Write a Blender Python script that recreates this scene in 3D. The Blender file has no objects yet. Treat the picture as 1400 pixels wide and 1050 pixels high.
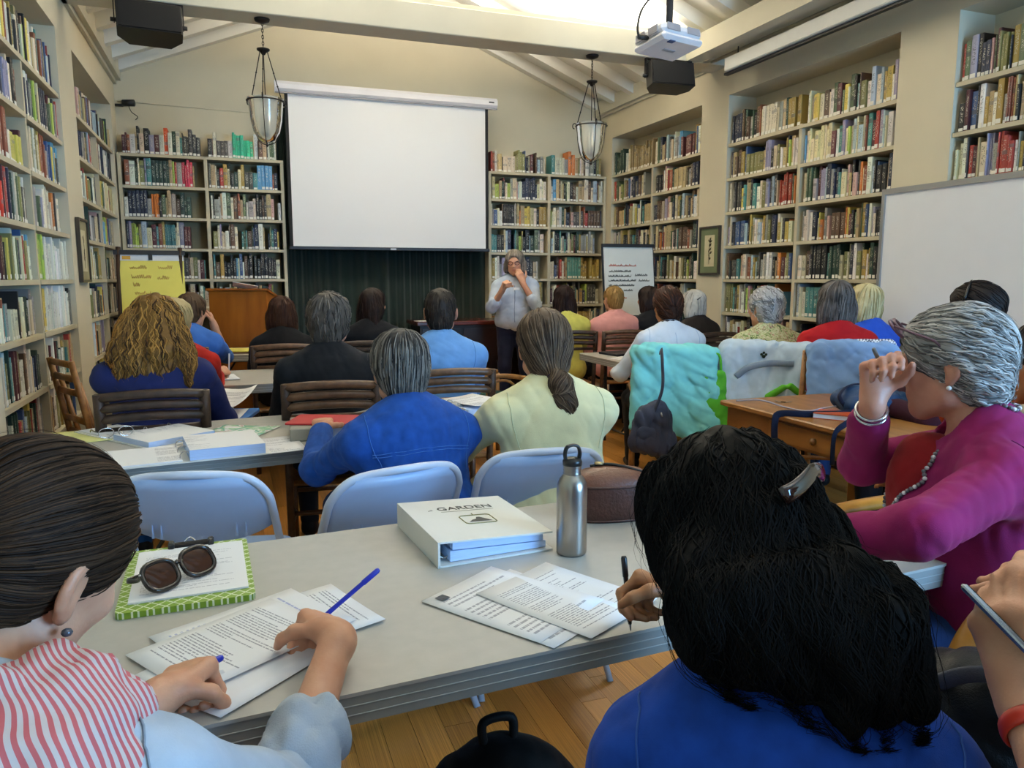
import bpy, math, random
import numpy as np
from mathutils import Vector, Matrix

sc = bpy.context.scene
COL = sc.collection
PI = math.pi

# ------------------------------------------------------------------ camera
cam_d = bpy.data.cameras.new('camera'); cam = bpy.data.objects.new('camera', cam_d); COL.objects.link(cam)
cam.location = (0, 0, 1.36)
cam.rotation_euler = (PI/2 - 0.13946, 0, -0.34935)
cam_d.sensor_fit = 'HORIZONTAL'; cam_d.sensor_width = 36.0; cam_d.lens = 36.0*1033/1400
cam_d.clip_start = 0.05
sc.camera = cam

# ------------------------------------------------------------------ world, lights, exposure
world = bpy.data.worlds.new('world'); sc.world = world; world.use_nodes = True
bg = world.node_tree.nodes['Background']
bg.inputs['Color'].default_value = (0.80, 0.88, 1.0, 1); bg.inputs['Strength'].default_value = 0.40

def area_light(name, loc, rot, sx, sy, energy, col):
    d = bpy.data.lights.new(name, 'AREA'); d.shape = 'RECTANGLE'; d.size = sx; d.size_y = sy
    d.energy = energy; d.color = col
    o = bpy.data.objects.new(name, d); COL.objects.link(o); o.location = loc; o.rotation_euler = rot
    return o
# daylight through the tall windows in the rear wall, right of the photographer
area_light('rear_window_daylight', (3.5, -1.8, 1.7), (PI/2, 0, math.radians(30)), 2.0, 1.7, 320, (0.27, 0.59, 1.0))
# lamps lying on top of the far tie beam, shining up at the white ceiling
area_light('beam_uplight_far', (2.75, 6.02, 3.46), (PI, 0, 0), 1.2, 0.12, 138, (1.0, 0.955, 0.87))
area_light('beam_uplight_far_west', (0.7, 6.02, 3.46), (PI, 0, 0), 1.2, 0.12, 88, (1.0, 0.955, 0.87))
area_light('added_uplight_mid', (1.6, 3.05, 3.46), (PI, 0, 0), 2.6, 0.12, 84, (1.0, 0.955, 0.87))  # unseen uplight added over the second tie beam for more ceiling bounce
area_light('added_uplight_near', (1.6, 0.1, 3.46), (PI, 0, 0), 2.6, 0.12, 42, (1.0, 0.955, 0.87))  # unseen uplight added as fill above the camera; no beam carries it

vs = sc.view_settings
vs.view_transform = 'Standard'; vs.look = 'None'; vs.gamma = 1.0; vs.use_curve_mapping = False
vs.exposure = 0.0
sc.cycles.use_denoising = True
sc.cycles.max_bounces = 8; sc.cycles.diffuse_bounces = 5

# ------------------------------------------------------------------ helpers: colour and materials
def lin(h):
    h = h.lstrip('#'); v = [int(h[i:i+2], 16)/255 for i in (0, 2, 4)]
    return tuple((c/12.92 if c <= .04045 else ((c+.055)/1.055)**2.4) for c in v)
MATS = {}
def newmat(name):
    m = bpy.data.materials.new(name); m.use_nodes = True
    nt = m.node_tree
    return m, nt, nt.nodes['Principled BSDF']
def mat(name, col, rough=.6, metal=0., var=.12, nscale=8., bump=0., bscale=60., stretch=(1, 1, 1), spec=.5, sheen=0., coat=0., trans=0., alpha=1., col2=None, detail=4.):
    if name in MATS: return MATS[name]
    m, nt, b = newmat(name); N = nt.nodes; L = nt.links
    c = lin(col)
    tc = N.new('ShaderNodeTexCoord'); mp = N.new('ShaderNodeMapping'); mp.inputs['Scale'].default_value = stretch
    L.new(tc.outputs['Object'], mp.inputs['Vector'])
    if var > 0:
        nz = N.new('ShaderNodeTexNoise'); nz.inputs['Scale'].default_value = nscale; nz.inputs['Detail'].default_value = detail
        L.new(mp.outputs['Vector'], nz.inputs['Vector'])
        cr = N.new('ShaderNodeValToRGB')
        c2 = lin(col2) if col2 else tuple(min(1, x*(1+var)) for x in c)
        c1 = c if col2 else tuple(x*(1-var) for x in c)
        cr.color_ramp.elements[0].color = (*c1, 1); cr.color_ramp.elements[1].color = (*c2, 1)
        cr.color_ramp.elements[0].position = .3; cr.color_ramp.elements[1].position = .7
        L.new(nz.outputs['Fac'], cr.inputs['Fac']); L.new(cr.outputs['Color'], b.inputs['Base Color'])
    else:
        b.inputs['Base Color'].default_value = (*c, 1)
    b.inputs['Roughness'].default_value = rough; b.inputs['Metallic'].default_value = metal
    b.inputs['Specular IOR Level'].default_value = spec
    if sheen: b.inputs['Sheen Weight'].default_value = sheen
    if coat: b.inputs['Coat Weight'].default_value = coat
    if trans: b.inputs['Transmission Weight'].default_value = trans
    if alpha < 1: b.inputs['Alpha'].default_value = alpha
    if bump > 0:
        n2 = N.new('ShaderNodeTexNoise'); n2.inputs['Scale'].default_value = bscale; n2.inputs['Detail'].default_value = 3
        L.new(mp.outputs['Vector'], n2.inputs['Vector'])
        bp = N.new('ShaderNodeBump'); bp.inputs['Strength'].default_value = bump; bp.inputs['Distance'].default_value = .01
        L.new(n2.outputs['Fac'], bp.inputs['Height']); L.new(bp.outputs['Normal'], b.inputs['Normal'])
    MATS[name] = m
    return m

# ------------------------------------------------------------------ helpers: meshes
def V(*a): return np.array(a, float)
def nrm(v):
    v = np.asarray(v, float); n = np.linalg.norm(v)
    return v/n if n > 1e-9 else v
class MB:
    """collects shapes; build() links them as one mesh object"""
    def __init__(s): s.v = []; s.f = []; s.m = []; s.sm = []
    def add(s, vs, fs, mi=0, smooth=False):
        o = len(s.v); s.v += [tuple(map(float, p)) for p in vs]
        for f in fs: s.f.append(tuple(i+o for i in f)); s.m.append(mi); s.sm.append(smooth)
        return s
    def box(s, lo, hi, mi=0, rot=None, org=(0, 0, 0), bev=0.):
        x0, y0, z0 = lo; x1, y1, z1 = hi
        if bev > 0:
            b = min(bev, (x1-x0)*.45, (y1-y0)*.45, (z1-z0)*.45); P = []; idx = {}
            for sx in (0, 1):
                for sy in (0, 1):
                    for sz in (0, 1):
                        c = [(x0, x1)[sx], (y0, y1)[sy], (z0, z1)[sz]]; sg = [1-2*sx, 1-2*sy, 1-2*sz]
                        for ax in range(3):
                            q = [c[k]+(0 if k == ax else sg[k]*b) for k in range(3)]
                            idx[(sx, sy, sz, ax)] = len(P); P.append(q)
            F = []
            for ax in range(3):
                o1, o2 = [k for k in range(3) if k != ax]
                for sd in (0, 1):
                    f = []
                    for (a, bb) in ((0, 0), (1, 0), (1, 1), (0, 1)):
                        k = [0, 0, 0]; k[ax] = sd; k[o1] = a; k[o2] = bb; f.append(idx[(*k, ax)])
                    flip = (sd == 0) != (ax == 1)
                    F.append(tuple(reversed(f)) if flip else tuple(f))
            for ax in range(3):
                o1, o2 = [k for k in range(3) if k != ax]
                for a in (0, 1):
                    for bb in (0, 1):
                        k0 = [0, 0, 0]; k1 = [0, 0, 0]; k0[ax] = 0; k1[ax] = 1; k0[o1] = k1[o1] = a; k0[o2] = k1[o2] = bb
                        F.append((idx[(*k0, o1)], idx[(*k1, o1)], idx[(*k1, o2)], idx[(*k0, o2)]))
            for sx in (0, 1):
                for sy in (0, 1):
                    for sz in (0, 1): F.append(tuple(idx[(sx, sy, sz, a)] for a in range(3)))
            # orient faces outward
            ctr = np.array([(x0+x1)/2, (y0+y1)/2, (z0+z1)/2]); A = np.array(P); G = []
            for f in F:
                p = A[list(f)]; n = np.cross(p[1]-p[0], p[2]-p[0])
                G.append(f if np.dot(n, p.mean(0)-ctr) > 0 else tuple(reversed(f)))
            P, F = P, G
        else:
            P = [(x0, y0, z0), (x1, y0, z0), (x1, y1, z0), (x0, y1, z0), (x0, y0, z1), (x1, y0, z1), (x1, y1, z1), (x0, y1, z1)]
            F = [(3, 2, 1, 0), (4, 5, 6, 7), (0, 1, 5, 4), (1, 2, 6, 5), (2, 3, 7, 6), (3, 0, 4, 7)]
        if rot is not None:
            R = np.array(rot); P = [R@(np.array(p)-np.array(org))+np.array(org) for p in P]
        return s.add(P, F, mi)
    def tube(s, pts, r, n=8, mi=0, closed=False, caps=True, flat=None):
        P = [np.array(p, float) for p in pts]; m = len(P)
        R = r if hasattr(r, '__len__') else [r]*m
        vs = []; up = None
        for i in range(m):
            if closed: t = P[(i+1) % m]-P[i-1]
            else: t = P[min(i+1, m-1)]-P[max(i-1, 0)]
            t = nrm(t)
            if up is None:
                up = V(0, 0, 1) if abs(t[2]) < .9 else V(1, 0, 0)
                if flat is not None: up = np.array(flat[0], float)
            a = nrm(np.cross(t, up)); b = nrm(np.cross(a, t)); up = b
            for k in range(n):
                th = 2*PI*k/n
                fx, fy = (1, 1) if flat is None else (flat[1], flat[2])
                vs.append(P[i]+R[i]*(math.cos(th)*a*fx+math.sin(th)*b*fy))
        fs = []
        for i in range(m if closed else m-1):
            j = (i+1) % m
            for k in range(n):
                k2 = (k+1) % n
                fs.append((i*n+k, i*n+k2, j*n+k2, j*n+k))
        if caps and not closed:
            fs.append(tuple(range(n-1, -1, -1))); fs.append(tuple((m-1)*n+k for k in range(n)))
        return s.add(vs, fs, mi, True)
    def lathe(s, prof, n=24, c=(0, 0, 0), mi=0, axis=None):
        vs = []; fs = []
        for (r, z) in prof:
            for k in range(n):
                th = 2*PI*k/n; vs.append((r*math.cos(th), r*math.sin(th), z))
        for i in range(len(prof)-1):
            for k in range(n):
                k2 = (k+1) % n; fs.append((i*n+k, i*n+k2, (i+1)*n+k2, (i+1)*n+k))
        if axis is not None:
            R = np.array(axis); vs = [R@np.array(p) for p in vs]
        vs = [np.array(p)+np.array(c) for p in vs]
        return s.add(vs, fs, mi, True)
    def prism(s, poly, z0, z1, mi=0, fn=None):
        n = len(poly); vs = [(x, y, z0) for x, y in poly]+[(x, y, z1) for x, y in poly]
        fs = [tuple(range(n-1, -1, -1)), tuple(range(n, 2*n))]+[(i, (i+1) % n, n+(i+1) % n, n+i) for i in range(n)]
        if fn: vs = [fn(*p) for p in vs]
        return s.add(vs, fs, mi)
    def mesh(s, name, mats):
        me = bpy.data.meshes.new(name); me.from_pydata(s.v, [], s.f)
        for m in (mats if isinstance(mats, (list, tuple)) else [mats]): me.materials.append(m)
        me.polygons.foreach_set('material_index', s.m); me.polygons.foreach_set('use_smooth', s.sm)
        me.update(); return me
    def build(s, name, mats, parent=None, loc=None, rz=None):
        o = bpy.data.objects.new(name, s.mesh(name, mats)); COL.objects.link(o)
        if parent is not None: o.parent = parent
        if loc is not None: o.location = loc
        if rz is not None: o.rotation_euler = (0, 0, rz)
        return o
def tag(o, label=None, cat=None, group=None, kind=None):
    if label: o['label'] = label
    if cat: o['category'] = cat
    if group: o['group'] = group
    if kind: o['kind'] = kind
    return o
def thing(name, label, cat, loc=(0, 0, 0), rz=0, group=None):
    o = bpy.data.objects.new(name, None); COL.objects.link(o); o.empty_display_size = .1
    o.location = loc; o.rotation_euler = (0, 0, rz)
    return tag(o, label, cat, group)
def inst(me, name, parent=None, loc=(0, 0, 0), rot=(0, 0, 0), scale=(1, 1, 1)):
    o = bpy.data.objects.new(name, me); COL.objects.link(o); o.parent = parent
    o.location = loc; o.rotation_euler = rot; o.scale = scale
    return o
def copy_tree(o, parent=None):
    c = o.copy(); COL.objects.link(c); c.parent = parent
    for ch in list(o.children): copy_tree(ch, c)
    return c
def ordinal(n):
    return str(n)+('th' if 10 <= n % 100 <= 20 else {1: 'st', 2: 'nd', 3: 'rd'}.get(n % 10, 'th'))
def rotz(a):
    c, s = math.cos(a), math.sin(a); return np.array([[c, -s, 0], [s, c, 0], [0, 0, 1.]])
def bez(p0, p1, p2, p3, n=12):
    p0, p1, p2, p3 = [np.array(p, float) for p in (p0, p1, p2, p3)]
    return [((1-t)**3)*p0+3*t*(1-t)**2*p1+3*t*t*(1-t)*p2+t**3*p3 for t in np.linspace(0, 1, n)]
def crom(P, n=8, closed=False):
    P = [np.array(p, float) for p in P]; out = []; m = len(P)
    rng = range(m) if closed else range(m-1)
    for i in rng:
        if closed: a, b, c, d = P[i-1], P[i], P[(i+1) % m], P[(i+2) % m]
        else: a, b, c, d = P[max(i-1, 0)], P[i], P[i+1], P[min(i+2, m-1)]
        for k in range(n):
            t = k/n
            out.append(.5*((2*b)+(-a+c)*t+(2*a-5*b+4*c-d)*t*t+(-a+3*b-3*c+d)*t**3))
    if not closed: out.append(P[-1])
    return out
# ================================================================== the room
M_WALL = mat('plaster_tan', '#cfc5ab', .9, var=.04, nscale=2, bump=.05, bscale=120)
M_CREAM = mat('cream_paint', '#c4beaa', .7, var=.04, nscale=3)
M_WHITE = mat('white_paint', '#e4e0d4', .6, var=.03, nscale=3)
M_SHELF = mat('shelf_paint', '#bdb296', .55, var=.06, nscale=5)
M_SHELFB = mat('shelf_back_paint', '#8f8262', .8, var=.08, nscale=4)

X0, X1, YB = -1.0, 4.16, 8.42      # left wall face, right wall face, back wall
EAVE, SL = 3.30, 0.40
ND = 0.29                           # niche depth
XR = (X0+X1)/2; ZR = EAVE+SL*(XR-X0)

def struct(o): o['kind'] = 'structure'; return o
# floor: a dark bed and single oak boards on it
def wood_floor():
    m, nt, b = newmat('oak_floor'); N = nt.nodes; L = nt.links
    tc = N.new('ShaderNodeTexCoord'); oi = N.new('ShaderNodeObjectInfo')
    mp = N.new('ShaderNodeMapping'); mp.inputs['Scale'].default_value = (14, 1.2, 1)
    ad = N.new('ShaderNodeVectorMath'); ad.operation = 'ADD'
    L.new(tc.outputs['Object'], mp.inputs['Vector']); L.new(mp.outputs['Vector'], ad.inputs[0])
    sc_ = N.new('ShaderNodeVectorMath'); sc_.operation = 'SCALE'; sc_.inputs['Scale'].default_value = 40
    cb = N.new('ShaderNodeCombineXYZ'); L.new(oi.outputs['Random'], cb.inputs[0]); L.new(oi.outputs['Random'], cb.inputs[1])
    L.new(cb.outputs[0], sc_.inputs[0]); L.new(sc_.outputs[0], ad.inputs[1])
    nz = N.new('ShaderNodeTexNoise'); nz.inputs['Scale'].default_value = 3; nz.inputs['Detail'].default_value = 6
    L.new(ad.outputs[0], nz.inputs['Vector'])
    cr = N.new('ShaderNodeValToRGB'); cr.color_ramp.elements[0].color = (*lin('#a26a2c'), 1); cr.color_ramp.elements[1].color = (*lin('#d99a4a'), 1)
    cr.color_ramp.elements[0].position = .3; cr.color_ramp.elements[1].position = .7
    L.new(nz.outputs['Fac'], cr.inputs['Fac'])
    hs = N.new('ShaderNodeHueSaturation'); mr = N.new('ShaderNodeMapRange'); mr.inputs['To Min'].default_value = .75; mr.inputs['To Max'].default_value = 1.2
    L.new(oi.outputs['Random'], mr.inputs['Value']); L.new(mr.outputs['Result'], hs.inputs['Value']); L.new(cr.outputs['Color'], hs.inputs['Color'])
    L.new(hs.outputs['Color'], b.inputs['Base Color']); b.inputs['Roughness'].default_value = .32
    return m
M_OAKFLOOR = wood_floor()
fl = MB().box((X0-.4, -2.2, -.06), (X1+.4, YB+.1, -.012)).build('floor', mat('floor_bed', '#3a2814', .9)); struct(fl)
plank = MB().box((0, 0, -.012), (1, 1, 0)).mesh('plank', M_OAKFLOOR)
random.seed(5)
PW = .0905; row = 0; x = X0
while x < X1:
    w = min(PW, X1-x); y = -1.2-random.random()*1.2
    while y < YB:
        ln = random.uniform(1.7, 2.6); y1 = min(y+ln, YB)
        if y1 > .2:
            inst(plank, 'plank', fl, (x+.0007, max(y, -1.2)+.0008, 0), scale=(w-.0014, y1-max(y, -1.2)-.0016, 1))
        y = y1
    x += PW

def wall_side(name, xf, sgn, niches, y0=-2.2, y1=YB):
    """wall with its face at x = xf; sgn = +1 when the room is on the +x side; niches (ya, yb, z0, z1)"""
    mb = MB(); a, b = sorted((xf, xf-sgn*(ND+.1))); bk = sorted((xf-sgn*ND, xf-sgn*(ND+.1)))
    ys = y0
    for (ya, yb, z0, z1) in sorted(niches):
        mb.box((a, ys, 0), (b, ya, EAVE+.05))                         # pier
        mb.box((a, ya, z1), (b, yb, EAVE+.05))                        # header
        if z0 > 0: mb.box((a, ya, 0), (b, yb, z0))
        mb.box((bk[0], ya, z0), (bk[1], yb, z1))                      # back
        ys = yb
    mb.box((a, ys, 0), (b, y1+.1, EAVE+.05))
    return struct(mb.build(name, M_WALL))
NL = [(3.94, 5.78, 0, 2.95), (6.31, 8.12, 0, 2.95)]
NR = [(1.72, 3.58, 1.93, 2.95), (4.01, 5.85, 0, 2.95), (6.26, 8.05, 0, 2.95)]
wall_side('wall_left', X0, 1, NL)
wall_side('wall_right', X1, -1, NR)
mb = MB(); poly = [(X0-.2, 0), (X1+.2, 0), (X1+.2, EAVE-SL*.2), (XR, ZR), (X0-.2, EAVE-SL*.2)]
mb.prism(poly, 0, .12, fn=lambda x, z, d: (x, YB+.12-d, z)); struct(mb.build('wall_back', M_WALL))
# ceiling: two boarded slopes with single rafters under them
mb = MB()
for s in (-1, 1):
    xe = X0-.2 if s < 0 else X1+.2; ze = EAVE-SL*.2
    P = [(xe, -2.2, ze+.10), (XR, -2.2, ZR+.10), (XR, YB+.1, ZR+.10), (xe, YB+.1, ze+.10)]
    P += [(p[0], p[1], p[2]+.05) for p in P]
    F = [(3, 2, 1, 0), (4, 5, 6, 7), (0, 1, 5, 4), (1, 2, 6, 5), (2, 3, 7, 6), (3, 0, 4, 7)]
    mb.add(P, F)
ceil_ = struct(mb.build('ceiling', M_WHITE))
y = YB-.02
def rafter_mesh(s):
    mb = MB(); xe = X0 if s < 0 else X1
    P = []
    for yy in (-.045, .045):
        P += [(xe, yy, EAVE-.02), (XR, yy, ZR-.02), (XR, yy, ZR+.11), (xe, yy, EAVE+.11)]
    return mb.add(P, [(0, 1, 2, 3), (7, 6, 5, 4), (0, 4, 5, 1), (1, 5, 6, 2), (2, 6, 7, 3), (3, 7, 4, 0)]).mesh('rafter', M_WHITE)
RL, RR_ = rafter_mesh(-1), rafter_mesh(1)
while y > -2:
    inst(RL, 'rafter', ceil_, (0, y-.045, 0)); inst(RR_, 'rafter', ceil_, (0, y-.045, 0)); y -= .43
# cornices (wall plates) under the rafters
def trim(n, mb, m): return struct(mb.build('trim_%d' % n, m))
mb = MB(); mb.box((X0-.02, -2.2, 3.235), (X0+.07, YB, 3.40)); mb.box((X0-.02, -2.2, 3.20), (X0+.03, YB, 3.235)); trim(1, mb, M_CREAM)
mb = MB(); mb.box((X1-.07, 5.9, 3.245), (X1+.02, YB, 3.40)); mb.box((X1-.03, 5.9, 3.22), (X1+.02, YB, 3.245)); trim(2, mb, M_CREAM)
# tie beams across the room
mb = MB(); mb.box((X0-.02, 5.88, 3.20), (X1+.02, 6.14, 3.405), bev=.006); mb.box((X0-.02, 5.915, 3.405), (X1+.02, 6.12, 3.445)); trim(3, mb, M_CREAM)
mb = MB(); mb.box((X0-.02, 2.92, 3.20), (X1+.02, 3.18, 3.405), bev=.006); mb.box((X0-.02, 2.96, 3.405), (X1+.02, 3.16, 3.445)); trim(4, mb, M_CREAM)
# long boxed beam along the right side, from the tie beam towards the photographer
mb = MB(); mb.box((3.73, -2.0, 3.20), (3.88, 5.88, 3.37)); mb.box((3.88, -2.0, 3.25), (X1, 5.88, 3.30)); trim(5, mb, M_CREAM)
mb = MB(); mb.tube([(3.93, -1, 3.19), (3.93, 5.8, 3.19)], .012, 8); mb.tube([(3.97, -1, 3.20), (3.97, 5.8, 3.20)], .008, 8); trim(6, mb, mat('pipe_paint', '#b3ab92', .5))
mb = MB(); mb.tube([(X0+.02, YB-.004, 3.045), (.45, YB-.004, 3.02)], .004, 6); trim(7, mb, M_WALL)  # painted cable on the back wall

# ================================================================== bookcases
SHZ = [2.53, 2.235, 1.94, 1.645, 1.35, 1.055, .76, .465, .17]
ST = .026
SLOTS = []      # (start point, along, outward, length, clear height, case key, bay no, shelf no)
def bookcase(key, label, org, along, out, bays, zs, depth, divider_top, sides=True, back=True):
    """org: floor point at the left end of the front face (seen from the room); bays: widths"""
    org, along, out = V(*org, 0), V(*along, 0), V(*out, 0)
    rt = thing('bookcase', label, 'bookcase', tuple(org))
    W = sum(bays)
    def bx(a0, a1, d0, d1, z0, z1, name, m=M_SHELF):
        P = []
        for z in (z0, z1):
            for (a, d) in ((a0, d0), (a1, d0), (a1, d1), (a0, d1)): P.append(along*a-out*d+V(0, 0, z))
        F = [(3, 2, 1, 0), (4, 5, 6, 7), (0, 1, 5, 4), (1, 2, 6, 5), (2, 3, 7, 6), (3, 0, 4, 7)]
        if np.cross(along, -out)[2] < 0: F = [tuple(reversed(f)) for f in F]
        return MB().add(P, F).build(name, m, rt)
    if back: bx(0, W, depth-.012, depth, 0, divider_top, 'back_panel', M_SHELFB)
    a = 0; edges = [0]
    for w in bays: a += w; edges.append(a)
    for i, e in enumerate(edges):
        if 0 < i < len(edges)-1: bx(e-.016, e+.016, 0, depth-.012, 0, divider_top, 'divider')
        elif sides: bx(e if i == 0 else e-.03, e+.03 if i == 0 else e, 0, depth-.012, 0, divider_top, 'side_panel')
    for b in range(len(bays)):
        for si, z in enumerate(zs):
            lo = edges[b]+(.03 if sides and b == 0 else .016 if b else 0); hi = edges[b+1]-(.03 if sides and b == len(bays)-1 else .016 if b < len(bays)-1 else 0)
            if z >= divider_top-.05: l2, h2 = edges[b], edges[b+1]
            else: l2, h2 = lo, hi
            bx(l2, h2, -.006, depth-.012, z-ST, z, 'shelf')
            clear = (zs[si-1]-ST-z) if si else .30
            SLOTS.append((org+along*(lo+.004)+V(0, 0, z), along, out, hi-lo-.008, clear, key, b, si))
    bx(0, W, .03, depth-.03, 0, zs[-1]-ST, 'plinth')
    return rt
# wall niches: seen from the room the left wall runs from near (left) to far (right), the right wall from far to near
bookcase('ln', 'built-in bookcase in near niche of left wall, closest to the camera', (X0-.012, 3.945), (0, 1), (1, 0), [.915, .915], SHZ, ND-.014, 2.54, sides=False)
bookcase('lf', 'built-in bookcase in far niche of left wall behind yellow flip chart', (X0-.012, 6.315), (0, 1), (1, 0), [.90, .90], SHZ, ND-.014, 2.54, sides=False)
bookcase('bl', 'bookcase on back wall left of the projection screen', (-.985, 8.17), (1, 0), (0, -1), [.775, .73], SHZ, .24, 2.53)
bookcase('br', 'bookcase on back wall right of the projection screen', (2.70, 8.17), (1, 0), (0, -1), [.73, .72], SHZ, .24, 2.53)
bookcase('rf', 'built-in bookcase in far niche of right wall behind white flip chart', (X1+.012, 8.045), (0, -1), (-1, 0), [.89, .89], SHZ, ND-.014, 2.54, sides=False)
bookcase('rm', 'built-in bookcase in middle niche of right wall left of whiteboard', (X1+.012, 5.845), (0, -1), (-1, 0), [.915, .915], SHZ, ND-.014, 2.54, sides=False)
bookcase('rn', 'built-in bookcase in right wall niche above the whiteboard', (X1+.012, 3.575), (0, -1), (-1, 0), [.925, .925], [2.53, 2.235, 1.955], ND-.014, 2.54, sides=False, back=True)
CASE_WORDS = {'ln': 'near left-wall bookcase', 'lf': 'far left-wall bookcase', 'bl': 'bookcase left of screen', 'br': 'bookcase right of screen',
              'rf': 'far right-wall bookcase', 'rm': 'middle right-wall bookcase', 'rn': 'bookcase above whiteboard'}

# ------------------------------------------------------------------ books
PAL = [('cream', '#dcd4ba', 12), ('white', '#dedcd2', 12), ('tan', '#b3a077', 9), ('beige', '#c6ba9a', 9), ('olive', '#7f7d4c', 5), ('moss green', '#56664a', 4), ('dark green', '#2b4236', 6),
       ('teal', '#4a8482', 3), ('pale blue', '#a3b6c0', 5), ('blue', '#3c5680', 4), ('navy', '#232b40', 6), ('black', '#201f1f', 8), ('charcoal', '#45433f', 6), ('grey', '#8f8e88', 7),
       ('brown', '#5b4330', 6), ('rust', '#8f5036', 3), ('orange', '#c87838', 1.5), ('red', '#a03a32', 2.5), ('maroon', '#55292b', 3.5), ('yellow', '#cbb75c', 2.5), ('mustard', '#a58a45', 4),
       ('lilac', '#8f8aa2', 2), ('lime green', '#a3b855', 1.2), ('pink', '#c09a92', 1.5), ('sky blue', '#5a95b8', 1.2)]
PW_ = [p[2] for p in PAL]; PN = {p[0]: p for p in PAL}
def book_material(name, from_attr):
    m, nt, b = newmat(name); N = nt.nodes; L = nt.links
    if from_attr:
        a = N.new('ShaderNodeAttribute'); a.attribute_name = 'cover'; colo = a.outputs['Color']
        r = N.new('ShaderNodeAttribute'); r.attribute_name = 'rnd'; rnd = r.outputs['Fac']
    else:
        oi = N.new('ShaderNodeObjectInfo'); colo = oi.outputs['Color']; rnd = oi.outputs['Random']
    uv = N.new('ShaderNodeUVMap'); uv.uv_map = 'UVMap'
    sep = N.new('ShaderNodeSeparateXYZ'); L.new(uv.outputs['UV'], sep.inputs[0])
    def math_(op, a, b_=None, clamp=False):
        n = N.new('ShaderNodeMath'); n.operation = op; n.use_clamp = clamp
        for i, v in enumerate((a, b_)):
            if v is None: continue
            if isinstance(v, (int, float)): n.inputs[i].default_value = v
            else: L.new(v, n.inputs[i])
        return n.outputs[0]
    # title lettering running up the spine: small marks between 30 and 85 percent of the height
    cmb = N.new('ShaderNodeCombineXYZ'); L.new(math_('MULTIPLY', sep.outputs[0], 3.0), cmb.inputs[0]); L.new(math_('MULTIPLY', sep.outputs[1], 26.0), cmb.inputs[1]); L.new(math_('MULTIPLY', rnd, 97.0), cmb.inputs[2])
    nz = N.new('ShaderNodeTexNoise'); nz.inputs['Scale'].default_value = 1.6; nz.inputs['Detail'].default_value = 2; L.new(cmb.outputs[0], nz.inputs['Vector'])
    t = math_('GREATER_THAN', nz.outputs['Fac'], .56)
    t = math_('MULTIPLY', t, math_('GREATER_THAN', sep.outputs[1], .33)); t = math_('MULTIPLY', t, math_('LESS_THAN', sep.outputs[1], .88))
    t = math_('MULTIPLY', t, math_('GREATER_THAN', sep.outputs[0], .25)); t = math_('MULTIPLY', t, math_('LESS_THAN', sep.outputs[0], .75))
    hs = N.new('ShaderNodeHueSaturation'); hs.inputs['Saturation'].default_value = .55
    lum = N.new('ShaderNodeRGBToBW'); L.new(colo, lum.inputs[0])
    v = math_('ADD', math_('MULTIPLY', math_('LESS_THAN', lum.outputs[0], .28), 0.55), .04)
    cc = N.new('ShaderNodeCombineXYZ'); L.new(v, cc.inputs[0]); L.new(math_('MULTIPLY', v, .93), cc.inputs[1]); L.new(math_('MULTIPLY', v, .75), cc.inputs[2])
    mx = N.new('ShaderNodeMix'); mx.data_type = 'RGBA'; L.new(math_('MULTIPLY', t, .75), mx.inputs[0]); L.new(colo, mx.inputs[6]); L.new(cc.outputs[0], mx.inputs[7])
    # a band on some spines
    bandp = math_('ADD', math_('MULTIPLY', rnd, .5), .35)
    bd = math_('LESS_THAN', math_('ABSOLUTE', math_('SUBTRACT', sep.outputs[1], bandp)), .055)
    bd = math_('MULTIPLY', bd, math_('GREATER_THAN', math_('FRACT', math_('MULTIPLY', rnd, 17.0)), .68))
    inv = N.new('ShaderNodeHueSaturation'); inv.inputs['Saturation'].default_value = .6; inv.inputs['Value'].default_value = .55; L.new(colo, inv.inputs['Color'])
    mx2 = N.new('ShaderNodeMix'); mx2.data_type = 'RGBA'; L.new(bd, mx2.inputs[0]); L.new(mx.outputs[2], mx2.inputs[6]); L.new(inv.outputs['Color'], mx2.inputs[7])
    L.new(mx2.outputs[2], b.inputs['Base Color']); b.inputs['Roughness'].default_value = .5
    return m
M_BOOK = book_material('book_cover', False); M_BOOKA = book_material('book_cover_rows', True)
M_PAGE = mat('book_pages', '#d8cfb4', .9, var=.05); M_LABEL = mat('spine_label_paper', '#e6e3d8', .8, var=.03)
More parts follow.
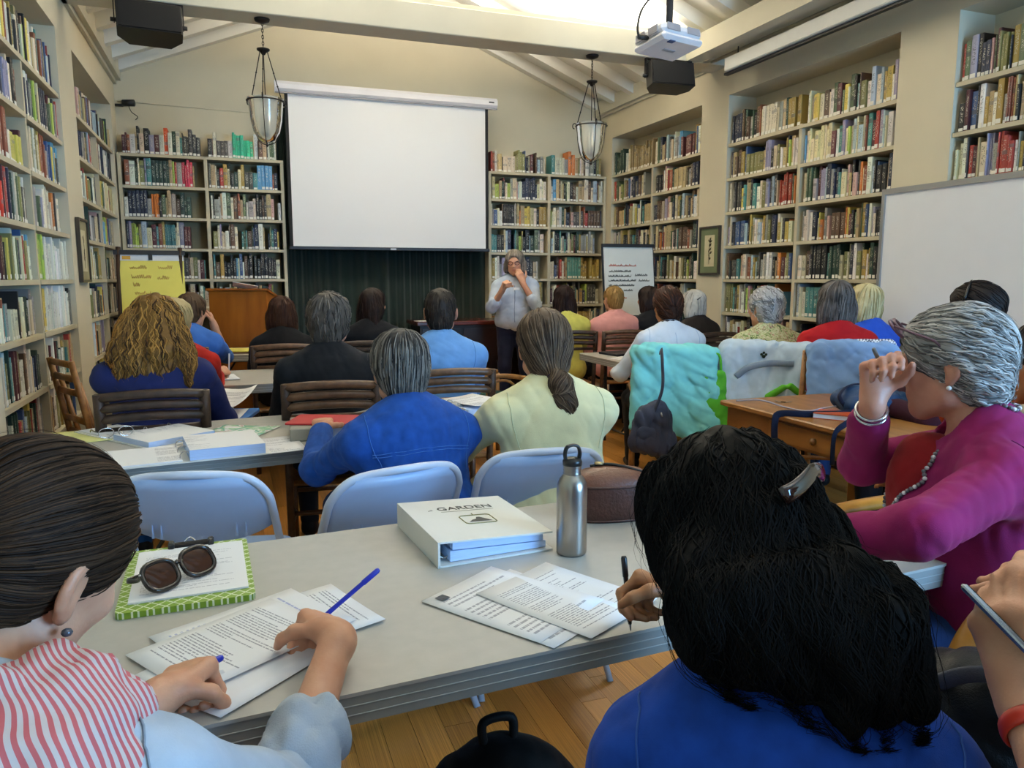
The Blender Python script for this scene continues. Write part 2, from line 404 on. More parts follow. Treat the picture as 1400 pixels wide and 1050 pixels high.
# unit book: x = thickness 0..1, y = depth 0 (spine) .. 1, z = height 0..1; the page block is set back inside the boards
def book_shape():
    P = []; F = []; MI = []; UV = []
    def q(pts, mi, uv=None):
        o = len(P); P.extend(pts); F.append(tuple(range(o, o+4))); MI.append(mi); UV.append(uv or [(0, 0)]*4)
    e = .10
    q([(0, .0, 0), (.25, -.02, 0), (.25, -.02, 1), (0, .0, 1)], 0, [(0, 0), (.25, 0), (.25, 1), (0, 1)])
    q([(.25, -.02, 0), (.75, -.02, 0), (.75, -.02, 1), (.25, -.02, 1)], 0, [(.25, 0), (.75, 0), (.75, 1), (.25, 1)])
    q([(.75, -.02, 0), (1, .0, 0), (1, .0, 1), (.75, -.02, 1)], 0, [(.75, 0), (1, 0), (1, 1), (.75, 1)])
    q([(0, 1, 0), (0, 0, 0), (0, 0, 1), (0, 1, 1)], 0)
    q([(1, 0, 0), (1, 1, 0), (1, 1, 1), (1, 0, 1)], 0)
    q([(0, 0, 1), (e, 0, 1), (e, 1, 1), (0, 1, 1)], 0); q([(1-e, 0, 1), (1, 0, 1), (1, 1, 1), (1-e, 1, 1)], 0)
    q([(e, .03, .985), (1-e, .03, .985), (1-e, .97, .985), (e, .97, .985)], 1)
    q([(0, 0, 1), (.25, -.02, 1), (.75, -.02, 1), (1, 0, 1)], 0)
    q([(0, 1, 0), (0, 1, 1), (1, 1, 1), (1, 1, 0)], 1)
    q([(0, 0, 0), (0, 1, 0), (1, 1, 0), (1, 0, 0)], 0)
    return np.array(P), F, MI, UV
BP, BF, BMI, BUV = book_shape()
def add_uv(me, uvs):
    ul = me.uv_layers.new(name='UVMap'); ul.data.foreach_set('uv', np.array(uvs, dtype=np.float32).ravel())
bm_ = bpy.data.meshes.new('book'); bm_.from_pydata([tuple(p) for p in BP], [], BF)
bm_.materials.append(M_BOOK); bm_.materials.append(M_PAGE); bm_.polygons.foreach_set('material_index', BMI); add_uv(bm_, [u for f in BUV for u in f])
lb_ = MB().add([(.12, -.03, .035), (.88, -.03, .035), (.88, -.03, .135), (.12, -.03, .135), (.12, -.01, .035), (.88, -.01, .035), (.88, -.01, .135), (.12, -.01, .135)],
               [(0, 1, 2, 3), (1, 5, 6, 2), (3, 2, 6, 7), (4, 0, 3, 7)]).mesh('spine_label', M_LABEL)
rb = random.Random(11)
BOOKS = []      # dict per book
FORCE = {('bl', 1, 0): [(.34, .62, 'teal', '#2fae86')], ('bl', 0, 0): [(.0, .07, 'maroon', None), (.50, .54, 'orange', '#d8541e'), (.74, .99, 'charcoal', None)],
         ('bl', 0, 1): [(.72, .84, 'red', '#b8354a'), (.84, .99, 'tan', None)], ('bl', 1, 4): [(.15, .3, 'black', None), (.45, .85, 'black', None)], ('bl', 0, 3): [(.85, .99, 'sky blue', None), (.05, .15, 'lime green', None)],
         ('bl', 1, 2): [(.6, .7, 'black', None)], ('bl', 0, 2): [(.66, .8, 'dark green', None)], ('br', 0, 1): [(.55, .8, 'navy', None), (.85, .99, 'cream', None)], ('br', 0, 0): [(.4, .55, 'olive', None)],
         ('br', 0, 2): [(.55, .68, 'yellow', None)], ('br', 1, 4): [(.55, .95, 'mustard', None)], ('br', 1, 0): [(.3, .42, 'orange', None)], ('rf', 0, 0): [(.0, .28, 'dark green', None), (.4, .98, 'tan', '#8d7b55')],
         ('rm', 1, 1): [(.05, .32, 'cream', '#ddd2a8')], ('rm', 0, 2): [(.72, .9, 'rust', '#93301c')], ('rm', 1, 4): [(.35, .5, 'dark green', None)], ('ln', 1, 4): [(.0, .3, 'lime green', None), (.3, .95, 'white', None)],
         ('ln', 0, 3): [(.05, .45, 'red', '#c33a26')], ('ln', 1, 2): [(.35, .6, 'rust', None), (.62, .7, 'blue', None), (.9, .99, 'sky blue', None)], ('ln', 1, 3): [(.3, .6, 'cream', None)],
         ('rn', 0, 1): [(.55, .8, 'yellow', None)], ('rn', 0, 2): [(.3, .42, 'red', None)], ('ln', 1, 5): [(.2, .9, 'white', None)]}
for (p0, al, out, ln, clear, key, bay, sh) in SLOTS:
    if sh > 7: continue
    a = rb.uniform(0, .02); end = ln*rb.choice([1, 1, 1, 1, .97, .9, .84]) if sh else ln*.995
    n = 0; run = 0; hb = rb.uniform(.195, .235); cur = None
    while True:
        frac = a/ln; forced = None
        for (f0, f1, nm, hx) in FORCE.get((key, bay, sh), []):
            if f0 <= frac < f1: forced = (nm, hx)
        if run <= 0 or forced:
            if rb.random() < .09 and not forced: run = rb.randint(2, 5)
            else: run = 1
            nm = forced[0] if forced else rb.choices(PAL, PW_)[0][0]
            hx = (forced[1] if forced and forced[1] else PN[nm][1])
            c = lin(hx); j = rb.uniform(.75, 1.2)
            cur = (nm, tuple(min(1, max(0, q*j*rb.uniform(.93, 1.07))) for q in c), hb+rb.uniform(-.05, .05), rb.uniform(.014, .048) if rb.random() < .8 else rb.uniform(.009, .016), rb.uniform(.13, .18))
        run -= 1
        nm, c, h, t, d = cur
        if forced: t = min(t, .035)
        h = min(h+rb.uniform(-.004, .004), clear-.012, .285); t = t*rb.uniform(.95, 1.05)
        if a+t > end: break
        lean = 0
        BOOKS.append(dict(p=p0+al*a-out*(rb.uniform(.012, .035)), al=al, out=out, t=t-.0008, h=h, d=d, c=c, nm=nm, key=key, bay=bay, sh=sh, lean=lean, n=n, lab=rb.random() < .9))
        a += t; n += 1
        if rb.random() < .012: a += rb.uniform(.01, .05)
# how large each book shows
Rc = np.array(cam.rotation_euler.to_matrix()).T
for bk in BOOKS:
    ctr = bk['p']+bk['al']*bk['t']/2+V(0, 0, bk['h']/2)
    q = Rc@(ctr-V(0, 0, 1.36)); z = -q[2]; px = 700+1033*q[0]/z; py = 525-1033*q[1]/z
    vis = 0 <= px <= 1400 and 0 <= py <= 600 and z > 0
    view = nrm(V(0, 0, 1.36)-ctr)
    bk['area'] = (bk['t']*bk['h']*abs(np.dot(view, bk['out']))+.3*bk['d']*bk['h']*0)/z**2*1033**2 if vis else 0
    if key == 'rn' and py > 260: bk['area'] = 0
    bk['px'] = (px, py); bk['vis'] = vis
order = sorted(range(len(BOOKS)), key=lambda i: -BOOKS[i]['area'])
INDIV = set(order[:298])
bayw = ['left bay', 'right bay']
def book_xf(bk):
    al, out = bk['al'], bk['out']; ang = math.atan2(al[1], al[0])
    return ang
rest = [b for i, b in enumerate(BOOKS) if i not in INDIV and (b['vis'] or (-60 < b['px'][0] < 1500))]
for i in sorted(INDIV):
    bk = BOOKS[i]; ang = book_xf(bk)
    o = inst(bm_, 'book', None, tuple(bk['p']+V(0, 0, .0005)), (0, 0, ang), (bk['t'], bk['d'], bk['h']))
    o.color = (*bk['c'], 1)
    sz = 'slim ' if bk['t'] < .017 else 'thick ' if bk['t'] > .038 else ''
    tag(o, '%s%s book, %s from left, %s shelf down, %s, %s' % (sz, bk['nm'], ordinal(bk['n']+1), ordinal(bk['sh']+1), bayw[bk['bay']], CASE_WORDS[bk['key']]), 'book', 'books in the ' + CASE_WORDS[bk['key']])
    if bk['lab']: inst(lb_, 'spine_label', o)
nv = len(BP); P = np.zeros((len(rest)*nv, 3)); F = []; MI = []; UVs = []; colr = np.zeros((len(rest)*len(BF), 3)); rn = np.zeros(len(rest)*len(BF))
LP = []; LF = []
for k, bk in enumerate(rest):
    ang = book_xf(bk); R = rotz(ang); S = np.array([bk['t'], bk['d'], bk['h']])
    P[k*nv:(k+1)*nv] = (BP*S)@R.T+bk['p']+V(0, 0, .0005)
    F += [tuple(j+k*nv for j in f) for f in BF]; MI += BMI; UVs += [u for f in BUV for u in f]
    colr[k*len(BF):(k+1)*len(BF)] = bk['c']; rn[k*len(BF):(k+1)*len(BF)] = rb.random()
    if bk['lab']:
        for (x, y, z) in [(.12, -.03, .035), (.88, -.03, .035), (.88, -.03, .135), (.12, -.03, .135)]: LP.append(R@(np.array([x, y, z])*S)+bk['p'])
        LF.append(tuple(range(len(LP)-4, len(LP))))
me = bpy.data.meshes.new('book_rows'); o0 = len(P)
me.from_pydata([tuple(p) for p in P]+[tuple(p) for p in LP], [], F+[tuple(j+o0 for j in f) for f in LF])
for m in (M_BOOKA, M_PAGE, M_LABEL): me.materials.append(m)
me.polygons.foreach_set('material_index', MI+[2]*len(LF)); add_uv(me, UVs+[(0, 0)]*4*len(LF))
at = me.attributes.new('cover', 'FLOAT_COLOR', 'FACE')
at.data.foreach_set('color', np.concatenate([np.c_[colr, np.ones(len(colr))], np.ones((len(LF), 4))]).astype(np.float32).ravel())
at = me.attributes.new('rnd', 'FLOAT', 'FACE'); at.data.foreach_set('value', np.concatenate([rn, np.zeros(len(LF))]).astype(np.float32))
o = bpy.data.objects.new('book_rows', me); COL.objects.link(o)
tag(o, 'many more small distant library books filling the farther shelves', 'books', kind='stuff')
# ================================================================== fixtures of the room
M_BLACK = mat('black_plastic', '#141415', .45, var=.05); M_IRON = mat('dark_iron', '#2c2622', .5, metal=.6, var=.1)
M_DKBAR = mat('dark_grey_metal', '#3a3b3e', .4, metal=.3, var=.05)
M_GREYF = mat('aluminium_frame', '#9a9a98', .4, metal=.5, var=.04)
def emat(name, col, s):
    m, nt, b = newmat(name); b.inputs['Base Color'].default_value = (*lin(col), 1); b.inputs['Emission Color'].default_value = (*lin(col), 1); b.inputs['Emission Strength'].default_value = s
    return m
def glass_mat(name, col='#ffffff', rough=.02, alpha=.25):
    m, nt, b = newmat(name); N = nt.nodes; L = nt.links
    g = N.new('ShaderNodeBsdfGlossy'); g.inputs['Roughness'].default_value = rough
    t = N.new('ShaderNodeBsdfTransparent'); t.inputs['Color'].default_value = (*lin(col), 1)
    d = N.new('ShaderNodeBsdfDiffuse'); d.inputs['Color'].default_value = (*lin(col), 1)
    fr = N.new('ShaderNodeFresnel'); fr.inputs['IOR'].default_value = 1.45
    m1 = N.new('ShaderNodeMixShader'); m1.inputs[0].default_value = alpha; L.new(t.outputs[0], m1.inputs[1]); L.new(d.outputs[0], m1.inputs[2])
    m2 = N.new('ShaderNodeMixShader'); L.new(fr.outputs[0], m2.inputs[0]); L.new(m1.outputs[0], m2.inputs[1]); L.new(g.outputs[0], m2.inputs[2])
    out = N['Material Output'] if 'Material Output' in N else [n for n in N if n.type == 'OUTPUT_MATERIAL'][0]
    L.new(m2.outputs[0], out.inputs['Surface'])
    return m
M_GLASS = glass_mat('lantern_glass', '#f2f0e6', .03, .34)

# projection screen
t = thing('projection_screen', 'large white pull-down projection screen on the back wall', 'screen', (1.6, 8.12, 1.66))
def rel(o, l): return tuple(np.array(o)-np.array(l))
mb = MB(); prof = [(.0, 0), (-.075, .005), (-.095, .03), (-.095, .075), (-.07, .105), (0, .112)]
vs_ = []; 
for xx in (-1.14, 1.16): vs_ += [(xx, y, z+1.51) for y, z in prof]
mb.add(vs_, [tuple(range(5, -1, -1)), tuple(range(6, 12))]+[(i, (i+1) % 6, 6+(i+1) % 6, 6+i) for i in range(6)]); mb.build('housing', mat('screen_case_white', '#dddbe0', .4, var=.02), t)
MB().box((1.06, -.097, 1.56), (1.12, -.094, 1.575)).build('logo_plate', M_DKBAR, t)
MB().box((-1.14, -.085, 1.497), (1.16, -.07, 1.508)).build('slot_edge', mat('slot_grey', '#8a8a90', .5), t)
MB().box((-1.05, -.047, .02), (1.065, -.043, 1.51)).build('black_border', mat('screen_black', '#101114', .8, var=0), t)
MB().box((-1.018, -.051, .02), (1.03, -.0471, 1.51)).build('fabric', mat('screen_white', '#e9e9ea', .9, var=0), t)
mb = MB(); mb.box((-1.06, -.062, -.015), (1.075, -.032, .02), bev=.006); mb.build('bottom_bar', M_BLACK, t)
MB().box((-.03, -.066, -.008), (.03, -.0625, .01)).build('pull_tab', mat('tab_white', '#bdbdbd'), t)

# green curtain behind the screen
mb = MB(); n = 260; P = []
for i in range(n+1):
    u = i/n; x = .47+2.23*u; y = 8.32+.016*math.sin(u*150+6*math.sin(u*9))+.014*math.sin(u*61+1)+.012*math.sin(u*23)
    P += [(x, y, .02), (x, y, 3.08), (x, y+.012, .02), (x, y+.012, 3.08)]
F = []
for i in range(n): a = 4*i; F += [(a, a+4, a+5, a+1), (a+2, a+3, a+7, a+6)]
mb.add(P, F, 0, True); cu = mb.build('curtain', mat('dark_green_velvet', '#0a201a', .95, var=.2, nscale=3, sheen=.2))
tag(cu, 'dark green pleated curtain hanging below and behind the projection screen', 'curtain')
o = MB().tube([(.45, 8.32, 3.10), (2.70, 8.32, 3.10)], .012, 8).build('curtain_rod', M_IRON); tag(o, 'thin dark rod carrying the green curtain behind the screen', 'curtain rod')

# lanterns under the far tie beam
M_CANDLE = mat('candle_sleeve', '#b9b3a2', .6); M_BULB = emat('bulb_glow', '#fff2cf', 1.6)
def lantern(x, label):
    t = thing('lantern', label, 'lantern', (x, 6.0, 3.20), group='bell lanterns under the tie beam')
    MB().lathe([(.0, -.03), (.02, -.028), (.05, -.016), (.055, 0), (.0, .0)], 20).build('canopy', M_IRON, t)
    mb = MB()
    for k in range(8):
        z = -.035-k*.022; a = k % 2*PI/2
        mb.tube([(.007*math.cos(th)*math.cos(a), .007*math.cos(th)*math.sin(a), z+.015*math.sin(th)) for th in np.linspace(0, 2*PI, 9)[:-1]], .0025, 5, closed=True)
    mb.build('chain', M_IRON, t)['kind'] = 'stuff'
    MB().lathe([(0, -.25), (.012, -.245), (.02, -.23), (.045, -.215), (.046, -.205), (.012, -.198), (0, -.198)], 20).build('cap', M_IRON, t)
    for k in range(3):
        a = 2*PI*k/3+.35; c, s = math.cos(a), math.sin(a)
        mb = MB(); mb.tube([(.03*c, .03*s, -.22), (.13*c, .13*s, -.565)], .004, 6)
        for zz in (-.36, -.45): mb.lathe([(0, -.008), (.008, 0), (0, .008)], 8, ((.03+.1*(-.22-zz)/.345)*c, (.03+.1*(-.22-zz)/.345)*s, zz))
        mb.build('rod', M_IRON, t)
        P = [(.13, -.565), (.135, -.545), (.15, -.538), (.163, -.552), (.16, -.575), (.147, -.582)]
        MB().tube([(r*c, r*s, z) for r, z in crom([V(p[0], p[1]) for p in P], 5)], .004, 6).build('scroll', M_IRON, t)
        R = [(.131, -.57), (.122, -.62), (.115, -.70), (.095, -.79), (.06, -.85), (.0, -.875)]
        MB().tube([(r*c, r*s, z) for r, z in crom([V(*p) for p in R], 5)], .0035, 6).build('rib', M_IRON, t)
    MB().tube([(.132*math.cos(a), .132*math.sin(a), -.568) for a in np.linspace(0, 2*PI, 33)[:-1]], .005, 6, closed=True).build('ring', M_IRON, t)
    MB().lathe([(.130, -.55), (.125, -.568), (.118, -.62), (.111, -.70), (.091, -.785), (.056, -.842), (.002, -.866)], 28).build('glass_bell', M_GLASS, t)
    MB().lathe([(0, -.89), (.008, -.885), (.012, -.873), (.0, -.866)], 10).build('finial', M_IRON, t)
    mb = MB(); mb.tube([(0, 0, -.25), (0, 0, -.80)], .004, 6); mb.lathe([(0, -.82), (.03, -.81), (.035, -.80), (0, -.798)], 14); mb.build('stem', M_IRON, t)
    for k in range(3):
        a = 2*PI*k/3+.9; c, s = .028*math.cos(a), .028*math.sin(a)
        cd = MB().tube([(c, s, -.80), (c, s, -.715)], .011, 10).build('candle', M_CANDLE, t)
        MB().lathe([(.0, -.715), (.008, -.71), (.011, -.69), (.006, -.66), (0, -.645)], 10, (c, s, 0)).build('bulb', M_BULB if k == 0 else M_CANDLE, cd)
lantern(.276, 'glass bell lantern hanging left of the screen')
lantern(2.90, 'glass bell lantern hanging right of the screen')

# loudspeakers clamped under the far tie beam
def speaker(x, yaw, tilt, label):
    t = thing('loudspeaker', label, 'speaker', (x, 5.95, 3.20), yaw, group='black loudspeakers under the tie beam')
    R = np.array(Matrix.Rotation(tilt, 3, 'X')); c0 = V(0, -.06, -.145)
    mb = MB(); poly = [(-.20, -.09), (.20, -.09), (.20, .02), (.13, .11), (-.13, .11), (-.20, .02)]
    mb.prism(poly, -.10, .10, fn=lambda x, y, z: tuple(R@V(x, y, z)+c0)); mb.build('cabinet', M_BLACK, t)
    mb = MB(); mb.box((-.19, -.098, -.092), (.19, -.0905, .092)); mb.v = [tuple(R@V(*p)+c0) for p in mb.v]; mb.build('grille', mat('speaker_grille', '#0c0c0d', .9, var=.3, nscale=300), t)
    mb = MB(); mb.box((-.215, -.02, -.008), (.215, .02, .0)); mb.box((-.215, -.018, -.16), (-.208, .018, 0)); mb.box((.208, -.018, -.16), (.215, .018, 0)); mb.v = [(x_, y_-.055, z_) for x_, y_, z_ in mb.v]; mb.build('bracket', M_IRON, t)
    for s in (-1, 1): MB().tube([(s*.198, -.06, -.145), (s*.235, -.06, -.145)], .014, 10).build('clamp_knob', M_BLACK, t)
speaker(-.46, .10, -.28, 'black loudspeaker under the beam at top left, beside left wall')
speaker(3.57, -.06, -.20, 'black loudspeaker under the beam below the ceiling projector')

# ceiling projector
M_PROJ = mat('projector_white', '#dcdbe0', .35, var=.02); M_VENT = mat('vent_grey', '#8e8e96', .6)
t = thing('projector', 'white projector hanging from the ceiling on a dark pole', 'projector', (2.455, 4.06, 2.68), math.radians(14))
R = np.array(Matrix.Rotation(math.radians(-8), 3, 'X'))
def tl(mb): mb.v = [tuple(R@V(*p)) for p in mb.v]; return mb
mb = MB(); mb.box((-.165, -.13, 0), (.165, .13, .045), bev=.02); mb.box((-.16, -.125, .04), (.16, .125, .10), bev=.02); tl(mb).build('casing', M_PROJ, t)
for (x0_, x1_) in ((-.13, -.03), (.03, .13)):
    v = tl(MB().box((x0_, -.131, .052), (x1_, -.1265, .09))).build('vent', M_VENT, t)
for yy in (-.08, .02): tl(MB().box((-.1675, yy, .05), (-.159, yy+.07, .09))).build('vent', M_VENT, t)
tl(MB().lathe([(0, .0), (.04, 0), (.042, .02), (.0, .02)], 20, (.08, .125, .06), axis=np.array(Matrix.Rotation(-PI/2, 3, 'X')))).build('lens', M_BLACK, t)
tl(MB().box((-.1, -.115, -.004), (-.06, -.085, .001))).build('latch', mat('latch_blue', '#4a5a86', .4), t)
mb = MB(); mb.box((-.045, -.012, -.003), (.045, .012, .0005)); tl(mb).build('logo', mat('logo_grey', '#a8a8ae', .5), t)
mb = MB(); mb.box((-.07, -.05, .10), (.07, .05, .112)); mb.tube([(0, 0, .11), (0, 0, 1.62)], .02, 10); mb.box((-.1, -.012, .112), (.1, .012, .13)); mb.build('mount_pole', M_DKBAR, t)
mb = MB(); mb.tube(crom([(-.165, .02, .05), (-.21, .02, .04), (-.22, .03, .10), (-.19, .03, .2), (-.1, .02, .32), (-.03, .02, .5)], 6), .007, 6); mb.tube([(-.15, .02, .05), (-.215, .025, .045)], .014, 8); mb.build('cable', M_BLACK, t)

# second, rolled-up screen case along the right wall
t = thing('screen_case', 'long white rolled-up screen case below the beam along right wall', 'screen case', (3.90, 3.7, 3.02))
MB().box((-.05, -1.9, .012), (.07, 1.80, .118), bev=.008).build('housing', mat('case_white', '#c6c7c4', .45, var=.03), t)
MB().box((-.02, -1.88, -.006), (.02, 1.84, .012)).build('weight_bar', M_BLACK, t)
for y in (1.7, -1.2): MB().tube([(.01, y, .11), (.01, y, .19)], .005, 6).build('hanger', M_DKBAR, t)

# security camera in the corner
t = thing('security_camera', 'small black camera on a bracket in the left back corner', 'camera', (-.985, 8.33, 2.99))
MB().tube([(0, 0, 0), (.07, -.01, .0)], .014, 8).build('bracket', M_BLACK, t)
mb = MB(); mb.tube([(.07, -.02, .02), (.17, -.05, .02)], .032, 12); mb.build('body', M_BLACK, t)
MB().tube(crom([(.12, -.03, -.01), (.14, -.03, -.06), (.19, -.03, -.10), (.17, -.03, -.13)], 4), .004, 6).build('wire', M_IRON, t)

# whiteboard on the right wall
t = thing('whiteboard', 'large blank whiteboard with grey frame on the right wall', 'whiteboard', (4.12, 2.9, 1.0))
MB().box((-.005, -1.2, .02), (.02, 1.11, .92)).build('board', mat('whiteboard_surface', '#e8e8ea', .22, var=.01), t)
for (a, b) in (((-.018, -1.22, .91), (.02, 1.125, .945)), ((-.018, 1.10, .0), (.02, 1.125, .91)), ((-.018, -1.22, 0), (.02, -1.2, .91))): MB().box(a, b).build('frame_rail', M_GREYF, t)
MB().box((-.07, -1.2, -.005), (.02, 1.10, .02)).build('pen_tray', M_DKBAR, t)

# framed botanical prints
M_FRAME = mat('frame_dark', '#3b3226', .45, var=.1); M_MATG = mat('mat_green', '#6f7a58', .8, var=.08); M_PRINT = mat('print_paper', '#c9bf9c', .8, var=.06, nscale=14); M_INK = mat('sepia_ink', '#5b5440', .9, var=.2)
def framed(x, y, z, w, h, sgn, label, msk=M_MATG):
    t = thing('framed_print', label, 'picture', (x, y, z)); s = sgn
    def bx(y0, y1, z0, z1, d0, d1, nm, m): a, b = sorted((s*d0, s*d1)); return MB().box((a, y0, z0), (b, y1, z1)).build(nm, m, t)
    for (y0, y1, z0, z1) in ((-w/2, w/2, 0, .018), (-w/2, w/2, h-.018, h), (-w/2, -w/2+.018, .018, h-.018), (w/2-.018, w/2, .018, h-.018)): bx(y0, y1, z0, z1, 0, .024, 'frame_rail', M_FRAME)
    bx(-w/2+.018, w/2-.018, .018, h-.018, 0, .012, 'mat_board', msk)
    pr = bx(-w*.24, w*.24, h*.17, h*.82, .012, .014, 'print', M_PRINT)
    rr = random.Random(int(y*100)); mb = MB(); d = s*.0148
    mb.tube([(d, 0, h*.22), (d, .01, h*.45), (d, -.005, h*.74)], .0016, 4)
    for k in range(13):
        a = rr.uniform(-1.2, 1.2); z0 = rr.uniform(.3, .7)*h; L_ = rr.uniform(.03, .06)
        p = V(d, 0, z0); q = p+V(0, math.sin(a)*L_, abs(math.cos(a))*L_*.8)
        w_ = nrm(np.cross(q-p, V(1, 0, 0)))*L_*.2; mdl = (p+q)/2
        mb.add([p, mdl+w_, q, mdl-w_], [(0, 1, 2, 3), (3, 2, 1, 0)])
    mb.build('botanical_drawing', M_INK, pr)
    return t
framed(4.156, 6.04, 1.39, .32, .44, -1, 'botanical print in a green mat on right wall pier')
framed(-.996, 6.10, 1.33, .34, .44, 1, 'faded framed print on left wall pier beside bookcase', mat('mat_tan', '#9a906c', .8))

# flip charts
M_EASEL = mat('easel_dark_wood', '#3a2416', .5, var=.2, nscale=10, stretch=(1, 1, .2))
def scribble(mb, x, z, w, h, rr, r=.0032, y=0):
    """one handwritten word as a thin pen line on the sheet, from x rightwards"""
    n = max(4, int(w/(h*.34))); P = []
    for k in range(n*2+1):
        P.append(V(x+w*k/(n*2), y, z+(h*(.1 if k % 2 else rr.uniform(.35, 1.0)))))
    mb.tube(crom(P, 3), r, 4)
t = thing('flip_chart', 'yellow flip chart pad on a dark wooden easel by left wall', 'flip chart', (-.655, 7.3, 0), math.radians(4))
slope = math.radians(9); S = lambda u, d, v: (u, d-.0+v*math.sin(slope)*1.0-.16, .78+v*math.cos(slope))
def plate(mb, u0, u1, v0, v1, d0, d1, mi=0):
    P = [S(u, d, v) for v in (v0, v1) for (u, d) in ((u0, d0), (u1, d0), (u1, d1), (u0, d1))]
    return mb.add(P, [(3, 2, 1, 0), (4, 5, 6, 7), (0, 1, 5, 4), (1, 2, 6, 5), (2, 3, 7, 6), (3, 0, 4, 7)], mi)
plate(MB(), -.255, .245, .0, .745, -.012, 0).build('pad', mat('yellow_pad', '#e6d96a', .8, var=.03), t)
plate(MB(), -.255, .245, .735, .785, -.0135, 0).build('header_strip', mat('pad_header', '#d9dbe0', .7, var=.02), t)
plate(MB(), -.235, -.17, .745, .775, -.0145, -.0136).build('header_print', mat('header_orange', '#d7a13a', .7), t)
plate(MB(), -.30, .26, .785, .825, -.02, .015).build('clamp_bar', mat('clamp_black', '#1b1b1e', .5), t)
plate(MB(), -.03, .0, .74, .80, -.025, -.012).build('clamp_hook', M_BLACK, t)
plate(MB(), -.255, .245, -.03, .80, .001, .018).build('board', M_EASEL, t)
for (a, b) in (((-.29, -.22, 0), (-.26, -.03, 1.62)), ((.25, -.22, 0), (.22, -.03, 1.62)), ((0, .35, 0), (0, -.02, 1.58))):
    MB().tube([a, b], .022, 6).build('leg', M_EASEL, t)
rr = random.Random(4); mb = MB()
for (u, v, w) in ((-.18, .66, .13), (.04, .66, .11), (-.17, .58, .15), (.03, .57, .09), (-.16, .51, .05), (-.15, .44, .12), (-.13, .37, .09), (.09, .37, .08), (-.14, .29, .12), (.06, .29, .1)):
    m2 = MB(); scribble(m2, u, 0, w, .042, rr, .0021); mb.add([S(p[0], -.0125, v+p[2]) for p in m2.v], m2.f, 0, True)
mb.build('handwriting', mat('marker_orange', '#c9924e', .8), t)['kind'] = 'stuff'
t = thing('flip_chart', 'white flip chart with handwritten list beside right wall shelves', 'flip chart', (3.83, 7.05, 0), math.radians(-6))
S = lambda u, d, v: (u, d+v*math.sin(slope)-.14, .98+v*math.cos(slope))
plate(MB(), -.27, .27, .0, .70, -.012, 0).build('pad', mat('white_pad', '#d9dad4', .8, var=.02), t)
plate(MB(), -.285, .285, -.02, .735, .001, .02).build('board', mat('chart_board_black', '#17181b', .5), t)
plate(MB(), -.285, .285, .70, .735, -.02, .001).build('clamp_bar', M_BLACK, t)
for (a, b) in (((-.28, -.22, 0), (-.25, .0, 1.66)), ((.28, -.22, 0), (.25, .0, 1.66)), ((0, .30, 0), (0, .0, 1.6))): MB().tube([a, b], .014, 6).build('leg', M_BLACK, t)
for nm, c, rows in (('heading_writing', '#d0614a', ((-.22, .50, .3), (-.24, .17, .2))), ('body_writing', '#59594f', ((-.22, .44, .24), (-.23, .39, .25), (.06, .40, .14), (-.23, .345, .3), (.1, .345, .12), (-.23, .295, .28), (-.2, .245, .1), (-.07, .245, .1), (.1, .12, .12)))):
    mb = MB()
    for (u, v, w) in rows:
        m2 = MB(); scribble(m2, u, 0, w, .03, rr, .0022); mb.add([S(p[0], -.0125, v+p[2]) for p in m2.v], m2.f, 0, True)
    mb.build(nm, mat('marker_'+nm, c, .8), t)['kind'] = 'stuff'
# ================================================================== furniture
def wood(name, c1, c2, rough=.4, stretch=(2, 2, .3), scale=6):
    return mat(name, c1, rough, var=.1, nscale=scale, stretch=stretch, col2=c2, detail=6)
M_LECT = wood('lectern_oak', '#8a4c16', '#a8641f', .35); M_LECTD = wood('lectern_oak_dark', '#7a4314', '#8f531a', .35)
t = thing('lectern', 'orange-brown wooden lectern standing before the back bookcase', 'lectern', (.10, 7.62, 0), math.radians(-24))
mb = MB(); P = [(-.24, -.26, .04), (.30, -.26, .04), (.30, .24, .04), (-.24, .24, .04), (-.24, -.26, 1.24), (.30, -.26, 1.24), (.30, .24, 1.10), (-.24, .24, 1.10)]
mb.add(P, [(3, 2, 1, 0), (4, 5, 6, 7), (0, 1, 5, 4), (1, 2, 6, 5), (2, 3, 7, 6), (3, 0, 4, 7)]); mb.build('body', M_LECT, t)
MB().box((-.26, -.28, 0), (.32, .26, .04)).build('plinth', M_LECTD, t)
R = np.array(Matrix.Rotation(-math.atan2(.14, .5), 3, 'X'))
mb = MB(); mb.box((-.26, -.02, 0), (.32, .53, .018)); mb.v = [tuple(R@V(*p)+V(0, -.26, 1.242)) for p in mb.v]; mb.build('reading_top', M_LECTD, t)
o = MB().box((-.12, -.1, 0), (.10, .05, .004), rot=np.array(Matrix.Rotation(.18, 3, 'Y')@Matrix.Rotation(-.27, 3, 'X'))).build('paper_sheet', mat('paper_white', '#e4e4e2', .8, var=.02), loc=(.10, 7.55, 1.275)); tag(o, 'white curled sheet lying on top of the wooden lectern', 'paper')

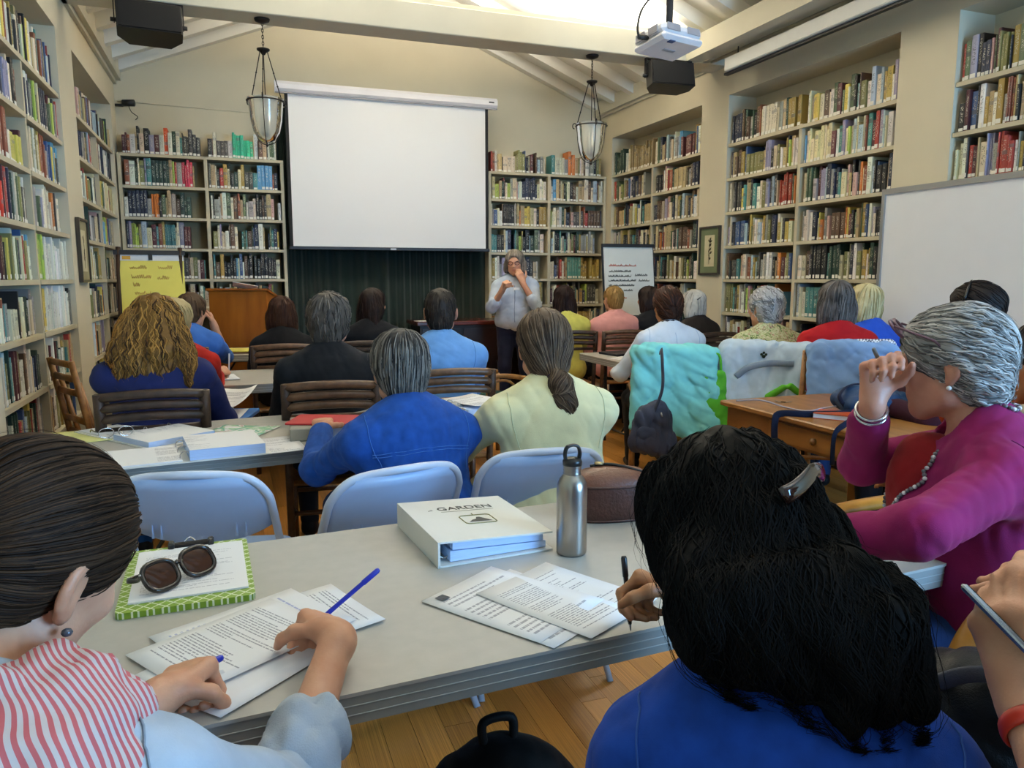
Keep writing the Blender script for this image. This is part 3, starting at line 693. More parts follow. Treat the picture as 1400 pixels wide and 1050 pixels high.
M_MAHO = wood('mahogany', '#3b1710', '#5a2416', .25, (.3, 2, 2))
t = thing('sideboard', 'long dark mahogany sideboard behind the standing speaker', 'sideboard', (2.55, 7.65, 0))
MB().box((-.86, -.25, .885), (.95, .27, .925), bev=.006).build('top', M_MAHO, t)
MB().box((-.82, -.21, .08), (.91, .24, .885)).build('carcass', mat('mahogany_dark', '#170b09', .5, var=.2), t)
for k in range(4): 
    d = MB().box((-.80+.43*k, -.222, .12), (-.80+.43*k+.40, -.21, .85)).build('door', mat('mahogany_door', '#21100c', .4, var=.2), t)
    MB().lathe([(0, 0), (.012, 0), (.014, .012), (0, .018)], 10, (-.80+.43*k+.36, -.222, .5), axis=np.array(Matrix.Rotation(PI/2, 3, 'X'))).build('knob', M_IRON, d)
for sx in (-.8, .88):
    for sy in (-.18, .2): MB().box((sx-.03, sy-.03, 0), (sx+.03, sy+.03, .08)).build('foot', M_MAHO, t)
o = MB().box((0, 0, 0), (.16, .12, .003)).build('paper_sheet', mat('paper_white', '#e4e4e2'), loc=(1.72, 7.46, .926), rz=.2); tag(o, 'white sheet on left end of the mahogany sideboard', 'paper')

# folding tables
M_TTOP = mat('table_laminate', '#aaa7a0', .45, var=.04, nscale=30, bump=.02, bscale=400); M_TEDGE = mat('table_edge', '#8d8d89', .5, var=.05); M_TLEG = mat('table_leg_grey', '#4b4a47', .4, metal=.6)
M_TLINE = mat('edge_groove', '#a9a9a6', .5)
def rrect(w, d, r, n=6):
    P = []
    for (cx, cy, a0) in ((w/2-r, d/2-r, 0), (-w/2+r, d/2-r, PI/2), (-w/2+r, -d/2+r, PI), (w/2-r, -d/2+r, 1.5*PI)):
        for k in range(n+1): a = a0+PI/2*k/n; P.append((cx+r*math.cos(a), cy+r*math.sin(a)))
    return P
def folding_table(label, c, rz, w, d, z=.74, th=.052):
    t = thing('folding_table', label, 'table', (*c, 0), rz, group='grey folding tables in rows')
    MB().prism(rrect(w, d, .05), z-.006, z).build('tabletop', M_TTOP, t)
    MB().prism(rrect(w-.004, d-.004, .05), z-th, z-.006).build('edge_band', M_TEDGE, t)
    for zz in (z-.022, z-.037):
        MB().tube([(x_, y_, zz) for x_, y_ in rrect(w-.004, d-.004, .05)], .0012, 4, closed=True).build('edge_groove', M_TLINE, t)
    MB().box((-w/2+.08, -d/2+.05, z-th-.012), (w/2-.08, d/2-.05, z-th)).build('underside', mat('table_under', '#4a3a2a', .8), t)
    for s in (-1, 1):
        x = s*(w/2-.22)
        for sy in (-1, 1): MB().tube([(x, sy*(d/2-.09), z-th-.01), (x, sy*(d/2-.09), 0)], .014, 8).build('leg', M_TLEG, t)
        MB().tube([(x, -d/2+.09, .12), (x, d/2-.09, .12)], .010, 8).build('cross_bar', M_TLEG, t)
        MB().tube([(x, 0, .12), (x-s*.38, 0, z-th-.014)], .008, 8).build('brace', M_TLEG, t)
    return t
def table_near(label, p_near, rz, w, d, right=None):
    """placed by the near right corner"""
    R = rotz(rz); c = V(*p_near, 0)+R@V(-w/2, d/2, 0); return folding_table(label, (c[0], c[1]), rz, w, d)
T1 = table_near('nearest grey folding table, with the steel bottle and white binder on it', (1.475, 1.165), math.radians(3.6), 2.35, .75)
T2 = table_near('second row grey folding table, with open binders and eyeglasses', (1.30, 2.965), math.radians(8.0), 1.95, .74)
T3 = table_near('third row grey folding table before the man in light blue shirt', (1.28, 4.72), math.radians(3), 1.98, .76)
T4 = table_near('farthest left grey folding table in front of the lectern', (1.25, 6.52), math.radians(1), 1.85, .70)
T5 = table_near('grey folding table on right, with black folder beside white-shirted woman', (4.02, 4.95), math.radians(0), 1.36, .76)
T6 = table_near('farthest right grey folding table near the standing speaker', (3.40, 6.98), 0, .82, .44)

# oak desk on the right
M_OAK = wood('oak_desk', '#7e5120', '#a5733a', .35, (3, .5, 2)); M_OAKD = wood('oak_desk_rail', '#6d4318', '#8f5f28', .4, (3, .5, 2))
t = thing('oak_desk', 'brown oak desk with blue bag and cables on it', 'desk', (2.74, 2.52, 0), 0)
MB().box((-.43, -.70, .715), (.50, .71, .74), bev=.006).build('top', M_OAK, t)
MB().box((-.40, -.67, .60), (-.375, .68, .714)).build('apron', M_OAKD, t); MB().box((.45, -.67, .60), (.475, .68, .714)).build('apron', M_OAKD, t)
MB().box((-.375, .655, .60), (.45, .68, .714)).build('apron', M_OAKD, t); MB().box((-.375, -.67, .60), (.45, -.645, .714)).build('apron', M_OAKD, t)
for sx in (-.37, .445):
    for sy in (-.64, .65): MB().box((sx-.03, sy-.03, 0), (sx+.03, sy+.03, .60)).build('leg', M_OAKD, t)
MB().box((-.35, -.6, .10), (-.31, .6, .14)).build('stretcher', M_OAKD, t)
dr = MB().box((-.408, -.25, .615), (-.40, .35, .70)).build('drawer', M_OAK, t)
MB().lathe([(0, 0), (.014, 0), (.016, .014), (0, .02)], 10, (-.408, .05, .657), axis=np.array(Matrix.Rotation(-PI/2, 3, 'Y'))).build('knob', M_OAKD, dr)

# white folding chairs
M_CHW = mat('chair_white_blue_cast', '#b0c8ec', .35, var=.03, nscale=12); M_CHT = mat('chair_white_tube', '#c8d2e4', .3, var=.02)  # blue cast of the window daylight is mixed into the white plastic's colour
def white_chair(label, c, rz):
    t = thing('folding_chair', label, 'chair', (*c, 0), rz, group='white folding chairs at the second row table')
    W = .215
    def up(y, z, x): return (x, y, z)
    zt, yt = .80, -.20; yb, zb = .24, .0       # back uprights run forward to the front feet
    f = lambda z: yt+(yb-yt)*(zt-z)/(zt-zb)
    P = [(-W-.015, f(0), 0), (-W-.005, f(.45), .45), (-W, f(.68), .68)]
    P += [(-W+.01, f(.74), .74), (-W+.045, f(.785), .785), (-W+.10, f(.802), .802), (0, f(.81)-.02, .812), (W-.10, f(.802), .802), (W-.045, f(.785), .785), (W-.01, f(.74), .74)]
    P += [(W, f(.68), .68), (W+.005, f(.45), .45), (W+.015, f(0), 0)]
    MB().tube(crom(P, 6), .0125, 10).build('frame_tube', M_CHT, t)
    mb = MB(); n = 20; rows = 7; vv = []; ff = []
    for side in (0, 1):
        for j in range(rows):
            v = j/(rows-1)
            for i in range(n+1):
                u = i/n*2-1
                zb_ = .57+.055*abs(u)**2.6; ztop = .798-.05*abs(u)**7
                z = zb_+(ztop-zb_)*v; x = u*(W-.006)
                y = f(z)-.026*(1-u*u)+(.012 if side else 0)-.006*math.sin(v*PI)
                vv.append((x, y, z))
    o_ = rows*(n+1)
    for j in range(rows-1):
        for i in range(n):
            a = j*(n+1)+i; ff.append((a, a+1, a+n+2, a+n+1)); b = o_+a; ff.append((b+n+1, b+n+2, b+1, b))
    for i in range(n): ff.append((i+1, i, o_+i, o_+i+1)); a = (rows-1)*(n+1)+i; ff.append((a, a+1, o_+a+1, o_+a))
    for j in range(rows-1):
        a = j*(n+1); ff.append((a, a+n+1, o_+a+n+1, o_+a)); a += n; ff.append((a+n+1, a, o_+a, o_+a+n+1))
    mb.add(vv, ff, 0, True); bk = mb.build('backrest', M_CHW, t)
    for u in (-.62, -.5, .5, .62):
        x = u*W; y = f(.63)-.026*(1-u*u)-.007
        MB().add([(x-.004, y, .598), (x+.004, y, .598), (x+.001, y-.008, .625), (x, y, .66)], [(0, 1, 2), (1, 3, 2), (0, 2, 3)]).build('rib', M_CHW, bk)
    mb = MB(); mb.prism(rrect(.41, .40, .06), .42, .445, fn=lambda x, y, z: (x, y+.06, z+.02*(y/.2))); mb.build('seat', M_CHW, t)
    for s in (-1, 1):
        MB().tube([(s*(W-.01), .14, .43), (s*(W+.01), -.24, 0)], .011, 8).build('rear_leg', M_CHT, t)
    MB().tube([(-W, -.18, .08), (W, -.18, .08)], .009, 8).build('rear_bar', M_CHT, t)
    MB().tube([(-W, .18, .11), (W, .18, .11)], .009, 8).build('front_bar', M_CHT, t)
    return t
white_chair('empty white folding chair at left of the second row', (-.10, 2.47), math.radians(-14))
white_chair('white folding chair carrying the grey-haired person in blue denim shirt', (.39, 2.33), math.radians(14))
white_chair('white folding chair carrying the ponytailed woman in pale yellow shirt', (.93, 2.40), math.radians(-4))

# bamboo chairs with slatted backs
M_BAM = wood('bamboo_brown', '#4a3222', '#6e4d34', .35, (3, 3, 3), 9); M_BAMD = wood('bamboo_dark', '#2e2019', '#4a3427', .4, (3, 3, 3), 9); M_CANE = wood('cane_honey', '#7a4d20', '#a06f35', .4, (3, 3, 3), 9)
M_WRAP = mat('cane_binding', '#3a261a', .5, var=.3, nscale=120, stretch=(1, 1, 3))
def bamboo_chair(label, c, rz, m=M_BAM, top=.90, w=.39, grp='bamboo chairs with slatted backs'):
    t = thing('bamboo_chair', label, 'chair', (*c, 0), rz, group=grp)
    W = w/2; f = lambda z: -.20-.06*(z-.45)/.45 if z > .45 else -.20
    for s in (-1, 1):
        MB().tube([(s*W, f(0)-.03, 0), (s*W, f(.45), .45), (s*W, f(top), top)], [.016, .018, .018], 8).build('back_post', m, t)
        MB().tube([(s*W, .20, 0), (s*W, .19, .44)], .017, 8).build('front_leg', m, t)
        MB().tube([(s*W, f(.2), .2), (s*W, .2, .2)], .011, 8).build('side_stretcher', m, t)
        MB().tube([(s*W, f(top-.02), top-.0), (s*W, f(top-.16), top-.165)], .0215, 8).build('binding', M_WRAP, t)
    for k, z in enumerate((top-.015, top-.06, top-.105)):
        P = [(x, f(z)-.018*(1-(x/W)**2), z+.012*(1-(x/W)**2)) for x in np.linspace(-W, W, 11)]
        MB().tube(P, .019, 8).build('back_slat', m, t)
    MB().tube([(-W, f(top-.15), top-.15), (W, f(top-.15), top-.15)], .013, 8).build('back_rail', m, t)
    MB().box((-W, -.2, .425), (W, .21, .45), bev=.01).build('seat', M_CANE, t)
    for y in (.2, -.2): MB().tube([(-W, y, .30), (W, y, .30)], .012, 8).build('stretcher', m, t)
    return t
def rattan_armchair(label, c, rz, cushion=None, top=.95):
    t = thing('rattan_armchair', label, 'chair', (*c, 0), rz, group='honey rattan armchairs'); W = .25
    for s in (-1, 1):
        MB().tube([(s*W, -.25, 0), (s*W, -.22, .45), (s*W*.97, -.29, top)], .017, 8).build('back_post', M_CANE, t)
        MB().tube([(s*W, .24, 0), (s*W, .24, .62)], .017, 8).build('front_leg', M_CANE, t)
        MB().tube(crom([(s*W, -.25, .66), (s*(W+.02), 0, .67), (s*W, .24, .63)], 6), .017, 8).build('arm_rest', M_CANE, t)
        MB().tube([(s*W, y, z) for y, z in [(.0+.12*math.cos(a), .545+.09*math.sin(a)) for a in np.linspace(0, 2*PI, 21)[:-1]]], .010, 6, closed=True).build('arm_hoop', M_CANE, t)
        MB().tube([(s*W, -.22, .22), (s*W, .24, .22)], .012, 8).build('side_stretcher', M_CANE, t)
        MB().tube(crom([(s*W, .24, .2), (s*W, .06, .40), (s*W, -.1, .3), (s*W, -.22, .4)], 5), .009, 6).build('side_brace', M_CANE, t)
    for z in (top-.01, top-.05, top-.25, top-.40): MB().tube([(-W, -.22-.07*(z-.45)/.5, z), (W, -.22-.07*(z-.45)/.5, z)], .017, 8).build('back_rail', M_CANE, t)
    for y in (.24, -.22): MB().tube([(-W, y, .34), (W, y, .34)], .013, 8).build('stretcher', M_CANE, t)
    MB().box((-W, -.22, .40), (W, .25, .43), bev=.01).build('seat', M_CANE, t)
    if cushion:
        MB().prism(rrect(.46, .44, .06), .43, .49).build('cushion', cushion, t)
    return t
# ================================================================== organic shapes: signed distance grids and surface nets
def E_(c, r, R=None, k=.02): return ['e', np.asarray(c, float), np.asarray(r, float), np.eye(3) if R is None else np.asarray(R), k]
def C_(a, b, ra, rb, k=.02): return ['c', np.asarray(a, float), np.asarray(b, float), float(ra), float(rb), k]
def chain(P, R, k=.02): return [C_(P[i], P[i+1], R[i], R[i+1], k) for i in range(len(P)-1)]
def cut(p): q = list(p); q[0] = '-'+q[0]; return q
def PL_(p, n, k=.01): return ['p', np.asarray(p, float), nrm(n), k]          # keeps the side n points away from
def inflate(prims, d):
    out = []
    for p in prims:
        q = list(p)
        if q[0] in ('e', '-e'): q[2] = q[2]+d
        elif q[0] in ('c', '-c'): q[3] += d; q[4] += d
        out.append(q)
    return out
def prim_box(p):
    if p[0].endswith('e'):
        e = np.sqrt(((p[3]*p[2])**2).sum(1)); return p[1]-e, p[1]+e
    m = max(p[3], p[4]); return np.minimum(p[1], p[2])-m, np.maximum(p[1], p[2])+m
def prim_eval(p, X, Y, Z):
    if p[0].endswith('e'):
        c, r, R = p[1], p[2], p[3]; dx, dy, dz = X-c[0], Y-c[1], Z-c[2]
        a = (dx*R[0, 0]+dy*R[1, 0]+dz*R[2, 0])/r[0]; b = (dx*R[0, 1]+dy*R[1, 1]+dz*R[2, 1])/r[1]; g = (dx*R[0, 2]+dy*R[1, 2]+dz*R[2, 2])/r[2]
        k0 = np.sqrt(a*a+b*b+g*g)+1e-9; k1 = np.sqrt((a/r[0])**2+(b/r[1])**2+(g/r[2])**2)+1e-9
        return k0*(k0-1)/k1
    a, b = p[1], p[2]; ba = b-a; L2 = float(ba@ba)+1e-12
    dx, dy, dz = X-a[0], Y-a[1], Z-a[2]
    t = np.clip((dx*ba[0]+dy*ba[1]+dz*ba[2])/L2, 0, 1)
    return np.sqrt((dx-t*ba[0])**2+(dy-t*ba[1])**2+(dz-t*ba[2])**2)-(p[3]+(p[4]-p[3])*t)
class Field:
    def __init__(s, prims, h, noise=None, pad=.02):
        pos = [prim_box(p) for p in prims if p[0] in ('e', 'c')]
        s.lo = np.min([b[0] for b in pos], 0)-pad-2*h; hi = np.max([b[1] for b in pos], 0)+pad+2*h
        s.h = h; s.n = np.ceil((hi-s.lo)/h).astype(int)+1
        s.ax = [(s.lo[i]+h*np.arange(s.n[i])).astype(np.float32) for i in range(3)]
        s.D = np.full(s.n, .08, np.float32)
        for p in prims:
            k = p[-1]
            if p[0] == 'p':
                X, Y, Z = s.ax[0][:, None, None], s.ax[1][None, :, None], s.ax[2][None, None, :]
                d = (X-p[1][0])*p[2][0]+(Y-p[1][1])*p[2][1]+(Z-p[1][2])*p[2][2]
                s.D = s.smax(s.D, d.astype(np.float32), k); continue
            lo, hi = prim_box(p); m = k+2.5*h+.012
            i0 = np.clip(np.floor((lo-m-s.lo)/h).astype(int), 0, s.n-1); i1 = np.clip(np.ceil((hi+m-s.lo)/h).astype(int)+1, 1, s.n)
            sl = tuple(slice(a, b) for a, b in zip(i0, i1))
            if any(a >= b for a, b in zip(i0, i1)): continue
            d = prim_eval(p, s.ax[0][sl[0]][:, None, None], s.ax[1][sl[1]][None, :, None], s.ax[2][sl[2]][None, None, :]).astype(np.float32)
            if p[0][0] == '-': s.D[sl] = s.smax(s.D[sl], -d, k)
            else: s.D[sl] = s.smin(s.D[sl], d, k)
        if noise:
            amp, lams, seed = noise; rg = np.random.RandomState(seed)
            I = np.nonzero(np.abs(s.D) < amp*2.5+2*h); P = np.stack([s.ax[i][I[i]] for i in range(3)], 1); v = np.zeros(len(P))
            for lam in lams:
                for q in range(3):
                    kd = rg.normal(size=3); kd[2] *= .7; kd /= np.linalg.norm(kd); w = P@(kd*2*PI/lam)+rg.uniform(0, 6.28)+1.6*np.sin(P@(rg.normal(size=3)*2.0/lam)+rg.uniform(0, 6.28))
                    g_ = .5+.5*np.sin(P@(rg.normal(size=3)*1.3/max(lams))+rg.uniform(0, 6.28))
                    v += (1-2.2*np.abs(np.sin(w/2))**.7)*(lam/max(lams))**.7*g_*g_*1.3
            s.D[I] += (amp*v/len(lams)).astype(np.float32)
    @staticmethod
    def smin(a, b, k):
        h = np.maximum(k-np.abs(a-b), 0)/k; return np.minimum(a, b)-h*h*k*.25
    @staticmethod
    def smax(a, b, k): return -Field.smin(-a, -b, k)
    def sample(s, P):
        q = (P-s.lo)/s.h; i = np.clip(np.floor(q).astype(int), 0, s.n-2); f = np.clip(q-i, 0, 1); D = s.D; r = 0
        for a in (0, 1):
            for b in (0, 1):
                for c in (0, 1):
                    w = (f[:, 0] if a else 1-f[:, 0])*(f[:, 1] if b else 1-f[:, 1])*(f[:, 2] if c else 1-f[:, 2])
                    r = r+w*D[i[:, 0]+a, i[:, 1]+b, i[:, 2]+c]
        return r
    def grad(s, P):
        e = s.h; g = np.stack([s.sample(P+np.eye(3)[k]*e)-s.sample(P-np.eye(3)[k]*e) for k in range(3)], 1)
        return g/(np.linalg.norm(g, axis=1, keepdims=True)+1e-9)
    def mesh(s):
        D = s.D; S = D < 0; h = s.h
        c = np.zeros(np.array(D.shape)-1, np.uint8)
        for a in (0, 1):
            for b in (0, 1):
                for d in (0, 1): c += S[a:D.shape[0]-1+a, b:D.shape[1]-1+b, d:D.shape[2]-1+d]
        I = np.nonzero((c > 0) & (c < 8)); n = len(I[0]); idx = np.full(c.shape, -1, np.int32); idx[I] = np.arange(n)
        cor = {}
        for a in (0, 1):
            for b in (0, 1):
                for d in (0, 1): cor[(a, b, d)] = D[I[0]+a, I[1]+b, I[2]+d]
        pos = np.zeros((n, 3)); cnt = np.zeros(n)
        for (k0, v0) in cor.items():
            for ax in range(3):
                if k0[ax] == 0:
                    k1 = list(k0); k1[ax] = 1; v1 = cor[tuple(k1)]; m = (v0 < 0) != (v1 < 0)
                    t = v0[m]/(v0[m]-v1[m]); q = np.tile(np.array(k0, float), (m.sum(), 1)); q[:, ax] = t; pos[m] += q; cnt[m] += 1
        V_ = (np.stack(I, 1)+pos/cnt[:, None])*h+s.lo
        Q = []
        for ax in range(3):
            o1, o2 = (ax+1) % 3, (ax+2) % 3
            sl0 = [slice(None)]*3; sl1 = [slice(None)]*3; sl0[ax] = slice(0, -1); sl1[ax] = slice(1, None)
            A, B = S[tuple(sl0)], S[tuple(sl1)]; E = np.nonzero(A != B); E = np.stack(E, 1)
            ok = (E[:, o1] > 0) & (E[:, o2] > 0) & (E[:, o1] < D.shape[o1]-1) & (E[:, o2] < D.shape[o2]-1); E = E[ok]
            def cell(d1, d2):
                e = E.copy(); e[:, o1] += d1; e[:, o2] += d2; return idx[e[:, 0], e[:, 1], e[:, 2]]
            q = np.stack([cell(-1, -1), cell(0, -1), cell(0, 0), cell(-1, 0)], 1)
            fl = ~S[E[:, 0], E[:, 1], E[:, 2]]; q[fl] = q[fl][:, ::-1]; Q.append(q)
        return V_, np.concatenate(Q)
def np_mesh(name, Vt, Q, m, attrs=None):
    me = bpy.data.meshes.new(name); me.vertices.add(len(Vt)); me.vertices.foreach_set('co', np.asarray(Vt, np.float32).ravel())
    me.loops.add(Q.size); me.loops.foreach_set('vertex_index', Q.astype(np.int32).ravel())
    me.polygons.add(len(Q)); me.polygons.foreach_set('loop_start', (np.arange(len(Q))*4).astype(np.int32)); me.polygons.foreach_set('loop_total', np.full(len(Q), 4, np.int32))
    me.polygons.foreach_set('use_smooth', np.ones(len(Q), bool)); me.update(calc_edges=True); me.validate()
    me.materials.append(m)
    for k, v in (attrs or {}).items():
        a = me.attributes.new(k, 'FLOAT', 'POINT'); a.data.foreach_set('value', np.asarray(v, np.float32))
    return me
def sdf_part(name, prims, h, m, parent, org, noise=None, attrs=None):
    f = Field(prims, h, noise); vt, q = f.mesh()
    o = bpy.data.objects.new(name, np_mesh(name, vt-org, q, m, attrs(vt) if attrs else None)); COL.objects.link(o); o.parent = parent
    return o, f
def Rx(a): return np.array(Matrix.Rotation(a, 3, 'X'))
def Ry(a): return np.array(Matrix.Rotation(a, 3, 'Y'))
def frame(yaw, pitch=0, roll=0): return rotz(math.radians(yaw))@Rx(-math.radians(pitch))@Ry(math.radians(roll))
def rot_about(v, ax, a): return np.array(Matrix.Rotation(a, 3, Vector(ax)))@v

# ------------------------------------------------------------------ skin, hair and cloth materials
def skin(name, col):
    if name in MATS: return MATS[name]
    m, nt, b = newmat(name); N = nt.nodes; L = nt.links
    tc = N.new('ShaderNodeTexCoord'); nz = N.new('ShaderNodeTexNoise'); nz.inputs['Scale'].default_value = 22; nz.inputs['Detail'].default_value = 5
    L.new(tc.outputs['Object'], nz.inputs['Vector'])
    c = lin(col); cr = N.new('ShaderNodeValToRGB'); cr.color_ramp.elements[0].position = .35; cr.color_ramp.elements[1].position = .68
    cr.color_ramp.elements[0].color = (c[0]*.93, c[1]*.82, c[2]*.78, 1); cr.color_ramp.elements[1].color = (*[min(1, x*1.06) for x in c], 1)
    L.new(nz.outputs['Fac'], cr.inputs['Fac'])
    a = N.new('ShaderNodeAttribute'); a.attribute_name = 'lips'
    mx = N.new('ShaderNodeMix'); mx.data_type = 'RGBA'; L.new(a.outputs['Fac'], mx.inputs[0]); L.new(cr.outputs['Color'], mx.inputs[6]); mx.inputs[7].default_value = (c[0]*.72, c[1]*.42, c[2]*.42, 1)
    L.new(mx.outputs[2], b.inputs['Base Color']); b.inputs['Roughness'].default_value = .48
    b.inputs['Subsurface Weight'].default_value = .12; b.inputs['Subsurface Radius'].default_value = (.012, .005, .003); b.inputs['Subsurface Scale'].default_value = .6
    n2 = N.new('ShaderNodeTexNoise'); n2.inputs['Scale'].default_value = 260; bp = N.new('ShaderNodeBump'); bp.inputs['Strength'].default_value = .12; bp.inputs['Distance'].default_value = .003
    L.new(tc.outputs['Object'], n2.inputs['Vector']); L.new(n2.outputs['Fac'], bp.inputs['Height']); L.new(bp.outputs['Normal'], b.inputs['Normal'])
    MATS[name] = m; return m
SK = {'fair': skin('skin_fair', '#c99677'), 'pink': skin('skin_pink', '#c48d74'), 'tan': skin('skin_tan', '#b57f56'), 'olive': skin('skin_olive', '#a87650')}
def hairmat(dark, light, rough=.55, spec=.2):
    nm = 'hair_%s_%s' % (dark.strip('#'), light.strip('#'))
    if nm in MATS: return MATS[nm]
    m, nt, b = newmat(nm); N = nt.nodes; L = nt.links
    a = N.new('ShaderNodeAttribute'); a.attribute_name = 'tone'
    tc = N.new('ShaderNodeTexCoord'); nz = N.new('ShaderNodeTexNoise'); nz.inputs['Scale'].default_value = 28; L.new(tc.outputs['Object'], nz.inputs['Vector'])
    ad = N.new('ShaderNodeMath'); ad.operation = 'MULTIPLY_ADD'; ad.inputs[1].default_value = .5; L.new(nz.outputs['Fac'], ad.inputs[0]); L.new(a.outputs['Fac'], ad.inputs[2])
    sb = N.new('ShaderNodeMath'); sb.operation = 'SUBTRACT'; sb.inputs[1].default_value = .25; L.new(ad.outputs[0], sb.inputs[0])
    mx = N.new('ShaderNodeMix'); mx.data_type = 'RGBA'; mx.clamp_factor = True; L.new(sb.outputs[0], mx.inputs[0]); mx.inputs[6].default_value = (*lin(dark), 1); mx.inputs[7].default_value = (*lin(light), 1)
    L.new(mx.outputs[2], b.inputs['Base Color']); b.inputs['Roughness'].default_value = rough; b.inputs['Specular IOR Level'].default_value = spec
    MATS[nm] = m; return m
def cloth(name, col, var=.12, rough=.85, nscale=14, bump=.15, bscale=420, col2=None, sheen=.04):
    if 'cloth_'+name in MATS: return MATS['cloth_'+name]
    m = mat('cloth_'+name, col, rough, var=var, nscale=nscale, bump=bump, bscale=bscale, col2=col2, sheen=sheen, spec=.2)
    nt = m.node_tree; N = nt.nodes; L = nt.links; b = N['Principled BSDF']; fine = [n for n in N if n.type == 'BUMP'][0]; tc = [n for n in N if n.type == 'TEX_COORD'][0]
    nz = N.new('ShaderNodeTexNoise'); nz.inputs['Scale'].default_value = 9; nz.inputs['Detail'].default_value = 3; nz.inputs['Distortion'].default_value = 1.2; nz.noise_type = 'RIDGED_MULTIFRACTAL'
    L.new(tc.outputs['Object'], nz.inputs['Vector'])
    bp = N.new('ShaderNodeBump'); bp.inputs['Strength'].default_value = .35; bp.inputs['Distance'].default_value = .012
    L.new(nz.outputs['Fac'], bp.inputs['Height']); L.new(fine.outputs['Normal'], bp.inputs['Normal']); L.new(bp.outputs['Normal'], b.inputs['Normal'])
    return m
def stripes(name, c1, c2, freq, axis=(0, 0, 1), warp=.2, width=.5, rough=.85):
    m, nt, b = newmat('cloth_'+name); N = nt.nodes; L = nt.links
    tc = N.new('ShaderNodeTexCoord'); nz = N.new('ShaderNodeTexNoise'); nz.inputs['Scale'].default_value = 5; L.new(tc.outputs['Object'], nz.inputs['Vector'])
    dt = N.new('ShaderNodeVectorMath'); dt.operation = 'DOT_PRODUCT'; dt.inputs[1].default_value = axis; L.new(tc.outputs['Object'], dt.inputs[0])
    ma = N.new('ShaderNodeMath'); ma.operation = 'MULTIPLY_ADD'; L.new(nz.outputs['Fac'], ma.inputs[0]); ma.inputs[1].default_value = warp*.1; L.new(dt.outputs['Value'], ma.inputs[2])
    fr = N.new('ShaderNodeMath'); fr.operation = 'MULTIPLY'; fr.inputs[1].default_value = freq; L.new(ma.outputs[0], fr.inputs[0])
    fc = N.new('ShaderNodeMath'); fc.operation = 'FRACT'; L.new(fr.outputs[0], fc.inputs[0])
    gt = N.new('ShaderNodeMath'); gt.operation = 'GREATER_THAN'; gt.inputs[1].default_value = width; L.new(fc.outputs[0], gt.inputs[0])
    mx = N.new('ShaderNodeMix'); mx.data_type = 'RGBA'; L.new(gt.outputs[0], mx.inputs[0]); mx.inputs[6].default_value = (*lin(c1), 1); mx.inputs[7].default_value = (*lin(c2), 1)
    L.new(mx.outputs[2], b.inputs['Base Color']); b.inputs['Roughness'].default_value = rough; b.inputs['Specular IOR Level'].default_value = .2
    return m
def floral(name, cols, scale=28):
    m, nt, b = newmat('cloth_'+name); N = nt.nodes; L = nt.links
    tc = N.new('ShaderNodeTexCoord'); nz = N.new('ShaderNodeTexNoise'); nz.inputs['Scale'].default_value = scale; nz.inputs['Detail'].default_value = 6; nz.inputs['Distortion'].default_value = 2
    L.new(tc.outputs['Object'], nz.inputs['Vector']); cr = N.new('ShaderNodeValToRGB'); cr.color_ramp.interpolation = 'CONSTANT'
    while len(cr.color_ramp.elements) < len(cols): cr.color_ramp.elements.new(.5)
    for i, c in enumerate(cols): cr.color_ramp.elements[i].position = .0 if i == 0 else .30+.40*i/len(cols); cr.color_ramp.elements[i].color = (*lin(c), 1)
    L.new(nz.outputs['Fac'], cr.inputs['Fac']); L.new(cr.outputs['Color'], b.inputs['Base Color']); b.inputs['Roughness'].default_value = .85
    return m

# ------------------------------------------------------------------ the parts of a figure
def head_prims(Hc, R, s=1.):
    T = lambda x, y, z: Hc+R@(V(x, y, z)*s); P = []
    P.append(E_(T(0, -.016, .030), V(.074, .094, .084)*s, R, .03)); P.append(E_(T(0, .028, -.030), V(.060, .064, .080)*s, R, .03))
    P.append(C_(T(-.045, .01, -.065), T(0, .062, -.098), .024*s, .019*s, .03)); P.append(C_(T(.045, .01, -.065), T(0, .062, -.098), .024*s, .019*s, .03))
    P.append(C_(T(-.032, .072, .024), T(.032, .072, .024), .014*s, .014*s, .02))
    P.append(C_(T(-.040, .066, -.022), T(-.030, .060, -.030), .018*s, .018*s, .02)); P.append(C_(T(.040, .066, -.022), T(.030, .060, -.030), .018*s, .018*s, .02))
    for sx in (-1, 1): P.append(cut(E_(T(sx*.031, .098, .004), V(.015, .012, .010)*s, R, .012)))
    P.append(C_(T(0, .086, .012), T(0, .106, -.028), .007*s, .0115*s, .012)); P.append(C_(T(-.011, .095, -.033), T(.011, .095, -.033), .008*s, .008*s, .008))
    P.append(C_(T(-.018, .082, -.060), T(.018, .082, -.060), .0075*s, .0075*s, .010)); P.append(C_(T(-.015, .081, -.070), T(.015, .081, -.070), .0075*s, .0075*s, .008))
    for sx in (-1, 1):
        Re = R@rotz(sx*.42)
        P.append(E_(T(sx*.081, -.010, -.004), V(.009, .019, .031)*s, Re, .008)); P.append(E_(T(sx*.076, -.002, -.032), V(.008, .010, .012)*s, Re, .008))
        P.append(cut(E_(T(sx*.090, -.004, -.001), V(.008, .011, .019)*s, Re, .005)))
    return P
POSES = {'relaxed': ([(.3, .5, .3)]*4, .4), 'flat': ([(.05, .15, .1)]*4, .2), 'write': ([(1.0, 1.1, .6), (1.25, 1.3, .7), (1.35, 1.35, .7), (1.4, 1.35, .7)], 1.3), 'fist': ([(1.35, 1.4, .9)]*4, 1.9),
         'hold': ([(.5, .55, .3), (.55, .6, .35), (.6, .65, .35), (.65, .65, .4)], .5)}
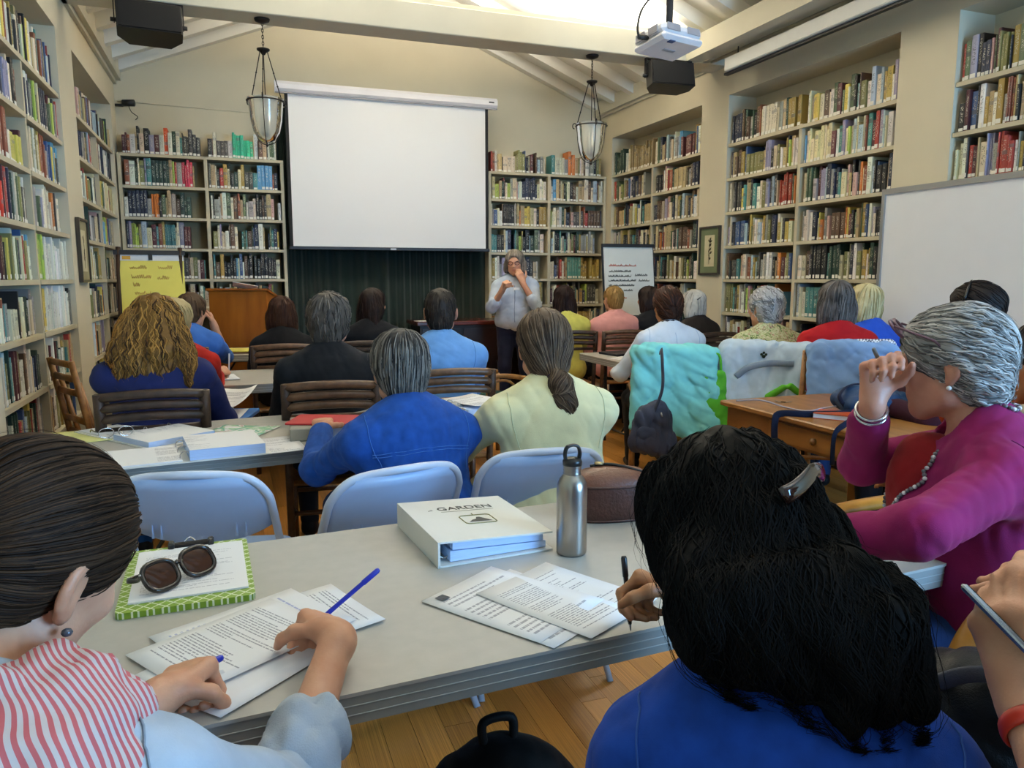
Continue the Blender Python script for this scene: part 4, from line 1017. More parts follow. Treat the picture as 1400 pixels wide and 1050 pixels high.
def hand_prims(w, d, n, side, pose='relaxed', s=1., rmin=0.):
    """w wrist, d finger direction, n direction out of the palm, side = +1 right hand, -1 left hand"""
    d = nrm(d); n = nrm(n-d*np.dot(n, d)); t = nrm(np.cross(d, n))*side   # towards the thumb
    curls, th = POSES[pose]; P = []
    P.append(C_(w-d*.015, w+d*.03*s, .023*s, .024*s, .02))
    offs = (.029, .010, -.009, -.027); lens = ((.044, .027, .021), (.048, .030, .022), (.045, .028, .021), (.035, .021, .018))
    for i in range(4):
        base = w+d*(.088-(.0, -.003, .002, .010)[i])*s+t*offs[i]*s
        P.append(C_(w+d*.018*s+t*offs[i]*.55*s, base, .016*s, .0130*s, .011)); P.append(E_(base-n*.004*s, V(.0105, .0105, .0105)*s, None, .006))
        q = base; dd = d.copy(); ax = nrm(np.cross(d, n)); r = max(.0092*s, rmin)
        dd = nrm(dd+t*offs[i]*(1.2 if curls[i][0] < .4 else -1.5))
        for k in range(3):
            dd = rot_about(dd, ax, curls[i][k]); q2 = q+dd*lens[i][k]*s
            P.append(C_(q, q2, r*(1-.08*k), r*(.92-.08*k), .006)); q = q2
    b = w+d*.028*s+t*.022*s; dd = nrm(d*.62+t*.75+n*.35*th)
    q = b
    P.append(C_(w+d*.02*s, b, .018*s, .016*s, .015))
    for k, l in enumerate((.042, .032, .024)):
        q2 = q+dd*l*s; P.append(C_(q, q2, max(.0125-.0015*k, rmin)*s, max(.0112-.0016*k, rmin)*s, .008)); q = q2; dd = nrm(dd+d*.35+n*.35*th-t*.35*th)
    return P
def ik(S, W, a, b, pole):
    v = W-S; D = np.linalg.norm(v); dn = v/D
    D = min(D, (a+b)*.995); x = (a*a-b*b+D*D)/(2*D); h = math.sqrt(max(a*a-x*x, 0)); p = nrm(pole-dn*np.dot(pole, dn))
    return S+dn*x+p*h, S+dn*D
def locks(field, vt, flow, n, steps, step, rad, seed, lift=.0015, wave=0., wl=.08, start=None, fly=.0, taper=.25, groupk=0):
    rg = np.random.RandomState(seed); src = vt if start is None else vt[start(vt)]
    if len(src) == 0: return None
    P = src[rg.randint(0, len(src), n)]+rg.normal(size=(n, 3))*.002
    ph = rg.uniform(0, 6.28, n); tone = rg.uniform(0, 1, n)**1.5
    wls = wl*rg.uniform(.65, 1.7, n); wamp = wave*rg.uniform(.4, 1.25, n); wl2 = rg.uniform(0, 1.2, n)
    pts = [P]; nor = []; isfly = rg.uniform(size=n) < fly; L_ = rg.uniform(.6, 1.1, n)
    for k in range(steps):
        g = field.grad(P); d = flow(P); d = d-g*(d*g).sum(1, keepdims=True); d /= np.linalg.norm(d, axis=1, keepdims=True)+1e-9
        sd = np.cross(d, g)
        if wave: d = d+sd*(wamp*np.sin(ph+2*PI*k*step/wls+wl2*np.sin(ph*3+k*.35)))[:, None]
        nor.append(g); P = P+d*(step*L_)[:, None]
        dist = field.sample(P); g2 = field.grad(P); tgt = lift+np.where(isfly, .0012*k, 0)
        P = P-g2*np.clip(dist-tgt, -.02, .02)[:, None]*np.where(isfly, .25, 1)[:, None]
        pts.append(P)
    nor.append(field.grad(P)); P = np.stack(pts, 1); N_ = np.stack(nor, 1); m = steps+1
    T = np.gradient(P, axis=1); T /= np.linalg.norm(T, axis=2, keepdims=True)+1e-9; B = np.cross(T, N_); B /= np.linalg.norm(B, axis=2, keepdims=True)+1e-9; N2 = np.cross(B, T)
    u = np.linspace(0, 1, m); pr = np.maximum(np.minimum(1, np.minimum(u/.15, (1-u)/.35)), .0)*(1-taper)+taper*.4
    r = rad*rg.uniform(.6, 1.4, n)[:, None]*pr[None, :]*np.where(isfly, .35, 1)[:, None]
    ring = np.stack([P+N2*r[..., None]*.8, P+B*r[..., None], P-N2*r[..., None]*.8, P-B*r[..., None]], 2)     # n, m, 4, 3
    base = np.arange(n)[:, None, None]*(m*4)+np.arange(m-1)[None, :, None]*4; k4 = np.arange(4)[None, None, :]; k5 = (k4+1) % 4
    Q = np.stack([base+k4, base+k5, base+4+k5, base+4+k4], -1).reshape(-1, 4)
    return ring.reshape(-1, 3), Q, np.repeat(tone, m*4)
def build_hair(name, prims, h, m, parent, org, flow, lk, noise=None, base_tone=.35, seed=1, start=None):
    f = Field(prims, h, noise); vt, q = f.mesh(); tone = np.full(len(vt), base_tone)
    for L_ in lk:
        r = locks(f, vt, flow, seed=seed, start=start, **L_); seed += 1
        if r is None: continue
        q = np.concatenate([q, r[1]+len(vt)]); vt = np.concatenate([vt, r[0]]); tone = np.concatenate([tone, r[2]])
    o = bpy.data.objects.new(name, np_mesh(name, vt-org, q, m, {'tone': tone})); COL.objects.link(o); o.parent = parent
    return o, f
def hair_prims(style, Hc, R, s=1., p=None):
    T = lambda x, y, z: Hc+R@(V(x, y, z)*s); e = lambda c, r, k=.02: E_(T(*c), V(*r)*s, R, k); p = p or {}
    face = lambda a=0: cut(E_(T(0, .112+a, -.040), V(.074, .062, .105)*s, R, .015))
    ears = [cut(E_(T(sx*.088, .004, -.022), V(.022, .024, .034)*s, R, .012)) for sx in (-1, 1)]
    up = R[:, 2]
    if style == 'short':
        P = [e((0, -.014, .036), (.082, .102, .088)), e((0, -.040, -.015), (.073, .068, .075)), e((0, -.06, -.06), (.052, .04, .04))]+[face()]+ears
    elif style == 'full':
        P = [e((0, -.018, .036), (.092, .112, .094)), e((0, -.045, -.012), (.084, .076, .085)), e((0, -.062, -.065), (.058, .042, .048))]+[face()]+ears
    elif style == 'cropped':
        P = [e((0, -.014, .036), (.079, .099, .088)), e((0, -.040, -.010), (.072, .068, .068))]+[face()]+ears
    elif style == 'bob':
        P = [e((0, -.016, .036), (.089, .108, .090)), e((0, -.030, -.035), (.096, .086, .100)), C_(T(-.068, -.03, -.02), T(-.075, -.03, -.105), .032*s, .032*s, .04), C_(T(.068, -.03, -.02), T(.075, -.03, -.105), .032*s, .032*s, .04), e((0, -.055, -.08), (.075, .045, .05))]
        P += [cut(E_(T(0, .115+p.get('open', 0)*.2, -.055+p.get('open', 0)), V(.066+p.get('open', 0), .095, .12)*s, R, .015)), PL_(T(0, 0, p.get('cut', -.125)), -up, .02)]
    elif style == 'long':
        P = [e((0, -.016, .036), (.088, .108, .090)), e((0, -.030, -.035), (.094, .086, .100))]
        for x in (-.055, 0, .055): P.append(C_(T(x, -.05, -.04), T(x*1.3, -.085, -p.get('len', .24)), .045*s, .032*s, .04))
        P += [cut(E_(T(0, .115, -.055), V(.066, .095, .12)*s, R, .015))]
    elif style == 'tight':
        P = [e((0, -.014, .036), (.0805, .101, .089)), e((0, -.048, -.008), (.070, .066, .070)), e((0, -.068, -.05), (.048, .036, .03))]+[face(-.002)]+ears
    return P
CAST = []
def person(label, head, yaw, lean=8, roll=0, hyaw=0, hpitch=0, hroll=0, girth=1., w=.185, skin_='fair', h=.011, hair='short', hcol=('#2a1d14', '#5b4330'), hp=None, hs=1., flow='radial', hlocks=None, hstart=None,
           shirt=None, sleeve=1., fold=.006, trousers=None, armL=None, armR=None, stand=False, seat=.45, bust=0., collar=None, knee=.44, hnoise=(.003, (.03, .05), 3), neckline=.0, extra=None, hback=(0, -.05, .10), legs=True, kneedz=0., hgloss=(), nback=0., ndown=0., nside=0., cuff=False,  hair_custom=None, tone=.35, rmin=0.):
    Hc = V(*head); Rh = frame(yaw+hyaw, hpitch, hroll); Rt = frame(yaw, lean, roll); Rz = frame(yaw); r, f, u = Rt[:, 0], Rt[:, 1], Rt[:, 2]; fz = Rz[:, 1]
    J = Hc+Rh@V(0, -.028, -.075); NB = J-nrm(u+.35*f)*.075-fz*nback-V(0, 0, ndown)+r*nside; zh = (seat+.10) if not stand else .95
    L_ = (NB[2]-zh)/u[2]; hip = NB-u*L_; org = V(hip[0], hip[1], 0)
    root = thing('person', label, 'person', tuple(org)); sk = SK[skin_]; g = girth
    # joints
    arms = []
    for side, spec in ((-1, armL), (1, armR)):
        spec = dict(spec or {}); S = NB-u*.092+r*side*w*.95
        W = V(*spec['t']) if 't' in spec else hip*V(1, 1, 0)+Rz@V(side*.13, .36, 0)+V(0, 0, spec.get('z', .64))
        pole = Rz@V(*spec.get('pole', (side*.38, -.35, -.9))); El, W = ik(S, W, spec.get('a', .275), spec.get('b', .245), pole)
        d = Rz@V(*spec['d']) if 'd' in spec else nrm((W-El)*V(1, 1, .3)); n = Rz@V(*spec['n']) if 'n' in spec else V(0, 0, -1)
        arms.append((side, S, El, W, d, n, spec.get('pose', 'relaxed')))
    A = head_prims(Hc, Rh, hs)
    A.append(C_(J, NB-u*.02, .050*hs, .055, .03))
    tor = [E_(hip+u*.02, V(.165*g, .125*g, .12), Rt, .05), E_(hip+u*L_*.34+f*.01, V(.148*g, .112*g, .15), Rt, .05), E_(hip+u*L_*.70, V(.158*min(g, 1.12), .108*g, .165), Rt, .05),
           C_(NB-u*.10-r*w*.82-f*.012, NB-u*.10+r*w*.82-f*.012, .056, .056, .05), C_(NB+u*.0, NB-u*.078+r*w*.82, .044, .046, .05), C_(NB+u*.0, NB-u*.078-r*w*.82, .044, .046, .05)]
    if bust:
        for sx in (-1, 1): tor.append(E_(hip+u*L_*.60+f*(.085*g)+r*sx*.065, V(.075, .06+bust, .085), Rt, .05))
        tor.append(E_(hip+u*L_*.25+f*.05, V(.13*g, .10*g, .12), Rt, .06))
    A += inflate(tor, -.014)
    upper = []; fore = []; hands = []
    for (side, S, El, W, d, n, pose) in arms:
        upper.append(C_(S, El, .047*(.5+.5*g), .039, .03)); fore.append(C_(El, W, .041, .027, .02)); hands += hand_prims(W, d, n, side, pose, 1., rmin)
    A += inflate(upper, -.006)+[C_(p[1]+(p[2]-p[1])*0, p[2], p[3]-.004, p[4]-.001, .02) for p in fore]+hands
    legp = []; shoes = []
    for sx in (-1, 1):
        if stand:
            a = hip+Rz@V(sx*.09, 0, -.03); kn = org+Rz@V(sx*.10, .03, .50); an = org+Rz@V(sx*.11, -.02, .09)
        else:
            a = hip+Rz@V(sx*.095, .04, -.02); kn = hip*V(1, 1, 0)+Rz@V(sx*.14, knee, seat+.06+kneedz); an = hip*V(1, 1, 0)+Rz@V(sx*.13, knee-.03, .09)
        legp += [C_(a, kn, .085*(.5+.5*g), .060, .04), C_(kn, an, .058, .042, .03)]
        shoes.append([C_(an+V(0, 0, -.045)-fz*.03, an+V(0, 0, -.058)+fz*.13, .040, .032, .02), C_(an, an+V(0, 0, -.05), .042, .045, .02)])
    if legs: A += inflate(legp, -.016)
    lips = Hc+Rh@(V(0, .088, -.065)*hs)
    att = lambda vt: {'lips': np.clip(1.3-np.linalg.norm((vt-lips)*V(1, 1, 1.0)@Rh/V(.024, .02, .012), axis=1), 0, 1)}
    sdf_part('body', A, h, sk, root, org, attrs=att)
    hc = max(h, .007)
    shirt_field = hair_field = None
    if shirt is not None:
        Sp = inflate(tor, .007)+inflate(upper, .008)
        if sleeve > 1: Sp += [C_(p[1], p[1]+(p[2]-p[1])*(sleeve-1), p[3]+.010, p[3]+(p[4]-p[3])*(sleeve-1)+.012, .03) for p in fore]
        elif sleeve < 1:
            Sp = inflate(tor, .008)+([C_(p[1], p[1]+(p[2]-p[1])*sleeve, p[3]+.008, p[4]+.014, .03) for p in upper] if sleeve > .05 else [])
        Sp.append(E_(hip-u*.02+f*.0, V(.175*g, .135*g, .10), Rt, .05))
        Sp += [cut(C_(NB-u*(.02+neckline)+f*.02, J+f*.02, .052+neckline*.35, .07, .012))]
        shirt_field = sdf_part('shirt', Sp, hc, shirt, root, org, noise=(fold, (.05, .085, .17), int(abs(head[0])*1000) % 997))[1]
    if cuff:
        for (side, S, El, W, d, n, pose) in arms:
            a_, b_ = El+(W-El)*(sleeve-1-.10), El+(W-El)*(sleeve-1+.03)
            part_c = [C_(a_, b_, .041-.014*(sleeve-1)+.019, .041-.014*(sleeve-1)+.018, .01)]
            sdf_part('cuff', part_c, hc, shirt, root, org, noise=(fold*.8, (.04, .07), 6))
    if collar is not None:
        cp = []
        for k in range(12):
            a0, a1 = [-.15*PI+2*PI*.0+q*(2*PI-.0)/12 for q in (k, k+1)]
            q0, q1 = [NB+u*(.012+.018*(-math.cos(a) if False else -math.sin(a))*1.0*.6)+(r*math.cos(a)*.068+f*(math.sin(a)*.064+.012)) for a in (a0, a1)]
            cp += [C_(q0, q1, .010, .010, .006), C_(q0+u*.018, q1+u*.018, .008, .008, .006)]
        sdf_part('collar', cp, min(hc, .008), collar, root, org)
    if legs:
        sdf_part('trousers', inflate(legp, .006)+[E_(hip-u*.05, V(.150*g, .115*g, .09), Rt, .05)], max(h, .012), trousers or cloth('dark_trousers', '#1c1d24'), root, org, noise=(.005, (.08, .15), 5))
        for s_ in shoes: sdf_part('shoe', s_, .012, cloth('shoe_dark', '#17161a', rough=.5), root, org)
    # hair
    if hair or hair_custom:
        HP = hair_custom(Hc, Rh, hs, NB, Rt) if hair_custom else hair_prims(hair, Hc, Rh, hs, hp)
        cr = Hc+Rh@(V(*hback)*hs)
        if flow == 'radial': fl_ = lambda P: (P-cr)*V(1, 1, .6)/np.maximum(np.linalg.norm(P-cr, axis=1, keepdims=True), .02)+V(0, 0, -.35)
        elif flow == 'down': fl_ = lambda P: .55*(P-cr)*V(1, 1, 0)/np.maximum(np.linalg.norm(P-cr, axis=1, keepdims=True), .03)+V(0, 0, -1.)
        elif flow == 'sweep': sw = Rh@V(0, -1, -.25); fl_ = lambda P: .5*(P-cr)/np.maximum(np.linalg.norm(P-cr, axis=1, keepdims=True), .03)+sw
        else:
            tie = Hc+Rh@(V(*flow)*hs); fl_ = lambda P: (tie-P)/np.maximum(np.linalg.norm(tie-P, axis=1, keepdims=True), .015)
        st = (lambda vt: hstart(vt, Hc, Rh)) if hstart else None
        lk = hlocks if hlocks is not None else [dict(n=190, steps=7, step=.013, rad=.0032)]
        hair_field = build_hair('hair', HP, max(.0055, min(h, .008)), hairmat(*hcol, *hgloss), root, org, fl_, lk, hnoise, tone, int(abs(head[1])*1000) % 991, st)[1]
    d_ = dict(shirt_field=shirt_field, hair_field=hair_field, root=root, yaw=yaw, label=label, org=org, Hc=Hc, Rh=Rh, NB=NB, Rt=Rt, hip=hip, arms=arms, L=L_)
    CAST.append(d_); return d_
def part(P, name, prims, h, m, noise=None): return sdf_part(name, prims, h, m, P['root'], P['org'], noise)[0]
def mpart(P, name, mb, m, parent=None):
    mb.v = [tuple(V(*p)-P['org']) for p in mb.v]; return mb.build(name, m, parent or P['root'])

def push(p, fields, d=.005):
    p = np.array(p, float)[None, :]
    for _ in range(6):
        vals = [f.sample(p)[0] for f in fields]; i = int(np.argmin(vals))
        if vals[i] >= d: break
        p = p+fields[i].grad(p)*(d-vals[i])
    return p[0]

def seam(P, pts, m, r=.0013, n=10):
    """stitched seam lying on the shirt"""
    q = [push(p, [P['shirt_field']], .0015) for p in crom(pts, n)]
    out = []
    for p in q:
        g = P['shirt_field'].grad(p[None, :])[0]; d = P['shirt_field'].sample(p[None, :])[0]; out.append(p-g*np.clip(d-.0012, -.05, .05))
    return mpart(P, 'seam', MB().tube(out, r, 5), m)
# ================================================================== the people
JEANS = cloth('jeans', '#27406f', .2); BLACKC = cloth('black_knit', '#131317', .2); KHAKI = cloth('khaki', '#8f8768'); GREYT = cloth('grey_trousers', '#3b3c42')
far = [dict(n=170, steps=7, step=.014, rad=.0034)]
mid = [dict(n=520, steps=9, step=.013, rad=.0026), dict(n=60, steps=9, step=.013, rad=.0018, fly=.6)]
near = [dict(n=1100, steps=11, step=.012, rad=.0021), dict(n=150, steps=11, step=.013, rad=.0014, fly=.6)]

# --- standing speaker
P = person('standing woman with grey bob and glasses in pale blue shirt, hands raised', (2.56, 6.95, 1.505), 158, lean=1, hyaw=-4, hpitch=6, girth=1.12, h=.008, hair='bob', hp={'open': .012, 'cut': -.095}, hcol=('#4c443c', '#a59a8c'), flow='down', hlocks=[dict(n=260, steps=8, step=.014, rad=.003)],
           shirt=cloth('pale_chambray', '#b4bfd0', .08), sleeve=1.25, cuff=True, trousers=cloth('navy_trousers', '#1d2138'), stand=True, bust=.01, collar=cloth('pale_chambray', '#a8b3c4'),
           armR=dict(t=(2.36, 6.74, 1.25), pole=(.5, -.2, -1), d=(-.35, .35, .8), n=(-.6, .5, 0), pose='fist'), armL=dict(t=(2.575, 6.765, 1.31), pole=(-.6, -.1, -1), d=(.35, -.1, .9), n=(.3, -.9, 0), pose='hold'), rmin=.010)
mb = MB(); T = lambda x, y, z: P['Hc']+P['Rh']@V(x, y, z)
for sx in (-1, 1): mb.tube([T(sx*.032+.022*math.cos(a), .092, .004+.016*math.sin(a)) for a in np.linspace(0, 2*PI, 15)[:-1]], .0028, 5, closed=True); mb.tube([T(sx*.054, .088, .006), T(sx*.082, -.005, .004)], .0025, 5)
mb.tube([T(-.011, .094, .008), T(.011, .094, .008)], .0025, 5); mpart(P, 'eyeglasses', mb, mat('glasses_dark_red', '#3a1416', .4))
mpart(P, 'name_tag', MB().box((2.495, 6.80, 1.245), (2.555, 6.804, 1.27)), mat('paper_white', '#e4e4e2'))
o = MB().tube([(2.42, 6.70, 1.33), (2.35, 6.70, 1.30)], .008, 8).build('pointer_remote', M_BLACK); tag(o, 'small black remote in the standing speaker\'s right hand', 'remote')

# --- left rows
def curly(Hc, R, s, NB, Rt):
    T = lambda x, y, z: Hc+R@V(x, y, z); D = lambda x, y, z: Hc+Rt@V(x, y, z)
    P = [E_(T(0, -.018, .036), (.096, .114, .094), R, .03), E_(T(0, -.04, -.03), (.105, .09, .10), R, .03)]
    rg = np.random.RandomState(8)
    for k in range(26):
        a = rg.uniform(-1.25, 1.25); z0 = rg.uniform(-.06, .02); x = .095*math.sin(a); y = -.05-.06*math.cos(a); l = rg.uniform(.16, .27)
        P.append(C_(D(x, y, z0), D(x*1.55+rg.uniform(-.015, .015), y-.045, z0-l*.62), .034, .026, .03)); P.append(C_(D(x*1.55, y-.045, z0-l*.62), D(x*1.6+rg.uniform(-.03, .03), y-.05, z0-l), .026, .014, .02))
    P.append(cut(E_(T(0, .115, -.055), (.07, .09, .12), R, .015)))
    return P
P7 = person('woman with long wavy red-blond hair and navy top, writing', (-.335, 3.70, 1.155), 2, lean=10, hyaw=-14, hpitch=14, girth=1.15, w=.20, h=.009, hair_custom=curly, hcol=('#351e0e', '#b58440'), flow='down', hnoise=(.007, (.035, .06), 5),
            hlocks=[dict(n=620, steps=15, step=.015, rad=.0036, wave=.75, wl=.075), dict(n=120, steps=12, step=.015, rad=.002, wave=.8, wl=.06, fly=.7)], shirt=cloth('navy_knit', '#20295a', .15), sleeve=1.75, trousers=cloth('blue_jeans_bright', '#2c62a8'), knee=.5,
            armR=dict(t=(-.12, 3.96, .76), d=(.25, .7, .2), n=(-.3, .1, -.8), pose='write'), armL=dict(t=(-.28, 4.0, .76), pose='relaxed'))
P8 = person('person with short blond-grey hair and red sweater, mostly hidden behind wavy-haired woman', (-.315, 4.56, 1.125), -6, lean=8, hyaw=-15, hair='full', hcol=('#8d7a52', '#cbb88a'), hlocks=far, shirt=cloth('red_sweater', '#a51d14'), sleeve=1.8, girth=1.1,
            armR=dict(t=(-.125, 4.85, .80), d=(.55, .8, 0), n=(-.6, 0, -.7), pose='write', pole=(.1, -.4, -1)), armL=dict(t=(-.42, 4.88, .79)))
P9 = person('man with brown hair and bright blue shirt, hand against his cheek', (-.29, 5.88, 1.125), -12, lean=12, hyaw=-22, hpitch=6, hair='full', hcol=('#32241a', '#6b5138'), hlocks=far, shirt=cloth('bright_blue_shirt', '#3a69b6', .12), sleeve=1.0, girth=1.1, collar=cloth('bright_blue_shirt', '#3a69b6'),
            armR=dict(t=(-.155, 5.97, 1.01), d=(-.25, .1, .9), n=(-.8, -.1, .1), pose='hold', pole=(.25, .7, -1)), armL=dict(t=(-.36, 6.2, .79)), trousers=KHAKI)
P10 = person('man with short grey hair and charcoal sweater on bamboo chair', (.425, 3.72, 1.155), -6, lean=6, hyaw=-16, hpitch=2, hs=1.06, w=.205, girth=1.15, skin_='pink', h=.009, hair='full', hcol=('#2a2623', '#7d746b'), hnoise=(.006, (.025, .04), 3), flow='radial', hlocks=[dict(n=420, steps=6, step=.012, rad=.0034), dict(n=80, steps=6, step=.012, rad=.002, fly=.7)],
             shirt=cloth('charcoal_sweater', '#1c1e23', .2), sleeve=1.9, armL=dict(t=(.25, 4.05, .66)), armR=dict(t=(.62, 4.05, .66)))
P11 = person('man with short dark hair and light blue shirt, collar turned down', (1.05, 4.02, 1.175), -4, lean=5, hyaw=-12, hs=1.04, w=.205, girth=1.2, h=.009, skin_='pink', hair='short', hcol=('#17120f', '#4a4038'), flow='radial', hlocks=[dict(n=420, steps=5, step=.011, rad=.0026)],
             shirt=cloth('light_blue_shirt', '#6b9bd2', .08), sleeve=1.9, collar=cloth('light_blue_shirt', '#6b9bd2'), armL=dict(t=(.92, 4.38, .66)), armR=dict(t=(1.26, 4.36, .66)), trousers=KHAKI)
P12 = person('woman with straight brown bob and black top before the lectern', (.315, 5.76, 1.105), -3, lean=5, hyaw=-6, hair='bob', hcol=('#2a1710', '#5b3a28'), flow='down', hlocks=[dict(n=260, steps=9, step=.015, rad=.003)], shirt=BLACKC, sleeve=.6, neckline=.03, w=.18)
P13 = person('woman with long dark hair and black top facing right, before curtain', (.99, 5.80, 1.16), -14, lean=5, hyaw=-34, hair='long', hp={'len': .20}, hcol=('#120b09', '#35211a'), flow='down', hlocks=[dict(n=260, steps=10, step=.015, rad=.003)], shirt=BLACKC, sleeve=1.6)
# --- second row, on the white chairs
P5 = person('person with short silver-streaked hair and blue denim shirt on white chair', (.52, 2.56, 1.045), 8, lean=16, hyaw=-4, hpitch=16, hs=1.06, w=.20, girth=1.18, h=.007, hair='full', hcol=('#1b1a1c', '#948d84'), hback=(.02, -.02, .125), flow='down', hnoise=(.003, (.03, .05), 3),
            hlocks=[dict(n=950, steps=11, step=.013, rad=.0022), dict(n=160, steps=10, step=.013, rad=.0014, fly=.7)], shirt=cloth('denim_blue', '#1c4c9c', .18, nscale=30, bscale=700), sleeve=1.85, fold=.007, collar=cloth('denim_blue', '#1c4c9c'), tone=.12,
            armL=dict(t=(.28, 2.86, .80), pole=(-.5, -.4, -.8)), armR=dict(t=(.66, 2.96, .80), pole=(.5, -.4, -.8)), trousers=JEANS)
def ponytail(Hc, R, s, NB, Rt):
    T = lambda x, y, z: Hc+R@(V(x, y, z)*s); D = lambda x, y, z: Hc+Rt@V(x, y, z)
    P = [E_(T(0, -.015, .036), V(.088, .108, .092)*s, R, .03), E_(T(0, -.045, -.015), V(.082, .074, .085)*s, R, .03), E_(T(0, -.07, -.07), V(.06, .045, .045)*s, R, .03)]
    tail = [D(.0, -.115, -.095), D(.008, -.15, -.14), D(.018, -.155, -.20), D(.025, -.145, -.26), D(.04, -.135, -.31)]
    P += chain(tail, [.024, .036, .034, .026, .010], .02)
    for k in range(5): P.append(C_(tail[2]+V(.012*(k-2), 0, 0), tail[4]+V(.016*(k-2), -.01, .01*abs(k-2)), .018, .005, .012))
    P += [cut(E_(T(0, .112, -.04), V(.074, .062, .105)*s, R, .015))]
    return P
P6 = person('woman with brown-grey ponytail and pale yellow-green shirt on white chair', (1.03, 2.50, 1.115), -4, lean=9, hyaw=-2, hpitch=8, hs=1.06, w=.20, girth=1.2, h=.007, hair_custom=ponytail, hcol=('#2e1f17', '#84705c'), hback=(0, .02, .13), flow=(0, -.14, -.16),
            hlocks=[dict(n=950, steps=12, step=.013, rad=.0022), dict(n=160, steps=10, step=.014, rad=.0014, fly=.7)], shirt=cloth('pale_yellow_green', '#e2dfb4', .06, rough=.9), sleeve=1.6, fold=.007, trousers=KHAKI,
            armL=dict(t=(.80, 2.86, .79), pole=(-.5, -.4, -.8)), armR=dict(t=(1.22, 2.86, .70), pole=(.5, -.4, -.8)))
mb = MB(); q = P6['Hc']+P6['Rt']@V(0, -.125, -.108); mb.tube([q+P6['Rt']@V(.026*math.cos(a), .02*math.sin(a), .004*math.sin(2*a)) for a in np.linspace(0, 2*PI, 17)[:-1]], .005, 6, closed=True); mpart(P6, 'hair_tie', mb, cloth('purple_tie', '#2f1d4a'))
# --- right rows
person('woman with long dark hair and yellow top near the standing speaker', (2.79, 6.30, 1.17), -8, lean=5, hair='long', hp={'len': .19}, hcol=('#170d0b', '#38231b'), flow='down', hlocks=[dict(n=240, steps=10, step=.015, rad=.003)], shirt=cloth('yellow_top', '#d2c963'), sleeve=.6)
person('person with cropped blond hair and pink shirt before white flip chart', (3.25, 6.22, 1.165), -10, lean=6, hyaw=14, hair='short', hcol=('#7a5a30', '#bf9a5c'), hlocks=[dict(n=260, steps=5, step=.011, rad=.003)], shirt=cloth('pink_shirt', '#d1938f', .06), sleeve=1.8, girth=1.15, w=.20, collar=cloth('pink_shirt', '#d1938f'))
person('woman with dark shoulder-length hair and black top under white flip chart', (3.60, 6.20, 1.16), 4, lean=8, hyaw=12, hair='bob', hcol=('#160d0a', '#3a261c'), flow='down', hlocks=far, shirt=BLACKC, sleeve=1.7)
P18 = person('woman with pinned-up white hair and dark sleeveless top', (3.76, 5.70, 1.135), 2, lean=5, hyaw=10, skin_='tan', hair='bob', hcol=('#8d8880', '#d8d4cc'), flow='down', hlocks=[dict(n=260, steps=8, step=.014, rad=.003)], shirt=cloth('dark_brown_top', '#241d1a'), sleeve=.0, girth=1.05, tone=.6)
mpart(P18, 'hair_pin', MB().tube([P18['Hc']+P18['Rh']@V(-.06, -.11, .04), P18['Hc']+P18['Rh']@V(-.02, -.115, .065)], .005, 6), M_BLACK)
P17 = person('woman with short auburn-brown hair and white shirt with navy collar', (2.70, 4.40, 1.175), -12, lean=8, hyaw=6, hpitch=4, skin_='tan', h=.009, w=.19, girth=1.08, hair='full', hcol=('#1c0f0a', '#5a3322'), flow='sweep', hlocks=[dict(n=420, steps=8, step=.013, rad=.003)], hnoise=(.005, (.03, .05), 9),
             shirt=cloth('white_cotton', '#ccd6e6', .05), sleeve=1.85, collar=cloth('navy_collar', '#171a2a'), armL=dict(t=(2.50, 4.72, .70), pole=(-.6, -.3, -.8)), armR=dict(t=(2.92, 4.74, .66)), trousers=cloth('black_trousers', '#101014'))
person('person with curly silver hair and green floral blouse', (3.25, 4.10, 1.165), -16, lean=7, hyaw=24, hpitch=2, h=.009, w=.20, girth=1.2, hair='full', hs=1.05, hcol=('#6f6c6a', '#d6d4d2'), hnoise=(.008, (.03, .05), 2), flow='sweep', hlocks=[dict(n=420, steps=6, step=.012, rad=.004, wave=.7, wl=.05)], tone=.5,
       shirt=floral('green_floral', ['#4e5a34', '#8c9a5e', '#b5bb8a', '#c7c2a0', '#9aa56c', '#b98a7a', '#5d6a4a']), sleeve=1.8, armL=dict(t=(3.02, 4.5, .79), pole=(-.7, -.3, -.7)), armR=dict(t=(3.5, 4.45, .72)))
P20 = person('woman with dark grey bob and bright red sweater', (3.38, 3.62, 1.215), -18, lean=4, hyaw=0, h=.009, w=.19, hair='bob', hs=1.06, hcol=('#2c2624', '#8a817b'), flow='down', hlocks=[dict(n=420, steps=10, step=.014, rad=.0028)],
       shirt=cloth('bright_red_sweater', '#a8151a', .1), sleeve=1.9, armL=dict(t=(3.13, 3.74, .80), pole=(-.25, -.3, -1), d=(.2, 1, 0)), armR=dict(t=(3.55, 3.95, .66)), trousers=JEANS)
person('woman with straight blond hair and royal blue top beside right wall', (3.84, 3.86, 1.20), -6, lean=6, hyaw=16, hair='bob', hcol=('#97834f', '#e0d2a4'), flow='down', hlocks=[dict(n=300, steps=10, step=.015, rad=.003)], tone=.6, shirt=cloth('royal_blue', '#2850b4'), sleeve=.7, w=.17)
P22 = person('dark-haired woman in maroon top seated beyond the oak desk', (3.04, 2.44, 1.215), 22, lean=4, hyaw=14, hair='full', hcol=('#0e0a0a', '#2d221e'), flow='sweep', hlocks=[dict(n=300, steps=8, step=.013, rad=.003)], shirt=cloth('dark_maroon', '#33101c'), sleeve=1.8, skin_='tan', armR=dict(t=(3.0, 2.8, .80)), armL=dict(t=(2.75, 2.62, .80)))
